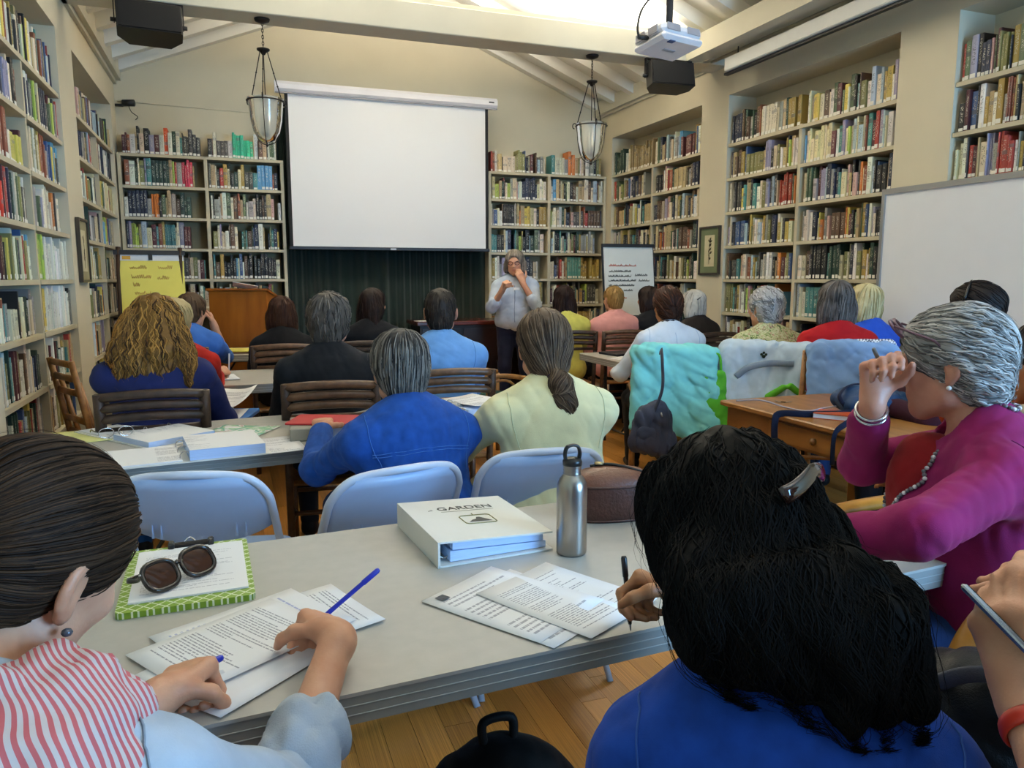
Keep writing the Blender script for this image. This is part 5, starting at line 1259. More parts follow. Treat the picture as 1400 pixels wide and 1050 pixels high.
mb = MB(); mb.tube([P22['Hc']+P22['Rh']@V(.088*math.cos(a)*1.1, .03-.02*math.sin(a), .036+.088*math.sin(a)*1.09) for a in np.linspace(.1, PI-.1, 15)], .006, 6); mpart(P22, 'headband', mb, mat('headband_black', '#0c0c10', .2))
P23 = person('dark-haired person in rust orange top at right edge', (2.23, 1.53, 1.115), 26, lean=5, hyaw=10, hair='bob', hcol=('#191410', '#5a5048'), flow='down', hlocks=[dict(n=400, steps=9, step=.014, rad=.0028)], h=.009, shirt=cloth('rust_orange', '#a83d16', .1), sleeve=1.8, skin_='tan', hs=1.05, armR=dict(t=(2.18, 1.83, .98), d=(-.2, -.2, 1), n=(0, -1, 0)), armL=dict(t=(2.02, 1.75, .70)))

# --- foreground right: woman in magenta cardigan
P3 = person('grey-haired woman in magenta cardigan with beaded necklace, pen at her lips', (1.545, 1.285, 1.165), 46, lean=10, hyaw=-9, hpitch=8, hroll=0, girth=1.28, w=.195, h=.0055, skin_='pink', bust=.03, hair='full', hs=1.04, hcol=('#4b4846', '#cfcac4'), hback=(0, .06, .10), flow='sweep', tone=.45, hnoise=(.004, (.025, .045), 4),
            hlocks=[dict(n=1200, steps=9, step=.012, rad=.0026, wave=.35, wl=.06), dict(n=160, steps=8, step=.013, rad=.0016, fly=.7)], shirt=cloth('magenta_knit', '#861b54', .12, bscale=600), sleeve=1.68, fold=.008, trousers=JEANS, neckline=.055, 
            armL=dict(t=(1.13, 1.27, .79), b=.26, pole=(-1, -.15, .1), d=(-.2, 1, 0)), armR=dict(t=(1.385, 1.345, 1.075), pole=(.5, .6, -.9), d=(.15, -.05, 1), n=(-.9, -.35, .1), pose='write'))
NB3, R3 = P3['NB'], P3['Rt']; T3_ = lambda x, y, z: NB3+R3@V(x, y, z)
u3, f3, r3 = R3[:, 2], R3[:, 1], R3[:, 0]; hp3, L3 = P3['hip'], P3['L']
us3 = sdf_part('red_undershirt', [E_(hp3+u3*L3*.58+f3*.130, (.112, .088, .19), R3, .06), E_(hp3+u3*L3*.25+f3*.105, (.12, .11, .17), R3, .06), E_(NB3-u3*.11+f3*.078, (.075, .045, .08), R3, .05)], .008, cloth('deep_red_jersey', '#7d1418', .1), P3['root'], P3['org'], noise=(.004, (.06, .1), 8))[1]
path = crom([T3_(0, -.066, .03), T3_(-.05, -.045, .018), T3_(-.082, .02, -.02), T3_(-.078, .10, -.09), T3_(-.05, .185, -.17), T3_(-.01, .235, -.25), T3_(.03, .19, -.17), T3_(.07, .11, -.08), T3_(.082, .03, -.02), T3_(.05, -.045, .018), T3_(0, -.066, .03)], 30)
path = [push(q, [P3['shirt_field'], us3], .005) for q in path]
for _ in range(4): path = [path[0]]+[(path[k-1]+2*path[k]+path[k+1])/4 for k in range(1, len(path)-1)]+[path[-1]]
beads = [path[0]]
for q in path:
    while np.linalg.norm(q-beads[-1]) >= .0098: beads.append(beads[-1]+nrm(q-beads[-1])*.0098)
mb = MB()
for i, q in enumerate(beads): mb.lathe([(0, -.0052), (.004, -.0035), (.0054, 0), (.004, .0035), (0, .0052)], 8, q, mi=int(i % 3 == 0))
o = mpart(P3, 'bead_necklace', mb, [mat('bead_grey', '#6f6a70', .25), mat('bead_white', '#d9d6da', .2)])
o['kind'] = 'stuff'
ear = P3['Hc']+P3['Rh']@(V(-.083, .0, -.046)*1.04); mpart(P3, 'pearl_earring', MB().lathe([(0, -.006), (.005, -.003), (.006, 0), (.005, .003), (0, .006)], 10, ear), mat('pearl', '#e6e0da', .15))
w3 = P3['arms'][1]; mb = MB(); ax = nrm(w3[3]-w3[2]); a1 = nrm(np.cross(ax, V(1, 0, 0))); a2 = np.cross(ax, a1)
for k, dd in enumerate((.03, .045)): mb.tube([w3[3]-ax*dd+.034*(math.cos(a)*a1+math.sin(a)*a2) for a in np.linspace(0, 2*PI, 21)[:-1]], .004, 6, closed=True)
mpart(P3, 'bracelet', mb, mat('silver', '#c9c9cc', .2, metal=.9))
hd = w3[3]+w3[4]*.10; tip = P3['Hc']+P3['Rh']@V(-.0, .125, -.05)
o = MB().tube([hd+(hd-tip)*.3, hd, tip], [.0045, .005, .003], 8).build('pen', mat('pen_grey', '#6b6a66', .4)); tag(o, 'grey pen held to the lips of the magenta cardigan woman', 'pen')
# sunglasses pushed up on her hair
mb = MB(); T = lambda x, y, z: P3['Hc']+P3['Rh']@V(x, y, z)
# --- foreground left: woman writing
P1 = person('woman with pulled-back dark brown hair, striped scarf and pale shirt, writing', (-.228, .945, 1.045), 4, lean=20, nback=.07, hyaw=-44, hpitch=30, hroll=10, girth=1.05, w=.185, h=.0055, skin_='fair', hair_custom=lambda Hc, R, s, NB, Rt: hair_prims('tight', Hc, R, s*1.06)+[E_(Hc+R@V(0, -.115, -.02), (.045, .04, .045), R, .03)], hs=1.05,
            hcol=('#1c110b', '#46301f'), hgloss=(.6, .14), hback=(0, .09, .06), flow=(0, -.14, -.02), hlocks=[dict(n=1300, steps=13, step=.013, rad=.0016), dict(n=60, steps=10, step=.013, rad=.001, fly=.7)], hnoise=(.0015, (.03, .05), 4), tone=.3,
            shirt=cloth('pale_grey_chambray', '#a3adb8', .1), sleeve=1.30, cuff=True, fold=.009, trousers=JEANS, armR=dict(t=(.128, 1.165, .79), pole=(-.05, -.3, -.9), b=.26, d=(-.12, .9, -.06), n=(-.45, .0, -.9), pose='write'), armL=dict(t=(-.130, 1.075, .785), pole=(-.9, -.4, -.3), d=(.55, .8, 0), n=(.3, 0, -.9), pose='fist'))
NB1, R1 = P1['NB'], P1['Rt']; sc_p = []
for k, (rx, ry, zz, rr_) in enumerate(((.082, .076, .035, .026), (.105, .10, .005, .032), (.135, .125, -.03, .034), (.15, .15, -.065, .030))):
    ring = [NB1+R1@V(rx*math.cos(a), .012+ry*math.sin(a), zz+.012*math.sin(2*a+k)-.03*max(0, math.sin(a))) for a in np.linspace(0, 2*PI, 15)]
    sc_p += [C_(ring[i], ring[i+1], rr_, rr_, .012) for i in range(14)]
sc_p += chain([NB1+R1@V(.12, .08, -.05), NB1+R1@V(.14, .16, -.12), NB1+R1@V(.11, .20, -.20)], [.03, .03, .02], .02)
M_SCARF = stripes('red_stripe_scarf', '#b65c5e', '#bbaeaa', 135, (.92, .35, .15), .7, .48)
part(P1, 'scarf', sc_p, .006, M_SCARF, noise=(.006, (.04, .08), 5))
er = P1['Hc']+P1['Rh']@(V(.086, .004, -.046)*1.05); mpart(P1, 'earring', MB().lathe([(0, -.005), (.0045, -.003), (.006, 0), (.0045, .003), (0, .005)], 10, er), mat('grey_pearl', '#57575e', .2, metal=.4))
# --- foreground right of centre: woman with long black wavy hair
def wavy(Hc, R, s, NB, Rt):
    T = lambda x, y, z: Hc+R@(V(x, y, z)*s); D = lambda x, y, z: NB+Rt@V(x, y, z)
    P = [E_(T(0, -.015, .036), V(.092, .112, .094)*s, R, .03), E_(T(0, -.045, -.02), V(.094, .084, .094)*s, R, .04)]
    rg = np.random.RandomState(3)
    for k in range(26):
        x = rg.uniform(-.095, .085); l = rg.uniform(-.15, -.04)+(.045 if x > .03 else 0); y = -.075-.02*math.cos(x*9)
        P.append(C_(T(x*.6, -.07, -.03), D(x*.95, y, .10), .036, .036, .03)); P.append(C_(D(x*.95, y, .10), D(x*1.2+rg.uniform(-.015, .015), y-.008, -l), .036, .018, .03))
    P.append(cut(E_(T(0, .118, -.045), V(.070, .062, .11)*s, R, .015)))
    return P
P2 = person('woman with long wavy black hair and brown barrette in denim shirt, writing', (.60, .80, 1.015), -30, lean=18, ndown=.045, nside=.03, hyaw=14, hpitch=32, hroll=-8, girth=1.12, w=.175, h=.0055, skin_='olive', hair_custom=wavy, hs=1.08, hcol=('#030303', '#0c0908'), hgloss=(.62, .10), hback=(-.02, .04, .11), flow='down', tone=.2, hnoise=(.010, (.045, .08), 7),
            hlocks=[dict(n=2600, steps=16, step=.013, rad=.0015, wave=.75, wl=.10), dict(n=520, steps=16, step=.013, rad=.0012, wave=.8, wl=.09, fly=.85)], shirt=cloth('dark_denim', '#113d92', .18, nscale=30, bscale=700), sleeve=1.8, fold=.008, trousers=BLACKC, collar=cloth('dark_denim', '#113d92'),
            armR=dict(t=(.70, 1.035, .825), pole=(.6, -.2, -.8), d=(-.833, .443, .08), n=(-.333, -.423, -.8), pose='write'))
mb = MB(); T = lambda x, y, z: P2['Hc']+P2['Rh']@V(x, y, z)
bp_ = [push(q, [P2['hair_field']], .006) for q in crom([T(.0, -.13, .01), T(.04, -.125, .026), T(.08, -.10, .042), T(.10, -.06, .055)], 6)]
for _ in range(12): bp_ = [bp_[0]*.5+bp_[1]*.5]+[(bp_[k-1]+2*bp_[k]+bp_[k+1])/4 for k in range(1, len(bp_)-1)]+[bp_[-1]*.5+bp_[-2]*.5]
bp_ = [push(bp_[0], [P2['hair_field']], .006)]+[q+P2['Rh']@V(.004, -.006, .002) for q in bp_]; mb.tube(bp_, .0115, 10, flat=((0, 0, 1), .4, 1)); mpart(P2, 'barrette', mb, mat('tortoise_brown', '#2b1610', .12, var=.4, nscale=60, coat=.5))
wr = P2['arms'][1]; ax = nrm(wr[3]-wr[2]); a1 = nrm(np.cross(ax, V(1, 0, 0))); a2 = np.cross(ax, a1)
mpart(P2, 'bracelet', MB().tube([wr[3]-ax*.02+.033*(math.cos(a)*a1+math.sin(a)*a2) for a in np.linspace(0, 2*PI, 21)[:-1]], .004, 6, closed=True), mat('gold', '#b08a3a', .25, metal=.9))
# --- foreground far right: only the hands and lap show
P4 = person('person in black at right edge holding a phone, red watch on wrist', (1.05, .34, 1.20), -12, lean=8, hyaw=0, hpitch=25, girth=1.1, h=.006, skin_='fair', hair='bob', hcol=('#2a1d14', '#5b4330'), flow='down', hlocks=far, shirt=BLACKC, sleeve=1.1, trousers=BLACKC,
            armL=dict(t=(.776, .523, .912), pole=(-.8, -.3, -.8), d=(-.05, .35, .9), n=(.75, .5, .3), pose='hold'), armR=dict(t=(.995, .546, .93), pole=(.9, -.3, -.5), d=(-.75, .35, .45), n=(-.3, .6, -.5), pose='relaxed'))
wr = P4['arms'][0]; ax = nrm(wr[3]-wr[2]); a1 = nrm(np.cross(ax, V(1, 0, 0))); a2 = np.cross(ax, a1)
band = MB().tube([wr[3]-ax*.035+.031*(math.cos(a)*a1+math.sin(a)*a2) for a in np.linspace(0, 2*PI, 25)[:-1]], .010, 8, closed=True, flat=(tuple(ax), .35, 1)); wb = mpart(P4, 'watch_band', band, mat('watch_red', '#b8301c', .4))

M_STITCH = cloth('stitch_blue', '#3f6fb8')
for Pp, m_ in ((P5, M_STITCH), (P2, cloth('stitch_dark', '#2a4f92'))):
    N_, R_ = Pp['NB'], Pp['Rt']; Q = lambda x, y, z: N_+R_@V(x, y, z)
    for dz in (0, .010): seam(Pp, [Q(-.17, -.10, -.155+dz), Q(-.08, -.14, -.15+dz), Q(0, -.15, -.148+dz), Q(.08, -.14, -.15+dz), Q(.17, -.10, -.155+dz)], m_)
    for sx in (-1, 1): seam(Pp, [Q(sx*.15, -.02, -.03), Q(sx*.165, -.07, -.08), Q(sx*.16, -.10, -.16), Q(sx*.155, -.10, -.22)], m_)
for Pp, m_ in ((P6, cloth('stitch_pale', '#c9cca6')), (P11, cloth('stitch_sky', '#5585bd')), (P17, cloth('stitch_white', '#8fa9cf')), (P3, cloth('stitch_plum', '#5e1544')), (P1, cloth('stitch_grey', '#7f8a96'))):
    N_, R_ = Pp['NB'], Pp['Rt']; Q = lambda x, y, z: N_+R_@V(x, y, z)
    for sx in (-1, 1): seam(Pp, [Q(sx*.15, -.02, -.03), Q(sx*.165, -.07, -.08), Q(sx*.16, -.10, -.16), Q(sx*.155, -.10, -.22)], m_)
    if Pp is P17: seam(Pp, [Q(0, -.12, -.03), Q(0, -.15, -.12), Q(0, -.16, -.22), Q(0, -.16, -.30)], m_)

Pt = CAST[0]; N_, R_ = Pt['NB'], Pt['Rt']; seam(Pt, [N_+R_@V(0, .11, -.08), N_+R_@V(0, .15, -.18), N_+R_@V(0, .16, -.30), N_+R_@V(0, .16, -.42)], cloth('placket', '#7f8a9c'), r=.003)
# ================================================================== chairs under the people, garments on them
def chair_for(i, kind, label, m=None, back=.0, dyaw=0, **kw):
    P = dict(CAST[i]); P['yaw'] = P['yaw']+dyaw; c = P['hip']-frame(P['yaw'])[:, 1]*back
    if kind == 'bamboo': return bamboo_chair(label, (c[0], c[1]), math.radians(P['yaw']), m or M_BAM, **kw)
    if kind == 'rattan': return rattan_armchair(label, (c[0], c[1]), math.radians(P['yaw']), **kw)
names = [p['label'] for p in CAST]
def who(s): return [i for i, n in enumerate(names) if s in n][0]
chair_for(who('red-blond'), 'bamboo', 'dark bamboo chair under the wavy red-blond woman', M_BAMD, back=-.07)
chair_for(who('charcoal sweater'), 'bamboo', 'bamboo chair under the man in charcoal sweater', back=-.02)
chair_for(who('light blue shirt'), 'bamboo', 'bamboo chair under the man in light blue shirt', back=.03)
chair_for(who('before the lectern'), 'bamboo', 'bamboo chair under the woman with brown bob')
chair_for(who('facing right'), 'bamboo', 'bamboo chair under the dark-haired woman before the curtain', M_BAMD)
chair_for(who('red sweater, mostly'), 'bamboo', 'bamboo chair under the half-hidden red sweater person', M_BAMD)
chair_for(who('bright blue shirt'), 'bamboo', 'bamboo chair under the man in bright blue shirt')
chair_for(who('yellow top'), 'bamboo', 'bamboo chair under the woman in yellow top', M_BAMD)
chair_for(who('pink shirt'), 'bamboo', 'bamboo chair under the person in pink shirt')
chair_for(who('under white flip chart'), 'bamboo', 'bamboo chair under the black-topped woman by white flip chart', M_BAMD)
chair_for(who('sleeveless'), 'bamboo', 'bamboo chair under the white-haired woman in sleeveless top', M_BAMD)
chair_for(who('royal blue'), 'bamboo', 'bamboo chair under the blond woman in blue top', M_BAMD)
chair_for(who('oak desk'), 'bamboo', 'bamboo chair under the woman in maroon top', M_BAMD)
chair_for(who('rust orange'), 'bamboo', 'bamboo chair under the person in orange top', M_BAMD)
chair_for(who('striped scarf'), 'bamboo', 'bamboo chair under the woman with striped scarf', M_BAMD, top=.80)
chair_for(who('barrette'), 'bamboo', 'bamboo chair under the black-haired woman with barrette', M_BAMD, top=.78)
chair_for(who('holding a phone'), 'bamboo', 'bamboo chair under the person holding a phone', M_BAMD, top=.80)
c17 = chair_for(who('navy collar'), 'rattan', 'rattan armchair draped with a turquoise jacket', back=.05, dyaw=-18, top=.90)
c19 = chair_for(who('floral blouse'), 'rattan', 'rattan armchair draped with a white jacket', back=.07, dyaw=-26, top=.93)
c20 = chair_for(who('bright red sweater'), 'rattan', 'rattan armchair draped with a denim jacket and gingham cloth', back=.05, dyaw=-14, top=.96)
rattan_armchair('empty rattan armchair with a green seat cushion', (1.72, 5.30), math.radians(-80), cloth('green_cushion', '#12382a'), .95)
# bentwood oak armchair
M_BENT = wood('bent_oak', '#9a641c', '#c08a3a', .28, (2, 2, 2), 7)
P = CAST[who('magenta')]
t = thing('oak_armchair', 'honey oak bentwood armchair under the woman in magenta', 'chair', (1.60, 1.335, 0), math.radians(95))
for s in (-1, 1):
    pts = crom([(s*.27, .30, 0), (s*.27, .31, .38), (s*.275, .29, .58), (s*.28, .20, .685), (s*.285, .05, .71), (s*.28, -.20, .715), (s*.26, -.30, .70)], 7)
    MB().tube(pts, .021, 12, flat=((1, 0, 0), .8, 1.5)).build('arm', M_BENT, t)
    MB().tube([(s*.24, -.30, 0), (s*.24, -.27, .44), (s*.235, -.34, .88)], .018, 8).build('back_post', M_BENT, t)
    MB().tube([(s*.26, .29, .30), (s*.24, -.27, .30)], .013, 8).build('side_rail', M_BENT, t)
for z in (.86, .72, .60): MB().box((-.23, -.35+(.86-z)*.12, z-.03), (.23, -.33+(.86-z)*.12, z+.03), bev=.006).build('back_slat', M_BENT, t)
MB().box((-.25, -.27, .41), (.25, .27, .45), bev=.015).build('seat', M_BENT, t)

def drape(label, name, cat, tree, top, W, drop, m, seed, out=.05, thick=.013, dy=-.29, asym=0., group=None, h=.010):
    """cloth hung over a chair back: both sides of the rail, in the chair's own frame"""
    ang = tree.rotation_euler[2]; R = rotz(ang); o = V(*tree.location); T = lambda x, y, z: o+R@V(x, y, z); rg = np.random.RandomState(seed); Pm = []
    n = 19; xs = np.linspace(-W, W, n)
    for i in range(n-1): Pm.append(C_(T(xs[i], dy, top+.012), T(xs[i+1], dy, top+.012), .030, .030, .03))
    for x in xs:
        f_ = 1+.04*rg.randn(); d1 = drop*f_*(1+asym*x/W)
        Pm.append(C_(T(x, dy-.030, top), T(x*1.10, dy-.030-out+.007*rg.randn(), top-d1), thick*1.4, thick*1.25, .045))
        Pm.append(C_(T(x, dy+.025, top), T(x, dy+.055, top-d1*.4), thick, thick*.8, .03))
    c = T(0, dy, 0)
    ob = thing(name, label, cat, (c[0], c[1], 0), group=group)
    sdf_part('fabric', Pm, h, m, ob, V(c[0], c[1], 0), noise=(.013, (.05, .09, .14), seed))
    return ob, T
TURQ = cloth('turquoise_fleece', '#7fd0d0', .06, rough=.95); WHITEJ = cloth('white_blue_nylon', '#b9cbdc', .08, rough=.6); DENIMJ = cloth('pale_denim', '#7f9fca', .1)
drape('turquoise jacket hanging over the white-shirted woman\'s chair back', 'jacket', 'jacket', c17, .90, .225, .44, TURQ, 4)
jw, TW = drape('white jacket with leaf-green trim hanging over a chair back', 'jacket', 'jacket', c19, .93, .25, .29, WHITEJ, 6, out=.08)
sdf_part('green_lining', [C_(TW(.02, -.43, .67), TW(.10, -.44, .73), .022, .018, .02), C_(TW(.14, -.44, .74), TW(.20, -.42, .69), .020, .018, .02)], .009, cloth('leaf_green', '#5fae2e'), jw, V(*jw.location))
mb = MB(); mb.v = []; q0 = TW(-.02, -.362, .90); 
for k, (dx, dz, rx_) in enumerate(((0, 0, .011), (.013, .012, .008), (-.013, .012, .008), (0, .022, .008))): mb.lathe([(0, -.003), (rx_, 0), (0, .003)], 10, q0-V(*jw.location)+rotz(c19.rotation_euler[2])@V(dx, -.004, dz), axis=rotz(c19.rotation_euler[2])@Rx(PI/2))
mb.build('flower_emblem', cloth('emblem_dark', '#26301c'), jw)
mb = MB(); mb.tube(crom([TW(-.17, -.40, .775), TW(-.10, -.405, .835), TW(.02, -.405, .865), TW(.15, -.395, .868)], 6), .019, 8, flat=((0, 0, 1), .4, 1)); mb.v = [tuple(V(*p)-V(*jw.location)) for p in mb.v]; mb.build('strap', cloth('grey_strap', '#8393a6'), jw)
dj, TD = drape('pale denim jacket hanging over the red sweater woman\'s chair back', 'jacket', 'jacket', c20, .96, .20, .26, DENIMJ, 9)
def gingham():
    m, nt, b = newmat('cloth_gingham'); N = nt.nodes; L = nt.links; tc = N.new('ShaderNodeTexCoord')
    ch = N.new('ShaderNodeTexChecker'); ch.inputs['Scale'].default_value = 90; ch.inputs['Color1'].default_value = (*lin('#dfe2ea'), 1); ch.inputs['Color2'].default_value = (*lin('#4a4f66'), 1); L.new(tc.outputs['Object'], ch.inputs['Vector']); L.new(ch.outputs['Color'], b.inputs['Base Color']); b.inputs['Roughness'].default_value = .9
    return m
ob = thing('gingham_cloth', 'black and white gingham cloth over the denim jacket', 'cloth', (dj.location[0], dj.location[1], 0))
Pm = []
for x in np.linspace(.02, .19, 6): Pm += [C_(TD(x, -.30, 1.0), TD(x*1.15+.02, -.40, .80), .020, .016, .03), C_(TD(x, -.30, 1.0), TD(x, -.25, .88), .02, .016, .03)]
sdf_part('fabric', Pm, .010, gingham(), ob, V(*ob.location), noise=(.005, (.06, .09), 3))
# bright green tote standing left of the white jacket
t = thing('tote_bag', 'bright green shopping bag standing beside the white jacket', 'bag', (2.56, 3.66, 0), math.radians(-25))
sdf_part('bag_body', [C_((2.64, 3.83, .80), (2.64, 3.82, .06), .03, .06, .05), C_((2.72, 3.80, .78), (2.73, 3.78, .06), .03, .06, .05), C_((2.68, 3.815, .70), (2.68, 3.80, .06), .03, .06, .05)], .010, cloth('apple_green', '#5cb531', .1, rough=.6), t, V(0, 0, 0), noise=(.006, (.05, .09), 2))
t.location = (0, 0, 0); t.rotation_euler = (0, 0, 0)
mb = MB(); mb.tube(crom([(2.64, 3.83, .80), (2.65, 3.83, .90), (2.71, 3.81, .90), (2.72, 3.80, .80)], 6), .008, 6); mb.build('handle', cloth('apple_green', '#5cb531'), t)
# grey handbag hanging from the turquoise chair
t = thing('handbag', 'dark grey handbag hanging from the turquoise jacket chair', 'bag')
M_GBAG = cloth('slate_canvas', '#3a3f50', .1, rough=.7)
sdf_part('bag_body', [E_((2.20, 3.775, .50), (.075, .05, .13), rotz(-.35), .06), E_((2.27, 3.75, .50), (.075, .055, .15), rotz(-.35), .06), C_((2.16, 3.785, .42), (2.30, 3.735, .40), .05, .055, .05)], .008, M_GBAG, t, V(0, 0, 0), noise=(.012, (.05, .09), 7))
sdf_part('pocket', [E_((2.185, 3.725, .475), (.06, .022, .05), rotz(-.35), .02)], .008, M_GBAG, t, V(0, 0, 0), noise=(.004, (.05, .09), 3))
mb = MB(); mb.tube(crom([(2.22, 3.72, .60), (2.245, 3.68, .74), (2.265, 3.72, .88), (2.31, 3.81, .945), (2.36, 3.90, .92)], 8), .016, 8, flat=((0, 1, 0), .3, 1)); mb.build('strap', M_GBAG, t)
MB().tube([(2.25, 3.695, .60), (2.255, 3.69, .575)], .005, 8).build('buckle', mat('buckle_steel', '#b9b6ae', .3, metal=.9), t)

# wooden folding chairs leaning, folded, against the near left bookcase
t = thing('folded_chair', 'folded wooden slat chair leaning against near left bookcase', 'chair', (-.86, 4.72, 0), math.radians(-62))
for s in (-1, 1):
    MB().tube([(s*.17, .10, 0), (s*.17, -.06, .92)], .017, 8).build('frame_post', M_CANE, t); MB().tube([(s*.14, .16, 0), (s*.14, -.02, .80)], .014, 8).build('rear_leg', M_CANE, t)
for z in (.9, .82, .74, .58, .5, .42, .25): MB().tube([(-.17, .10-.174*z, z), (.17, .10-.174*z, z)], .016, 8, flat=((0, 0, 1), .6, 1.2)).build('slat', M_CANE, t)

# ================================================================== paper and things on the tables
def page_mat(name, base='#e2e2e4', ink='#8c8c92', dens=.5, freq=150., top=.105, img=False):
    m, nt, b = newmat(name); N = nt.nodes; L = nt.links; tc = N.new('ShaderNodeTexCoord'); sp = N.new('ShaderNodeSeparateXYZ'); L.new(tc.outputs['Object'], sp.inputs[0])
    def mt(op, a, b_=None):
        n = N.new('ShaderNodeMath'); n.operation = op
        for i, v in enumerate((a, b_)):
            if v is None: continue
            if isinstance(v, (int, float)): n.inputs[i].default_value = v
            else: L.new(v, n.inputs[i])
        return n.outputs[0]
    ln = mt('LESS_THAN', mt('FRACT', mt('MULTIPLY', sp.outputs[1], freq)), .42)
    cb = N.new('ShaderNodeCombineXYZ'); L.new(mt('MULTIPLY', sp.outputs[0], 260.), cb.inputs[0]); L.new(mt('FLOOR', mt('MULTIPLY', sp.outputs[1], freq)), cb.inputs[1])
    nz = N.new('ShaderNodeTexNoise'); nz.inputs['Scale'].default_value = 1.; nz.inputs['Detail'].default_value = 1; L.new(cb.outputs[0], nz.inputs['Vector'])
    wd = mt('GREATER_THAN', nz.outputs['Fac'], .44)
    c2 = N.new('ShaderNodeCombineXYZ'); L.new(mt('FLOOR', mt('MULTIPLY', sp.outputs[1], freq)), c2.inputs[0])
    n2 = N.new('ShaderNodeTexWhiteNoise'); n2.noise_dimensions = '1D'; L.new(mt('FLOOR', mt('MULTIPLY', sp.outputs[1], freq)), n2.inputs['W'])
    endx = mt('LESS_THAN', sp.outputs[0], mt('SUBTRACT', mt('MULTIPLY', n2.outputs['Value'], .16), .05)); row = mt('GREATER_THAN', n2.outputs['Value'], .12)
    ins = mt('MULTIPLY', mt('LESS_THAN', mt('ABSOLUTE', sp.outputs[0]), .086), mt('MULTIPLY', mt('GREATER_THAN', sp.outputs[1], -.115), mt('LESS_THAN', sp.outputs[1], top)))
    t = mt('MULTIPLY', mt('MULTIPLY', mt('MULTIPLY', ln, wd), mt('MULTIPLY', endx, row)), mt('MULTIPLY', ins, dens))
    mx = N.new('ShaderNodeMix'); mx.data_type = 'RGBA'; L.new(t, mx.inputs[0]); mx.inputs[6].default_value = (*lin(base), 1); mx.inputs[7].default_value = (*lin(ink), 1)
    L.new(mx.outputs[2], b.inputs['Base Color']); b.inputs['Roughness'].default_value = .75
    return m
PG1 = page_mat('page_dense', dens=.95, ink='#8f8f98'); PG2 = page_mat('page_form', freq=70., dens=.9, ink='#9a9aa2'); PG3 = page_mat('page_notes', freq=95., ink='#8f98c4', dens=.8); PGW = mat('page_blank', '#dfe0e4', .75, var=.02)
SHEET_N = 6
def sheet(label, c, rz, z, m=PG1, w=.216, h=.279, curl=.003, tiltx=0., name='paper_sheet', group='loose printed sheets', cat='paper'):
    mb = MB(); n = SHEET_N; P = []; F = []
    for sd in (0, 1):
        for j in range(n+1):
            for i in range(n+1):
                x = (i/n-.5)*w; y = (j/n-.5)*h; P.append((x, y, curl*(x/w*2)**2*(1 if i > n/2 else .3)+curl*.4*(y/h*2)**2+(.0006 if sd else 0)))
    o_ = (n+1)**2
    for j in range(n):
        for i in range(n):
            a = j*(n+1)+i; F.append((a+n+1, a+n+2, a+1, a)); b = a+o_; F.append((b, b+1, b+n+2, b+n+1))
    for i in range(n): F += [(i, i+1, o_+i+1, o_+i), (o_+n*(n+1)+i, o_+n*(n+1)+i+1, n*(n+1)+i+1, n*(n+1)+i)]
    for j in range(n): a = j*(n+1); F += [(a+n+1, a, o_+a, o_+a+n+1), (a+n, a+2*n+1, o_+a+2*n+1, o_+a+n)]
    mb.add(P, F, 0, True); ob = mb.build(name, m); ob.location = (*c, z); ob.rotation_euler = (tiltx, 0, rz); tag(ob, label, cat, group); return ob
ZT = .7405
# --- first table
D2 = math.radians
sheet('printed sheet with handwriting on top under the scarf woman\'s hand', (-.025, 1.305), D2(-57), ZT+.0035, PG1, w=.205)
sheet('lower printed sheet peeking out beyond the clipboard corner', (.005, 1.345), D2(-62), ZT+.002, PG3)
sheet('printed sheet at the tip of the blue pen', (.075, 1.36), D2(-70), ZT+.0008, PG1, h=.25)
sheet('plain sheet corner below the written page, left table edge', (-.01, 1.245), D2(-50), ZT, PGW)
sheet('form sheet with small picture, left of the handouts near black-haired woman', (.475, 1.30), D2(33), ZT+.001, PG2)
sheet('second form sheet under the top handouts near black-haired woman', (.50, 1.275), D2(30), ZT, PG2)
s_ = sheet('densely printed sheet beneath the black-haired woman\'s pen', (.578, 1.28), D2(28), ZT+.0025, PG1)
MB().box((0, 0, 0), (.022, .02, .0006)).build('printed_picture', mat('picture_grey', '#4c4f55', .7, var=.5, nscale=90), [o for o in bpy.data.objects if o.get('label', '').startswith('form sheet')][0], loc=(-.085, .105, .004))
sheet('bright white sheet at right end of the nearest table', (1.34, 1.40), D2(20), ZT+.002, PGW, w=.2, h=.26)
# clipboard with lattice pattern
def lattice():
    m, nt, b = newmat('green_lattice'); N = nt.nodes; L = nt.links; tc = N.new('ShaderNodeTexCoord'); mp = N.new('ShaderNodeMapping'); mp.inputs['Rotation'].default_value = (0, 0, PI/4); mp.inputs['Scale'].default_value = (55, 55, 55); L.new(tc.outputs['Object'], mp.inputs[0])
    sp = N.new('ShaderNodeSeparateXYZ'); L.new(mp.outputs[0], sp.inputs[0]); out = []
    for i in (0, 1):
        f_ = N.new('ShaderNodeMath'); f_.operation = 'FRACT'; L.new(sp.outputs[i], f_.inputs[0]); g_ = N.new('ShaderNodeMath'); g_.operation = 'LESS_THAN'; g_.inputs[1].default_value = .14; L.new(f_.outputs[0], g_.inputs[0]); out.append(g_.outputs[0])
    mx_ = N.new('ShaderNodeMath'); mx_.operation = 'MAXIMUM'; L.new(out[0], mx_.inputs[0]); L.new(out[1], mx_.inputs[1])
    mx = N.new('ShaderNodeMix'); mx.data_type = 'RGBA'; L.new(mx_.outputs[0], mx.inputs[0]); mx.inputs[6].default_value = (*lin('#7fa02c'), 1); mx.inputs[7].default_value = (*lin('#dbe3c4'), 1); L.new(mx.outputs[2], b.inputs['Base Color']); b.inputs['Roughness'].default_value = .4
    return m
t = thing('clipboard', 'green lattice-patterned clipboard holding white printed sheets', 'clipboard', (-.118, 1.650, ZT), D2(2))
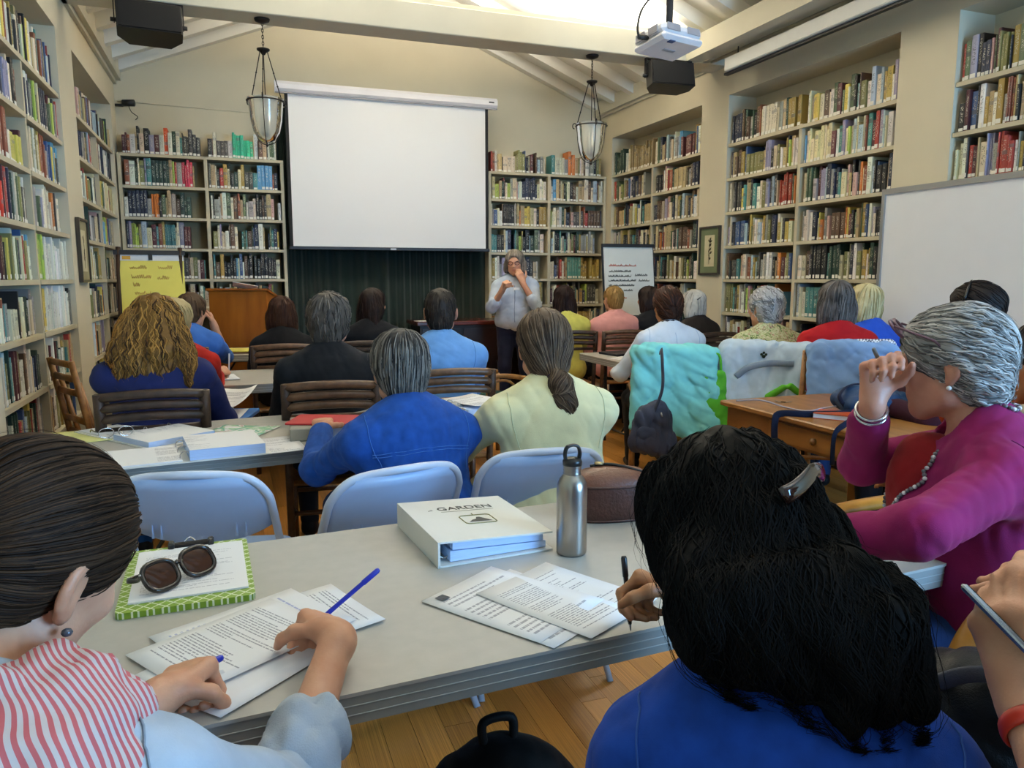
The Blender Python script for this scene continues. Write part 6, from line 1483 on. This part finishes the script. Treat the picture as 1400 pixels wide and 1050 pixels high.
MB().prism(rrect(.245, .345, .012), 0, .012).build('board', lattice(), t)
mb = MB().prism(rrect(.215, .285, .002), .0125, .016, fn=lambda x, y, z: (x+.004, y+.005, z)); mb.build('page_stack', page_mat('page_clip', dens=.8, ink='#a3a3ac'), t)
MB().box((-.045, .150, .012), (.05, .166, .024), bev=.003).build('clip_bar', M_IRON, t)
for x in (-.045, .038): MB().box((x, .142, .012), (x+.013, .17, .028), bev=.003).build('clip_grip', M_BLACK, t)
MB().tube(crom([(-.012, .16, .024), (.0, .172, .03), (.012, .16, .024)], 5), .002, 6).build('clip_loop', mat('chrome', '#c8c8cc', .15, metal=1.), t)
# sunglasses
M_SUNF = mat('sunglass_frame', '#1d0f0a', .15, var=.3, nscale=40, coat=.4); M_LENS = glass_mat('sunglass_lens', '#4a2d20', .03, .6)
t = thing('sunglasses', 'large brown sunglasses lying on the green clipboard', 'sunglasses', (-.118, 1.575, ZT+.0215), D2(42))
Rg = Rx(D2(-38))*1.08
def lens_ring(cx): return [V(cx+.033*math.copysign(abs(math.cos(a))**.75, math.cos(a)), .0, .027+.027*math.copysign(abs(math.sin(a))**.75, math.sin(a))) for a in np.linspace(0, 2*PI, 25)[:-1]]
for cx in (-.040, .040):
    rg_ = [Rg@p for p in lens_ring(cx)]; fr = MB().tube(rg_, .0055, 6, closed=True).build('rim', M_SUNF, t)
    mb = MB(); n_ = len(rg_); ctr = Rg@V(cx, -.004, .027); mb.add(rg_+[ctr], [(i, (i+1) % n_, n_) for i in range(n_)], 0, True); mb.build('lens', M_LENS, fr)
MB().tube([Rg@V(-.009, 0, .036), Rg@V(0, -.003, .04), Rg@V(.009, 0, .036)], .004, 6).build('bridge', M_SUNF, t)
for s in (-1, 1):
    arm = MB().tube(crom([Rg@V(s*.074, 0, .040), Rg@V(s*.07, .02, .038)*V(1, 1, 1), V(s*.075, .075, .012), V(s*.02, .085, .006), V(-s*.04, .075, .006)], 5), .004, 6, flat=((0, 0, 1), .6, 1.3)).build('temple', M_SUNF, t)
    MB().lathe([(0, -.003), (.005, 0), (0, .003)], 8, Rg@V(s*.074, 0, .040)).build('hinge_stud', mat('chrome', '#c8c8cc'), arm)
# pens
M_PBLUE = mat('pen_blue', '#1e2fb4', .3, var=.03)
def pen(label, a, b, m, tipm=None):
    a, b = V(*a), V(*b); t = thing('pen', label, 'pen', tuple(a)); d = nrm(b-a); L_ = np.linalg.norm(b-a)
    MB().tube([d*.012, d*.02, d*(L_*.72), d*(L_*.73), d*(L_*.97), d*L_], [.0032, .0045, .0045, .0055, .0055, .004], 10).build('barrel', m, t); MB().tube([d*.0, d*.013], [.0008, .0030], 8).build('tip', tipm or M_GREYF, t); return t
wr = P1['arms'][1]; hp_ = wr[3]+wr[4]*.085
pen('blue pen in the scarf woman\'s right hand', (.115, 1.335, .746), (.232, 1.375, .812), M_PBLUE)
wl_ = P1['arms'][0]; g0 = wl_[3]+nrm(wl_[4])*.10
pen('short blue pen in the scarf woman\'s left fist', g0+V(-.06, -.045, -.006), g0+V(.035, .012, .0), M_PBLUE)
w2 = P2['arms'][1]; g2 = w2[3]+nrm(w2[4])*.095+nrm(w2[5])*.02
pen('dark pen in the black-haired woman\'s writing hand', (g2[0]-.012, g2[1]+.0, .744), (g2[0]-.018, g2[1]+.02, .875), mat('pen_black', '#1d1d20', .3))
# the white ring binder
M_BIND = mat('binder_white', '#d9d8d2', .35, var=.02); M_PAPERB = mat('paper_block', '#b9cdf0', .8, var=.12, nscale=60, stretch=(.2, .2, 18)); M_BLK = mat('print_dark', '#4d4b46', .7); M_TAN = mat('print_olive', '#8d8a62', .7, var=.2)
t = thing('ring_binder', 'closed white ring binder with GARDEN printed on its cover', 'binder', (.385, 1.515, ZT), D2(4.5))
W_, H_, TH = .275, .315, .058
MB().box((0, 0, 0), (W_, H_, .004)).build('back_cover', M_BIND, t)
MB().box((-.002, 0, .0), (.003, H_, TH)).build('spine', M_BIND, t)
mb = MB(); a = math.atan2(.014, W_); R = Ry(a); mb.box((0, 0, -.004), (W_, H_, 0)); mb.v = [tuple(R@V(*p)+V(0, 0, TH)) for p in mb.v]; cv = mb.build('front_cover', M_BIND, t)
MB().add([(.03, .012, .006), (W_-.012, .012, .006), (W_-.012, H_-.012, .006), (.03, H_-.012, .006), (.03, .012, .030), (W_-.012, .012, .020), (W_-.012, H_-.012, .020), (.03, H_-.012, .030)], [(3, 2, 1, 0), (4, 5, 6, 7), (0, 1, 5, 4), (1, 2, 6, 5), (2, 3, 7, 6), (3, 0, 4, 7)]).build('page_block', M_PAPERB, t)
MB().add([(.035, .010, .033), (W_-.02, .010, .023), (W_-.02, H_-.012, .023), (.035, H_-.012, .033), (.035, .010, .050), (W_-.02, .010, .038), (W_-.02, H_-.012, .038), (.035, H_-.012, .050)], [(3, 2, 1, 0), (4, 5, 6, 7), (0, 1, 5, 4), (1, 2, 6, 5), (2, 3, 7, 6), (3, 0, 4, 7)]).build('page_block', M_PAPERB, t)
for yy in (.03, .15, .28): MB().tube([(.022+.015*math.cos(a_), yy, .028+.018*math.sin(a_)) for a_ in np.linspace(0, 2*PI, 17)[:-1]], .002, 6, closed=True).build('ring', mat('chrome', '#c8c8cc'), t)
def text_on(txt, size, loc, parent, m, R=None, name='cover_lettering', rz=0, ext=.0003):
    cu_ = bpy.data.curves.new(name, 'FONT'); cu_.body = txt; cu_.size = size; cu_.extrude = ext; cu_.align_x = 'LEFT'
    tmp = bpy.data.objects.new(name+'_tmp', cu_); COL.objects.link(tmp); dg = bpy.context.evaluated_depsgraph_get(); me = bpy.data.meshes.new_from_object(tmp.evaluated_get(dg)); bpy.data.objects.remove(tmp); me.materials.clear(); me.materials.append(m); me.name = name
    o_ = bpy.data.objects.new(name, me); COL.objects.link(o_); o_.parent = parent; o_.location = loc; o_.rotation_euler = (0, R or 0, rz); return o_
zc = lambda x: TH-.014*x/W_+.0006
text_on('GARDEN', .036, (.075, .222, zc(.075)), cv, M_BLK, R=a); text_on('THE', .016, (.062, .222, zc(.062)), cv, M_BLK, R=a, rz=PI/2); text_on('EDUCATORS GUIDE', .0065, (.095, .205, zc(.095)), cv, M_TAN, R=a) if False else None
mb = MB(); mb.box((.078, .207, 0), (.215, .2095, .0004)); mb.v = [(x, y, zc(x)) if z == 0 else (x, y, zc(x)+.0004) for x, y, z in mb.v]; mb.build('subtitle_line', mat('print_pale', '#a9a79c', .7), cv)
mb = MB()
ring = rrect(.078, .062, .010); mb.tube([(x+.145, y+.135, zc(x+.145)) for x, y in ring], .0016, 4, closed=True); mb.tube([(.145, .166, zc(.145)), (.145, .180, zc(.145))], .0015, 4); mb.build('emblem_frame', M_TAN, cv)
mb = MB(); em = lambda P_, zz: mb.add([(x+.145, y+.135, zc(x+.145)+zz) for x, y in P_]+[(x+.145, y+.135, zc(x+.145)+zz+.0003) for x, y in P_], [tuple(range(len(P_)))[::-1], tuple(range(len(P_), 2*len(P_)))]+[(i, (i+1) % len(P_), len(P_)+(i+1) % len(P_), len(P_)+i) for i in range(len(P_))])
em([(-.028, -.018), (.03, -.018), (.008, .014), (.0, .014), (-.004, .002), (-.016, -.004)], .0002); mb.build('emblem_picture', M_BLK, cv)
# steel bottle
M_STEEL = mat('brushed_steel', '#a8a29a', .28, metal=1., var=.05, nscale=6, stretch=(1, 1, .1)); M_LID = mat('bottle_lid_black', '#101214', .35)
t = thing('steel_bottle', 'brushed steel water bottle with black loop lid on nearest table', 'bottle', (.692, 1.505, ZT))
MB().lathe([(0, 0), (.031, 0), (.034, .004), (.0345, .01), (.0345, .150), (.033, .162), (.028, .174), (.022, .181), (.0205, .184)], 40).build('body', M_STEEL, t)
MB().lathe([(.0205, .184), (.021, .188), (.0198, .191), (.021, .195), (.0198, .198), (.021, .202), (.0205, .206)], 32).build('threaded_neck', M_STEEL, t)
ld = MB().lathe([(0, .205), (.0215, .205), (.022, .214), (.019, .22), (0, .222)], 32).build('lid', M_LID, t)
MB().tube(crom([(-.016, 0, .216), (-.018, 0, .232), (-.013, 0, .246), (0, 0, .250), (.013, 0, .246), (.018, 0, .232), (.016, 0, .216)], 5), .0055, 8, flat=((0, 1, 0), .7, 1.3)).build('loop', M_LID, ld)
# brown leather purse
M_LEA = mat('brown_leather', '#4a2a20', .38, var=.15, nscale=20, bump=.2, bscale=150); M_LEAT = mat('tan_leather_top', '#6b3f2c', .42, var=.15, nscale=18, bump=.2, bscale=150)
t = thing('leather_purse', 'rounded brown leather purse standing behind the steel bottle', 'purse', (.905, 1.72, ZT), D2(-8))
mb = MB(); oval = [(.115*math.copysign(abs(math.cos(a_))**.8, math.cos(a_)), .065*math.copysign(abs(math.sin(a_))**.8, math.sin(a_))) for a_ in np.linspace(0, 2*PI, 33)[:-1]]
rows = [(.96, 0), (1, .008), (1.0, .05), (.99, .085), (.97, .094)]
P_ = []; F_ = []; nn = len(oval)
for (k_, z_) in rows: P_ += [(x*k_, y*k_, z_) for x, y in oval]
for i in range(len(rows)-1):
    for j in range(nn): F_.append((i*nn+j, i*nn+(j+1) % nn, (i+1)*nn+(j+1) % nn, (i+1)*nn+j))
F_.append(tuple(range(nn-1, -1, -1))); mb.add(P_, F_, 0, True); mb.build('body', M_LEA, t)
mb = MB(); P_ = []; rows = [(.97, .094), (.90, .108), (.70, .122), (.35, .131), (.02, .133)]; F_ = []
for (k_, z_) in rows: P_ += [(x*k_, y*k_, z_) for x, y in oval]
for i in range(len(rows)-1):
    for j in range(nn): F_.append((i*nn+j, i*nn+(j+1) % nn, (i+1)*nn+(j+1) % nn, (i+1)*nn+j))
mb.add(P_, F_, 0, True); mb.build('top_flap', M_LEAT, t)
MB().tube([(x*.985, y*.985, .092) for x, y in oval], .0035, 6, closed=True).build('piping', M_LEA, t); MB().tube([(x*.985, y*.985, .004) for x, y in oval], .0035, 6, closed=True).build('piping', M_LEA, t)
MB().tube(crom([(-.05, .03, .128), (-.01, .01, .136), (.03, -.015, .133), (.08, -.03, .118)], 5), .004, 6).build('zip', M_BLACK, t)
MB().lathe([(0, -.003), (.012, -.002), (.013, .002), (0, .004)], 12, (-.03, .018, .137)).build('zip_pull', mat('buckle_brass', '#b3a27a', .3, metal=.9), t)
# phone and stylus held at right edge
t = thing('phone', 'silver-edged smartphone held at the right edge', 'phone', (.784, .540, .967))
a_ = nrm(V(.685, .455, 1.008)-V(.662, .522, 1.062)); v_ = nrm(V(.68, .49, 1.03)-V(0, 0, 1.36)); n_ = nrm(np.cross(a_, v_)); n_ = n_ if n_[2] > 0 else -n_; v_ = np.cross(n_, a_); R = np.stack([v_, -n_, a_], 1)

mb = MB().box((-.036, -.004, -.075), (.036, .004, .075), bev=.003); mb.v = [tuple(R@V(*p)) for p in mb.v]; mb.build('case', mat('phone_silver', '#a9a9ae', .25, metal=.8), t)
mb = MB().box((-.033, -.0048, -.07), (.033, -.0041, .07)); mb.v = [tuple(R@V(*p)) for p in mb.v]; mb.build('screen', mat('phone_glass', '#0a0b0d', .05), t)
# black bag on the floor under the front table
t = thing('backpack', 'black backpack on the floor below the nearest table', 'bag', (.43, 1.30, 0))
sdf_part('bag_body', [E_((.46, 1.34, .22), (.19, .12, .215), None, .04), E_((.44, 1.28, .14), (.15, .12, .135), None, .04)], .01, cloth('black_nylon', '#0d0d10', rough=.6), t, V(.43, 1.30, 0), noise=(.005, (.06, .1), 3))
MB().tube(crom([(.0, .04, .42), (.0, .05, .47), (.06, .05, .47), (.06, .04, .42)], 6), .010, 8).build('grab_loop', cloth('black_nylon', '#0d0d10'), t)

# --- second table
def binder_open(label, c, rz, z, pages=.018, m=M_BIND):
    t = thing('open_binder', label, 'binder', (*c, z), rz); W_, H_ = .26, .29
    MB().box((-W_-.02, -H_/2, 0), (-.02, H_/2, .004)).build('left_cover', m, t); MB().box((.02, -H_/2, 0), (W_+.02, H_/2, .004)).build('right_cover', m, t); MB().box((-.02, -H_/2, 0), (.02, H_/2, .003)).build('spine', m, t)
    pg = MB().box((.012, -H_/2+.01, .0045), (W_, H_/2-.01, .0045+pages)).build('page_block', M_PAPERB, t)
    MB().box((.012, -H_/2+.01, .005+pages), (W_, H_/2-.01, .0056+pages)).build('top_page', PG1, pg, loc=(0, 0, 0))
    MB().box((-W_, -H_/2+.01, .0045), (-.012, H_/2-.01, .009)).build('left_pages', PG2, t)
    for yy in (-.1, 0, .1): MB().tube([(.017*math.cos(a_), yy, .012+.02*math.sin(a_)) for a_ in np.linspace(0, 2*PI, 17)[:-1]], .002, 6, closed=True).build('ring', mat('chrome', '#c8c8cc'), t)
    return t
binder_open('open white binder at left end of second table, eyeglasses on it', (-.36, 3.28), D2(-55), ZT, .02)
binder_open('open ring binder with thick page stack, near edge of second table', (-.20, 2.86), D2(8), ZT, .035)
M_GLF = mat('glasses_black', '#17181c', .2)
t = thing('eyeglasses', 'black-armed eyeglasses lying on the open binder', 'eyeglasses', (-.44, 3.10, ZT+.034), D2(20))
for cx in (-.033, .033):
    rim = MB().tube([(cx+.026*math.cos(a_), -.0, .018+.018*math.sin(a_)) for a_ in np.linspace(0, 2*PI, 19)[:-1]], .0018, 6, closed=True).build('rim', mat('chrome', '#c8c8cc'), t)
MB().tube([(-.008, 0, .02), (.008, 0, .02)], .0018, 6).build('bridge', M_GLF, t)
for s in (-1, 1): MB().tube(crom([(s*.06, 0, .024), (s*.066, .04, .022), (s*.064, .10, .018), (s*.06, .135, .004)], 5), .0024, 6).build('temple', M_GLF, t)
sheet('pale yellow sheet under the open binder at far left', (-.60, 3.32), D2(10), ZT, mat('yellow_paper', '#d9d68a', .8))
def map_mat():
    m = floral('map_print', ['#dfe0e0', '#dfe0e0', '#9fc2a0', '#6fae9a', '#dfe0e0', '#c9a0a0', '#dfe0e0'], 9); return m
sheet('handout printed with a blue and green map', (-.02, 3.20), D2(-28), ZT, map_mat(), w=.25)
sheet('white printed sheet left of the blue denim sleeve', (.10, 2.90), D2(6), ZT, PG2)
t = thing('ring_binder', 'grey closed binder under a red folder on second table', 'binder', (.30, 3.06, ZT), D2(-4)); MB().box((-.12, -.13, 0), (.12, .13, .05), bev=.004).build('cover', mat('binder_grey', '#9b9a90', .4), t); MB().box((.0, -.125, .006), (.118, -.1315, .044)).build('page_edges', M_PAPERB, t)
o = MB().prism(rrect(.25, .2, .01), 0, .006).build('red_folder', mat('red_folder_card', '#b3202a', .5, var=.05), loc=(.31, 3.07, ZT+.0515), rz=D2(-22)); tag(o, 'red folder lying on the grey binder', 'folder')
t = thing('ring_binder', 'white binder piled with papers beside the ponytailed woman', 'binder', (1.00, 3.30, ZT), D2(18))
MB().box((-.13, -.15, 0), (.13, .15, .004)).build('back_cover', M_BIND, t); MB().box((-.135, -.15, 0), (-.13, .15, .055)).build('spine', M_BIND, t); MB().box((-.11, -.14, .005), (.125, .14, .045)).build('page_block', M_PAPERB, t)
for yy in (-.1, 0, .1): MB().tube([(-.115+.012*math.cos(a_), yy, .03+.02*math.sin(a_)) for a_ in np.linspace(0, 2*PI, 15)[:-1]], .0022, 6, closed=True).build('ring', M_IRON, t)
sheet('white sheet on top of the piled binder', (1.02, 3.31), D2(24), ZT+.055, PG2, curl=.006)
sheet('manila paper tucked behind the denim shirt person', (.80, 3.36), D2(-20), ZT+.004, mat('manila', '#cfc2a0', .8), curl=.02)
o, _f = sdf_part('plastic_bag', [E_((.83, 3.27, .765), (.09, .06, .03), rotz(.3), .02), E_((.90, 3.24, .765), (.05, .05, .03), None, .02)], .008, glass_mat('clear_plastic', '#d9dcda', .15, .35), None, V(.83, 3.27, .742), noise=(.012, (.03, .05), 4)); o.location = (.83, 3.27, .742); tag(o, 'crumpled clear plastic bag on second table', 'bag')
o = MB().tube(crom([(.70, 3.0, ZT+.004), (.80, 3.06, ZT+.02), (.92, 3.05, ZT+.004), (1.05, 3.09, ZT+.004)], 7), .003, 6).build('twig', mat('twig_brown', '#6a5a3a', .8)); tag(o, 'thin dry stem lying on second table edge', 'twig')
# --- third table and lap of the wavy-haired woman
t = thing('ring_binder', 'bright blue binder on the lap of the wavy-haired woman', 'binder', (-.08, 4.02, .66), D2(-14)); MB().box((-.14, -.16, 0), (.14, .16, .022), bev=.004).build('cover', mat('binder_blue', '#2f6fb8', .35), t); MB().box((-.13, -.163, .004), (.135, -.161, .018)).build('page_edges', M_PAPERB, t)
sheet('white handout lifted from the blue binder', (-.06, 4.06), D2(-24), .735, PG2, curl=.03, tiltx=.25); sheet('second white handout lying on the blue binder', (-.09, 3.98), D2(-10), .684, PGW, curl=.004)
o = None
w8 = CAST[who('red sweater, mostly')]['arms'][1]; g8 = w8[3]+nrm(w8[4])*.10
pen('white pen in the red sweater person\'s hand', (g8[0], g8[1], .75), (g8[0]+.01, g8[1]+.01, .90), mat('pen_white', '#d5d8de', .3))
sheet('white sheet under the red sweater person\'s hand', (-.12, 5.02), D2(8), ZT+.002, PGW)
M_MUG = mat('cobalt_glaze', '#1a2150', .15)
t = thing('mug', 'dark blue mug on third table beside charcoal sweater man', 'mug', (.84, 5.0, ZT), 0); MB().lathe([(0, 0), (.036, 0), (.04, .01), (.04, .095), (.037, .095), (.036, .01), (0, .008)], 24).build('cup', M_MUG, t); MB().tube(crom([(.038, 0, .075), (.062, 0, .07), (.062, 0, .035), (.038, 0, .025)], 5), .005, 6).build('handle', M_MUG, t)
sheet('white sheet on third table beside light blue shirt man', (.62, 5.1), D2(12), ZT, PGW)
# --- fourth table
t = thing('legal_pad', 'yellow legal pad in a brown folder on farthest left table', 'notepad', (-.02, 6.78, ZT), D2(-15)); MB().box((-.16, -.16, 0), (.16, .16, .012)).build('folder', mat('folder_brown', '#5a3018', .5), t); MB().box((-.13, -.14, .012), (.13, .15, .02)).build('pad', mat('legal_yellow', '#d9cf62', .7), t)
sheet('white sheet on farthest left table behind the yellow pad', (-.1, 6.98), D2(20), ZT, PGW); sheet('white sheet right of the brown bob woman', (.60, 6.78), D2(-8), ZT+.0, PGW); sheet('white sheet before the dark-haired woman near curtain', (.95, 6.8), D2(5), ZT, PG2)
t = thing('paper_cup', 'white paper cup on farthest left table', 'cup', (.44, 6.86, ZT)); MB().lathe([(0, 0), (.028, 0), (.038, .11), (.036, .11), (.027, .004), (0, .004)], 20).build('cup', PGW, t); MB().lathe([(.038, .108), (.040, .11), (.038, .112)], 20).build('rim', PGW, t)
# --- right tables
t = thing('portfolio', 'black portfolio lying on right folding table', 'folder', (2.98, 5.48, ZT), D2(8)); MB().box((-.17, -.13, 0), (.17, .13, .018), bev=.004).build('cover', mat('black_leather', '#17161a', .4), t); MB().box((.02, -.1315, .004), (.165, -.1295, .014)).build('page_edges', PGW, t)
sheet('white sheet on near corner of right folding table', (2.84, 5.14), D2(30), ZT, PG2); sheet('white sheet right of the white-shirted woman', (3.32, 5.2), D2(-10), ZT, PGW); sheet('white sheet at right wall end of right folding table', (3.82, 5.2), D2(12), ZT, PGW); sheet('handout on the farthest right table', (2.80, 7.2), D2(15), ZT, PG2)
# --- oak desk
t = thing('camera_bag', 'navy and blue nylon bag on the oak desk', 'bag', (2.72, 2.66, ZT))
sdf_part('bag_body', [E_((2.72, 2.70, .80), (.14, .10, .065), rotz(-.5), .03), E_((2.66, 2.64, .785), (.09, .08, .05), rotz(-.5), .03), E_((2.79, 2.62, .79), (.10, .09, .06), rotz(-.3), .03)], .008, cloth('blue_nylon', '#12365c', .25, rough=.55), t, V(2.72, 2.66, ZT), noise=(.006, (.05, .09), 5))
MB().tube(crom([(-.14, .0, .04), (-.15, .03, .09), (-.05, .06, .13), (.06, .03, .125)], 6), .010, 8, flat=((0, 0, 1), .4, 1)).build('handle', cloth('navy_web', '#131a30'), t)
mb = MB(); mb.tube(crom([(-.12, -.05, .02), (-.22, -.02, .015), (-.34, .03, .012), (-.42, .10, .008), (-.445, .10, -.03), (-.45, .09, -.12)], 7), .016, 8, flat=((0, 1, 0), 1, .25)); mb.build('shoulder_strap', cloth('navy_web', '#131a30'), t)
mb = MB(); mb.tube(crom([(-.06, -.14, .02), (-.22, -.18, .03), (-.38, -.25, .02), (-.44, -.26, -.02), (-.452, -.27, -.14)], 7), .016, 8, flat=((0, 1, 0), 1, .25)); mb.build('strap_end', cloth('navy_web', '#131a30'), t)
t = thing('paperback', 'orange and white paperback book on the oak desk', 'book', (2.50, 2.62, ZT), D2(35)); MB().box((-.065, -.09, 0), (.065, .09, .003)).build('back_cover', mat('orange_cover', '#b34a1e', .4), t); MB().box((-.06, -.0895, .003), (.064, .0895, .022)).build('page_block', mat('page_bright', '#dfe6ee', .8), t); MB().box((-.065, -.09, .022), (.065, .09, .025)).build('front_cover', mat('orange_cover', '#b34a1e'), t)
t = thing('charger', 'small black battery charger at near edge of oak desk', 'charger', (2.44, 2.36, ZT), D2(10)); MB().box((-.03, -.025, 0), (.03, .025, .06), bev=.006).build('case', M_BLACK, t); MB().box((-.02, -.0265, .015), (.02, -.0245, .045)).build('panel', M_DKBAR, t)
o = MB().tube(crom([(2.36, 3.16, ZT+.004), (2.42, 3.05, ZT+.02), (2.46, 2.92, ZT+.004), (2.48, 2.80, ZT+.004), (2.55, 2.76, ZT+.02), (2.62, 2.74, ZT+.03)], 8), .004, 6).build('cable', mat('cable_grey', '#9a97a4', .4)); tag(o, 'pale grey cable trailing across the oak desk', 'cable')
t = thing('keys', 'small bunch of keys on the oak desk', 'keys', (2.56, 3.05, ZT)); MB().tube([(.012*math.cos(a_), .012*math.sin(a_), .003) for a_ in np.linspace(0, 2*PI, 15)[:-1]], .0015, 5, closed=True).build('ring', M_IRON, t); MB().box((.01, -.004, 0), (.05, .004, .003)).build('key', M_GREYF, t); MB().box((-.012, .01, .001), (-.004, .05, .004)).build('key', M_GREYF, t)
# reading glasses pushed up in the magenta woman's hair
mb = MB(); T = lambda x, y, z: P3['Hc']+P3['Rh']@V(x, y, z); t = thing('sunglasses', 'mauve glasses pushed up on the grey-haired woman\'s head', 'sunglasses', tuple(T(0, .06, .11)))
for cx in (-.036, .036): 
    rg_ = [T(cx+.030*math.cos(a_), .100+.012*math.sin(a_), .092+.020*math.sin(a_))-T(0, .06, .11) for a_ in np.linspace(0, 2*PI, 19)[:-1]]; rim = MB().tube(rg_, .004, 6, closed=True).build('rim', mat('mauve_frame', '#6a4a5a', .3), t)
    m2 = MB(); n_ = len(rg_); m2.add(rg_+[sum(rg_)/n_], [(i, (i+1) % n_, n_) for i in range(n_)]); m2.build('lens', glass_mat('mauve_lens_%d' % (cx > 0), '#8a6a7a', .05, .5), rim)
for s in (-1, 1): MB().tube([T(s*.066, .10, .10)-T(0, .06, .11), T(s*.092, .02, .06)-T(0, .06, .11), T(s*.092, -.02, .01)-T(0, .06, .11)], .003, 6).build('temple', mat('mauve_frame', '#6a4a5a'), t)

# black handbag on the lap of the person at the right edge
t = thing('handbag', 'black handbag on the lap at the bottom right corner', 'bag', (.96, .70, .58))
sdf_part('bag_body', [E_((.96, .71, .70), (.14, .09, .13), rotz(-.5), .05), C_((.87, .75, .63), (1.05, .66, .63), .065, .065, .05)], .008, cloth('black_leather_bag', '#0b0b0d', .2, rough=.45), t, V(.96, .70, .58), noise=(.006, (.05, .09), 4))
MB().tube(crom([(-.09, .04, .20), (-.06, -.02, .255), (.02, -.06, .245), (.08, -.05, .20)], 6), .011, 8, flat=((0, 0, 1), .4, 1)).build('strap', cloth('grey_webbing', '#4a4a50'), t)
MB().tube([(-.02+.012*math.cos(a_), -.075, .20+.012*math.sin(a_)) for a_ in np.linspace(0, 2*PI, 15)[:-1]], .0025, 6, closed=True).build('ring_clip', mat('chrome', '#c8c8cc'), t)
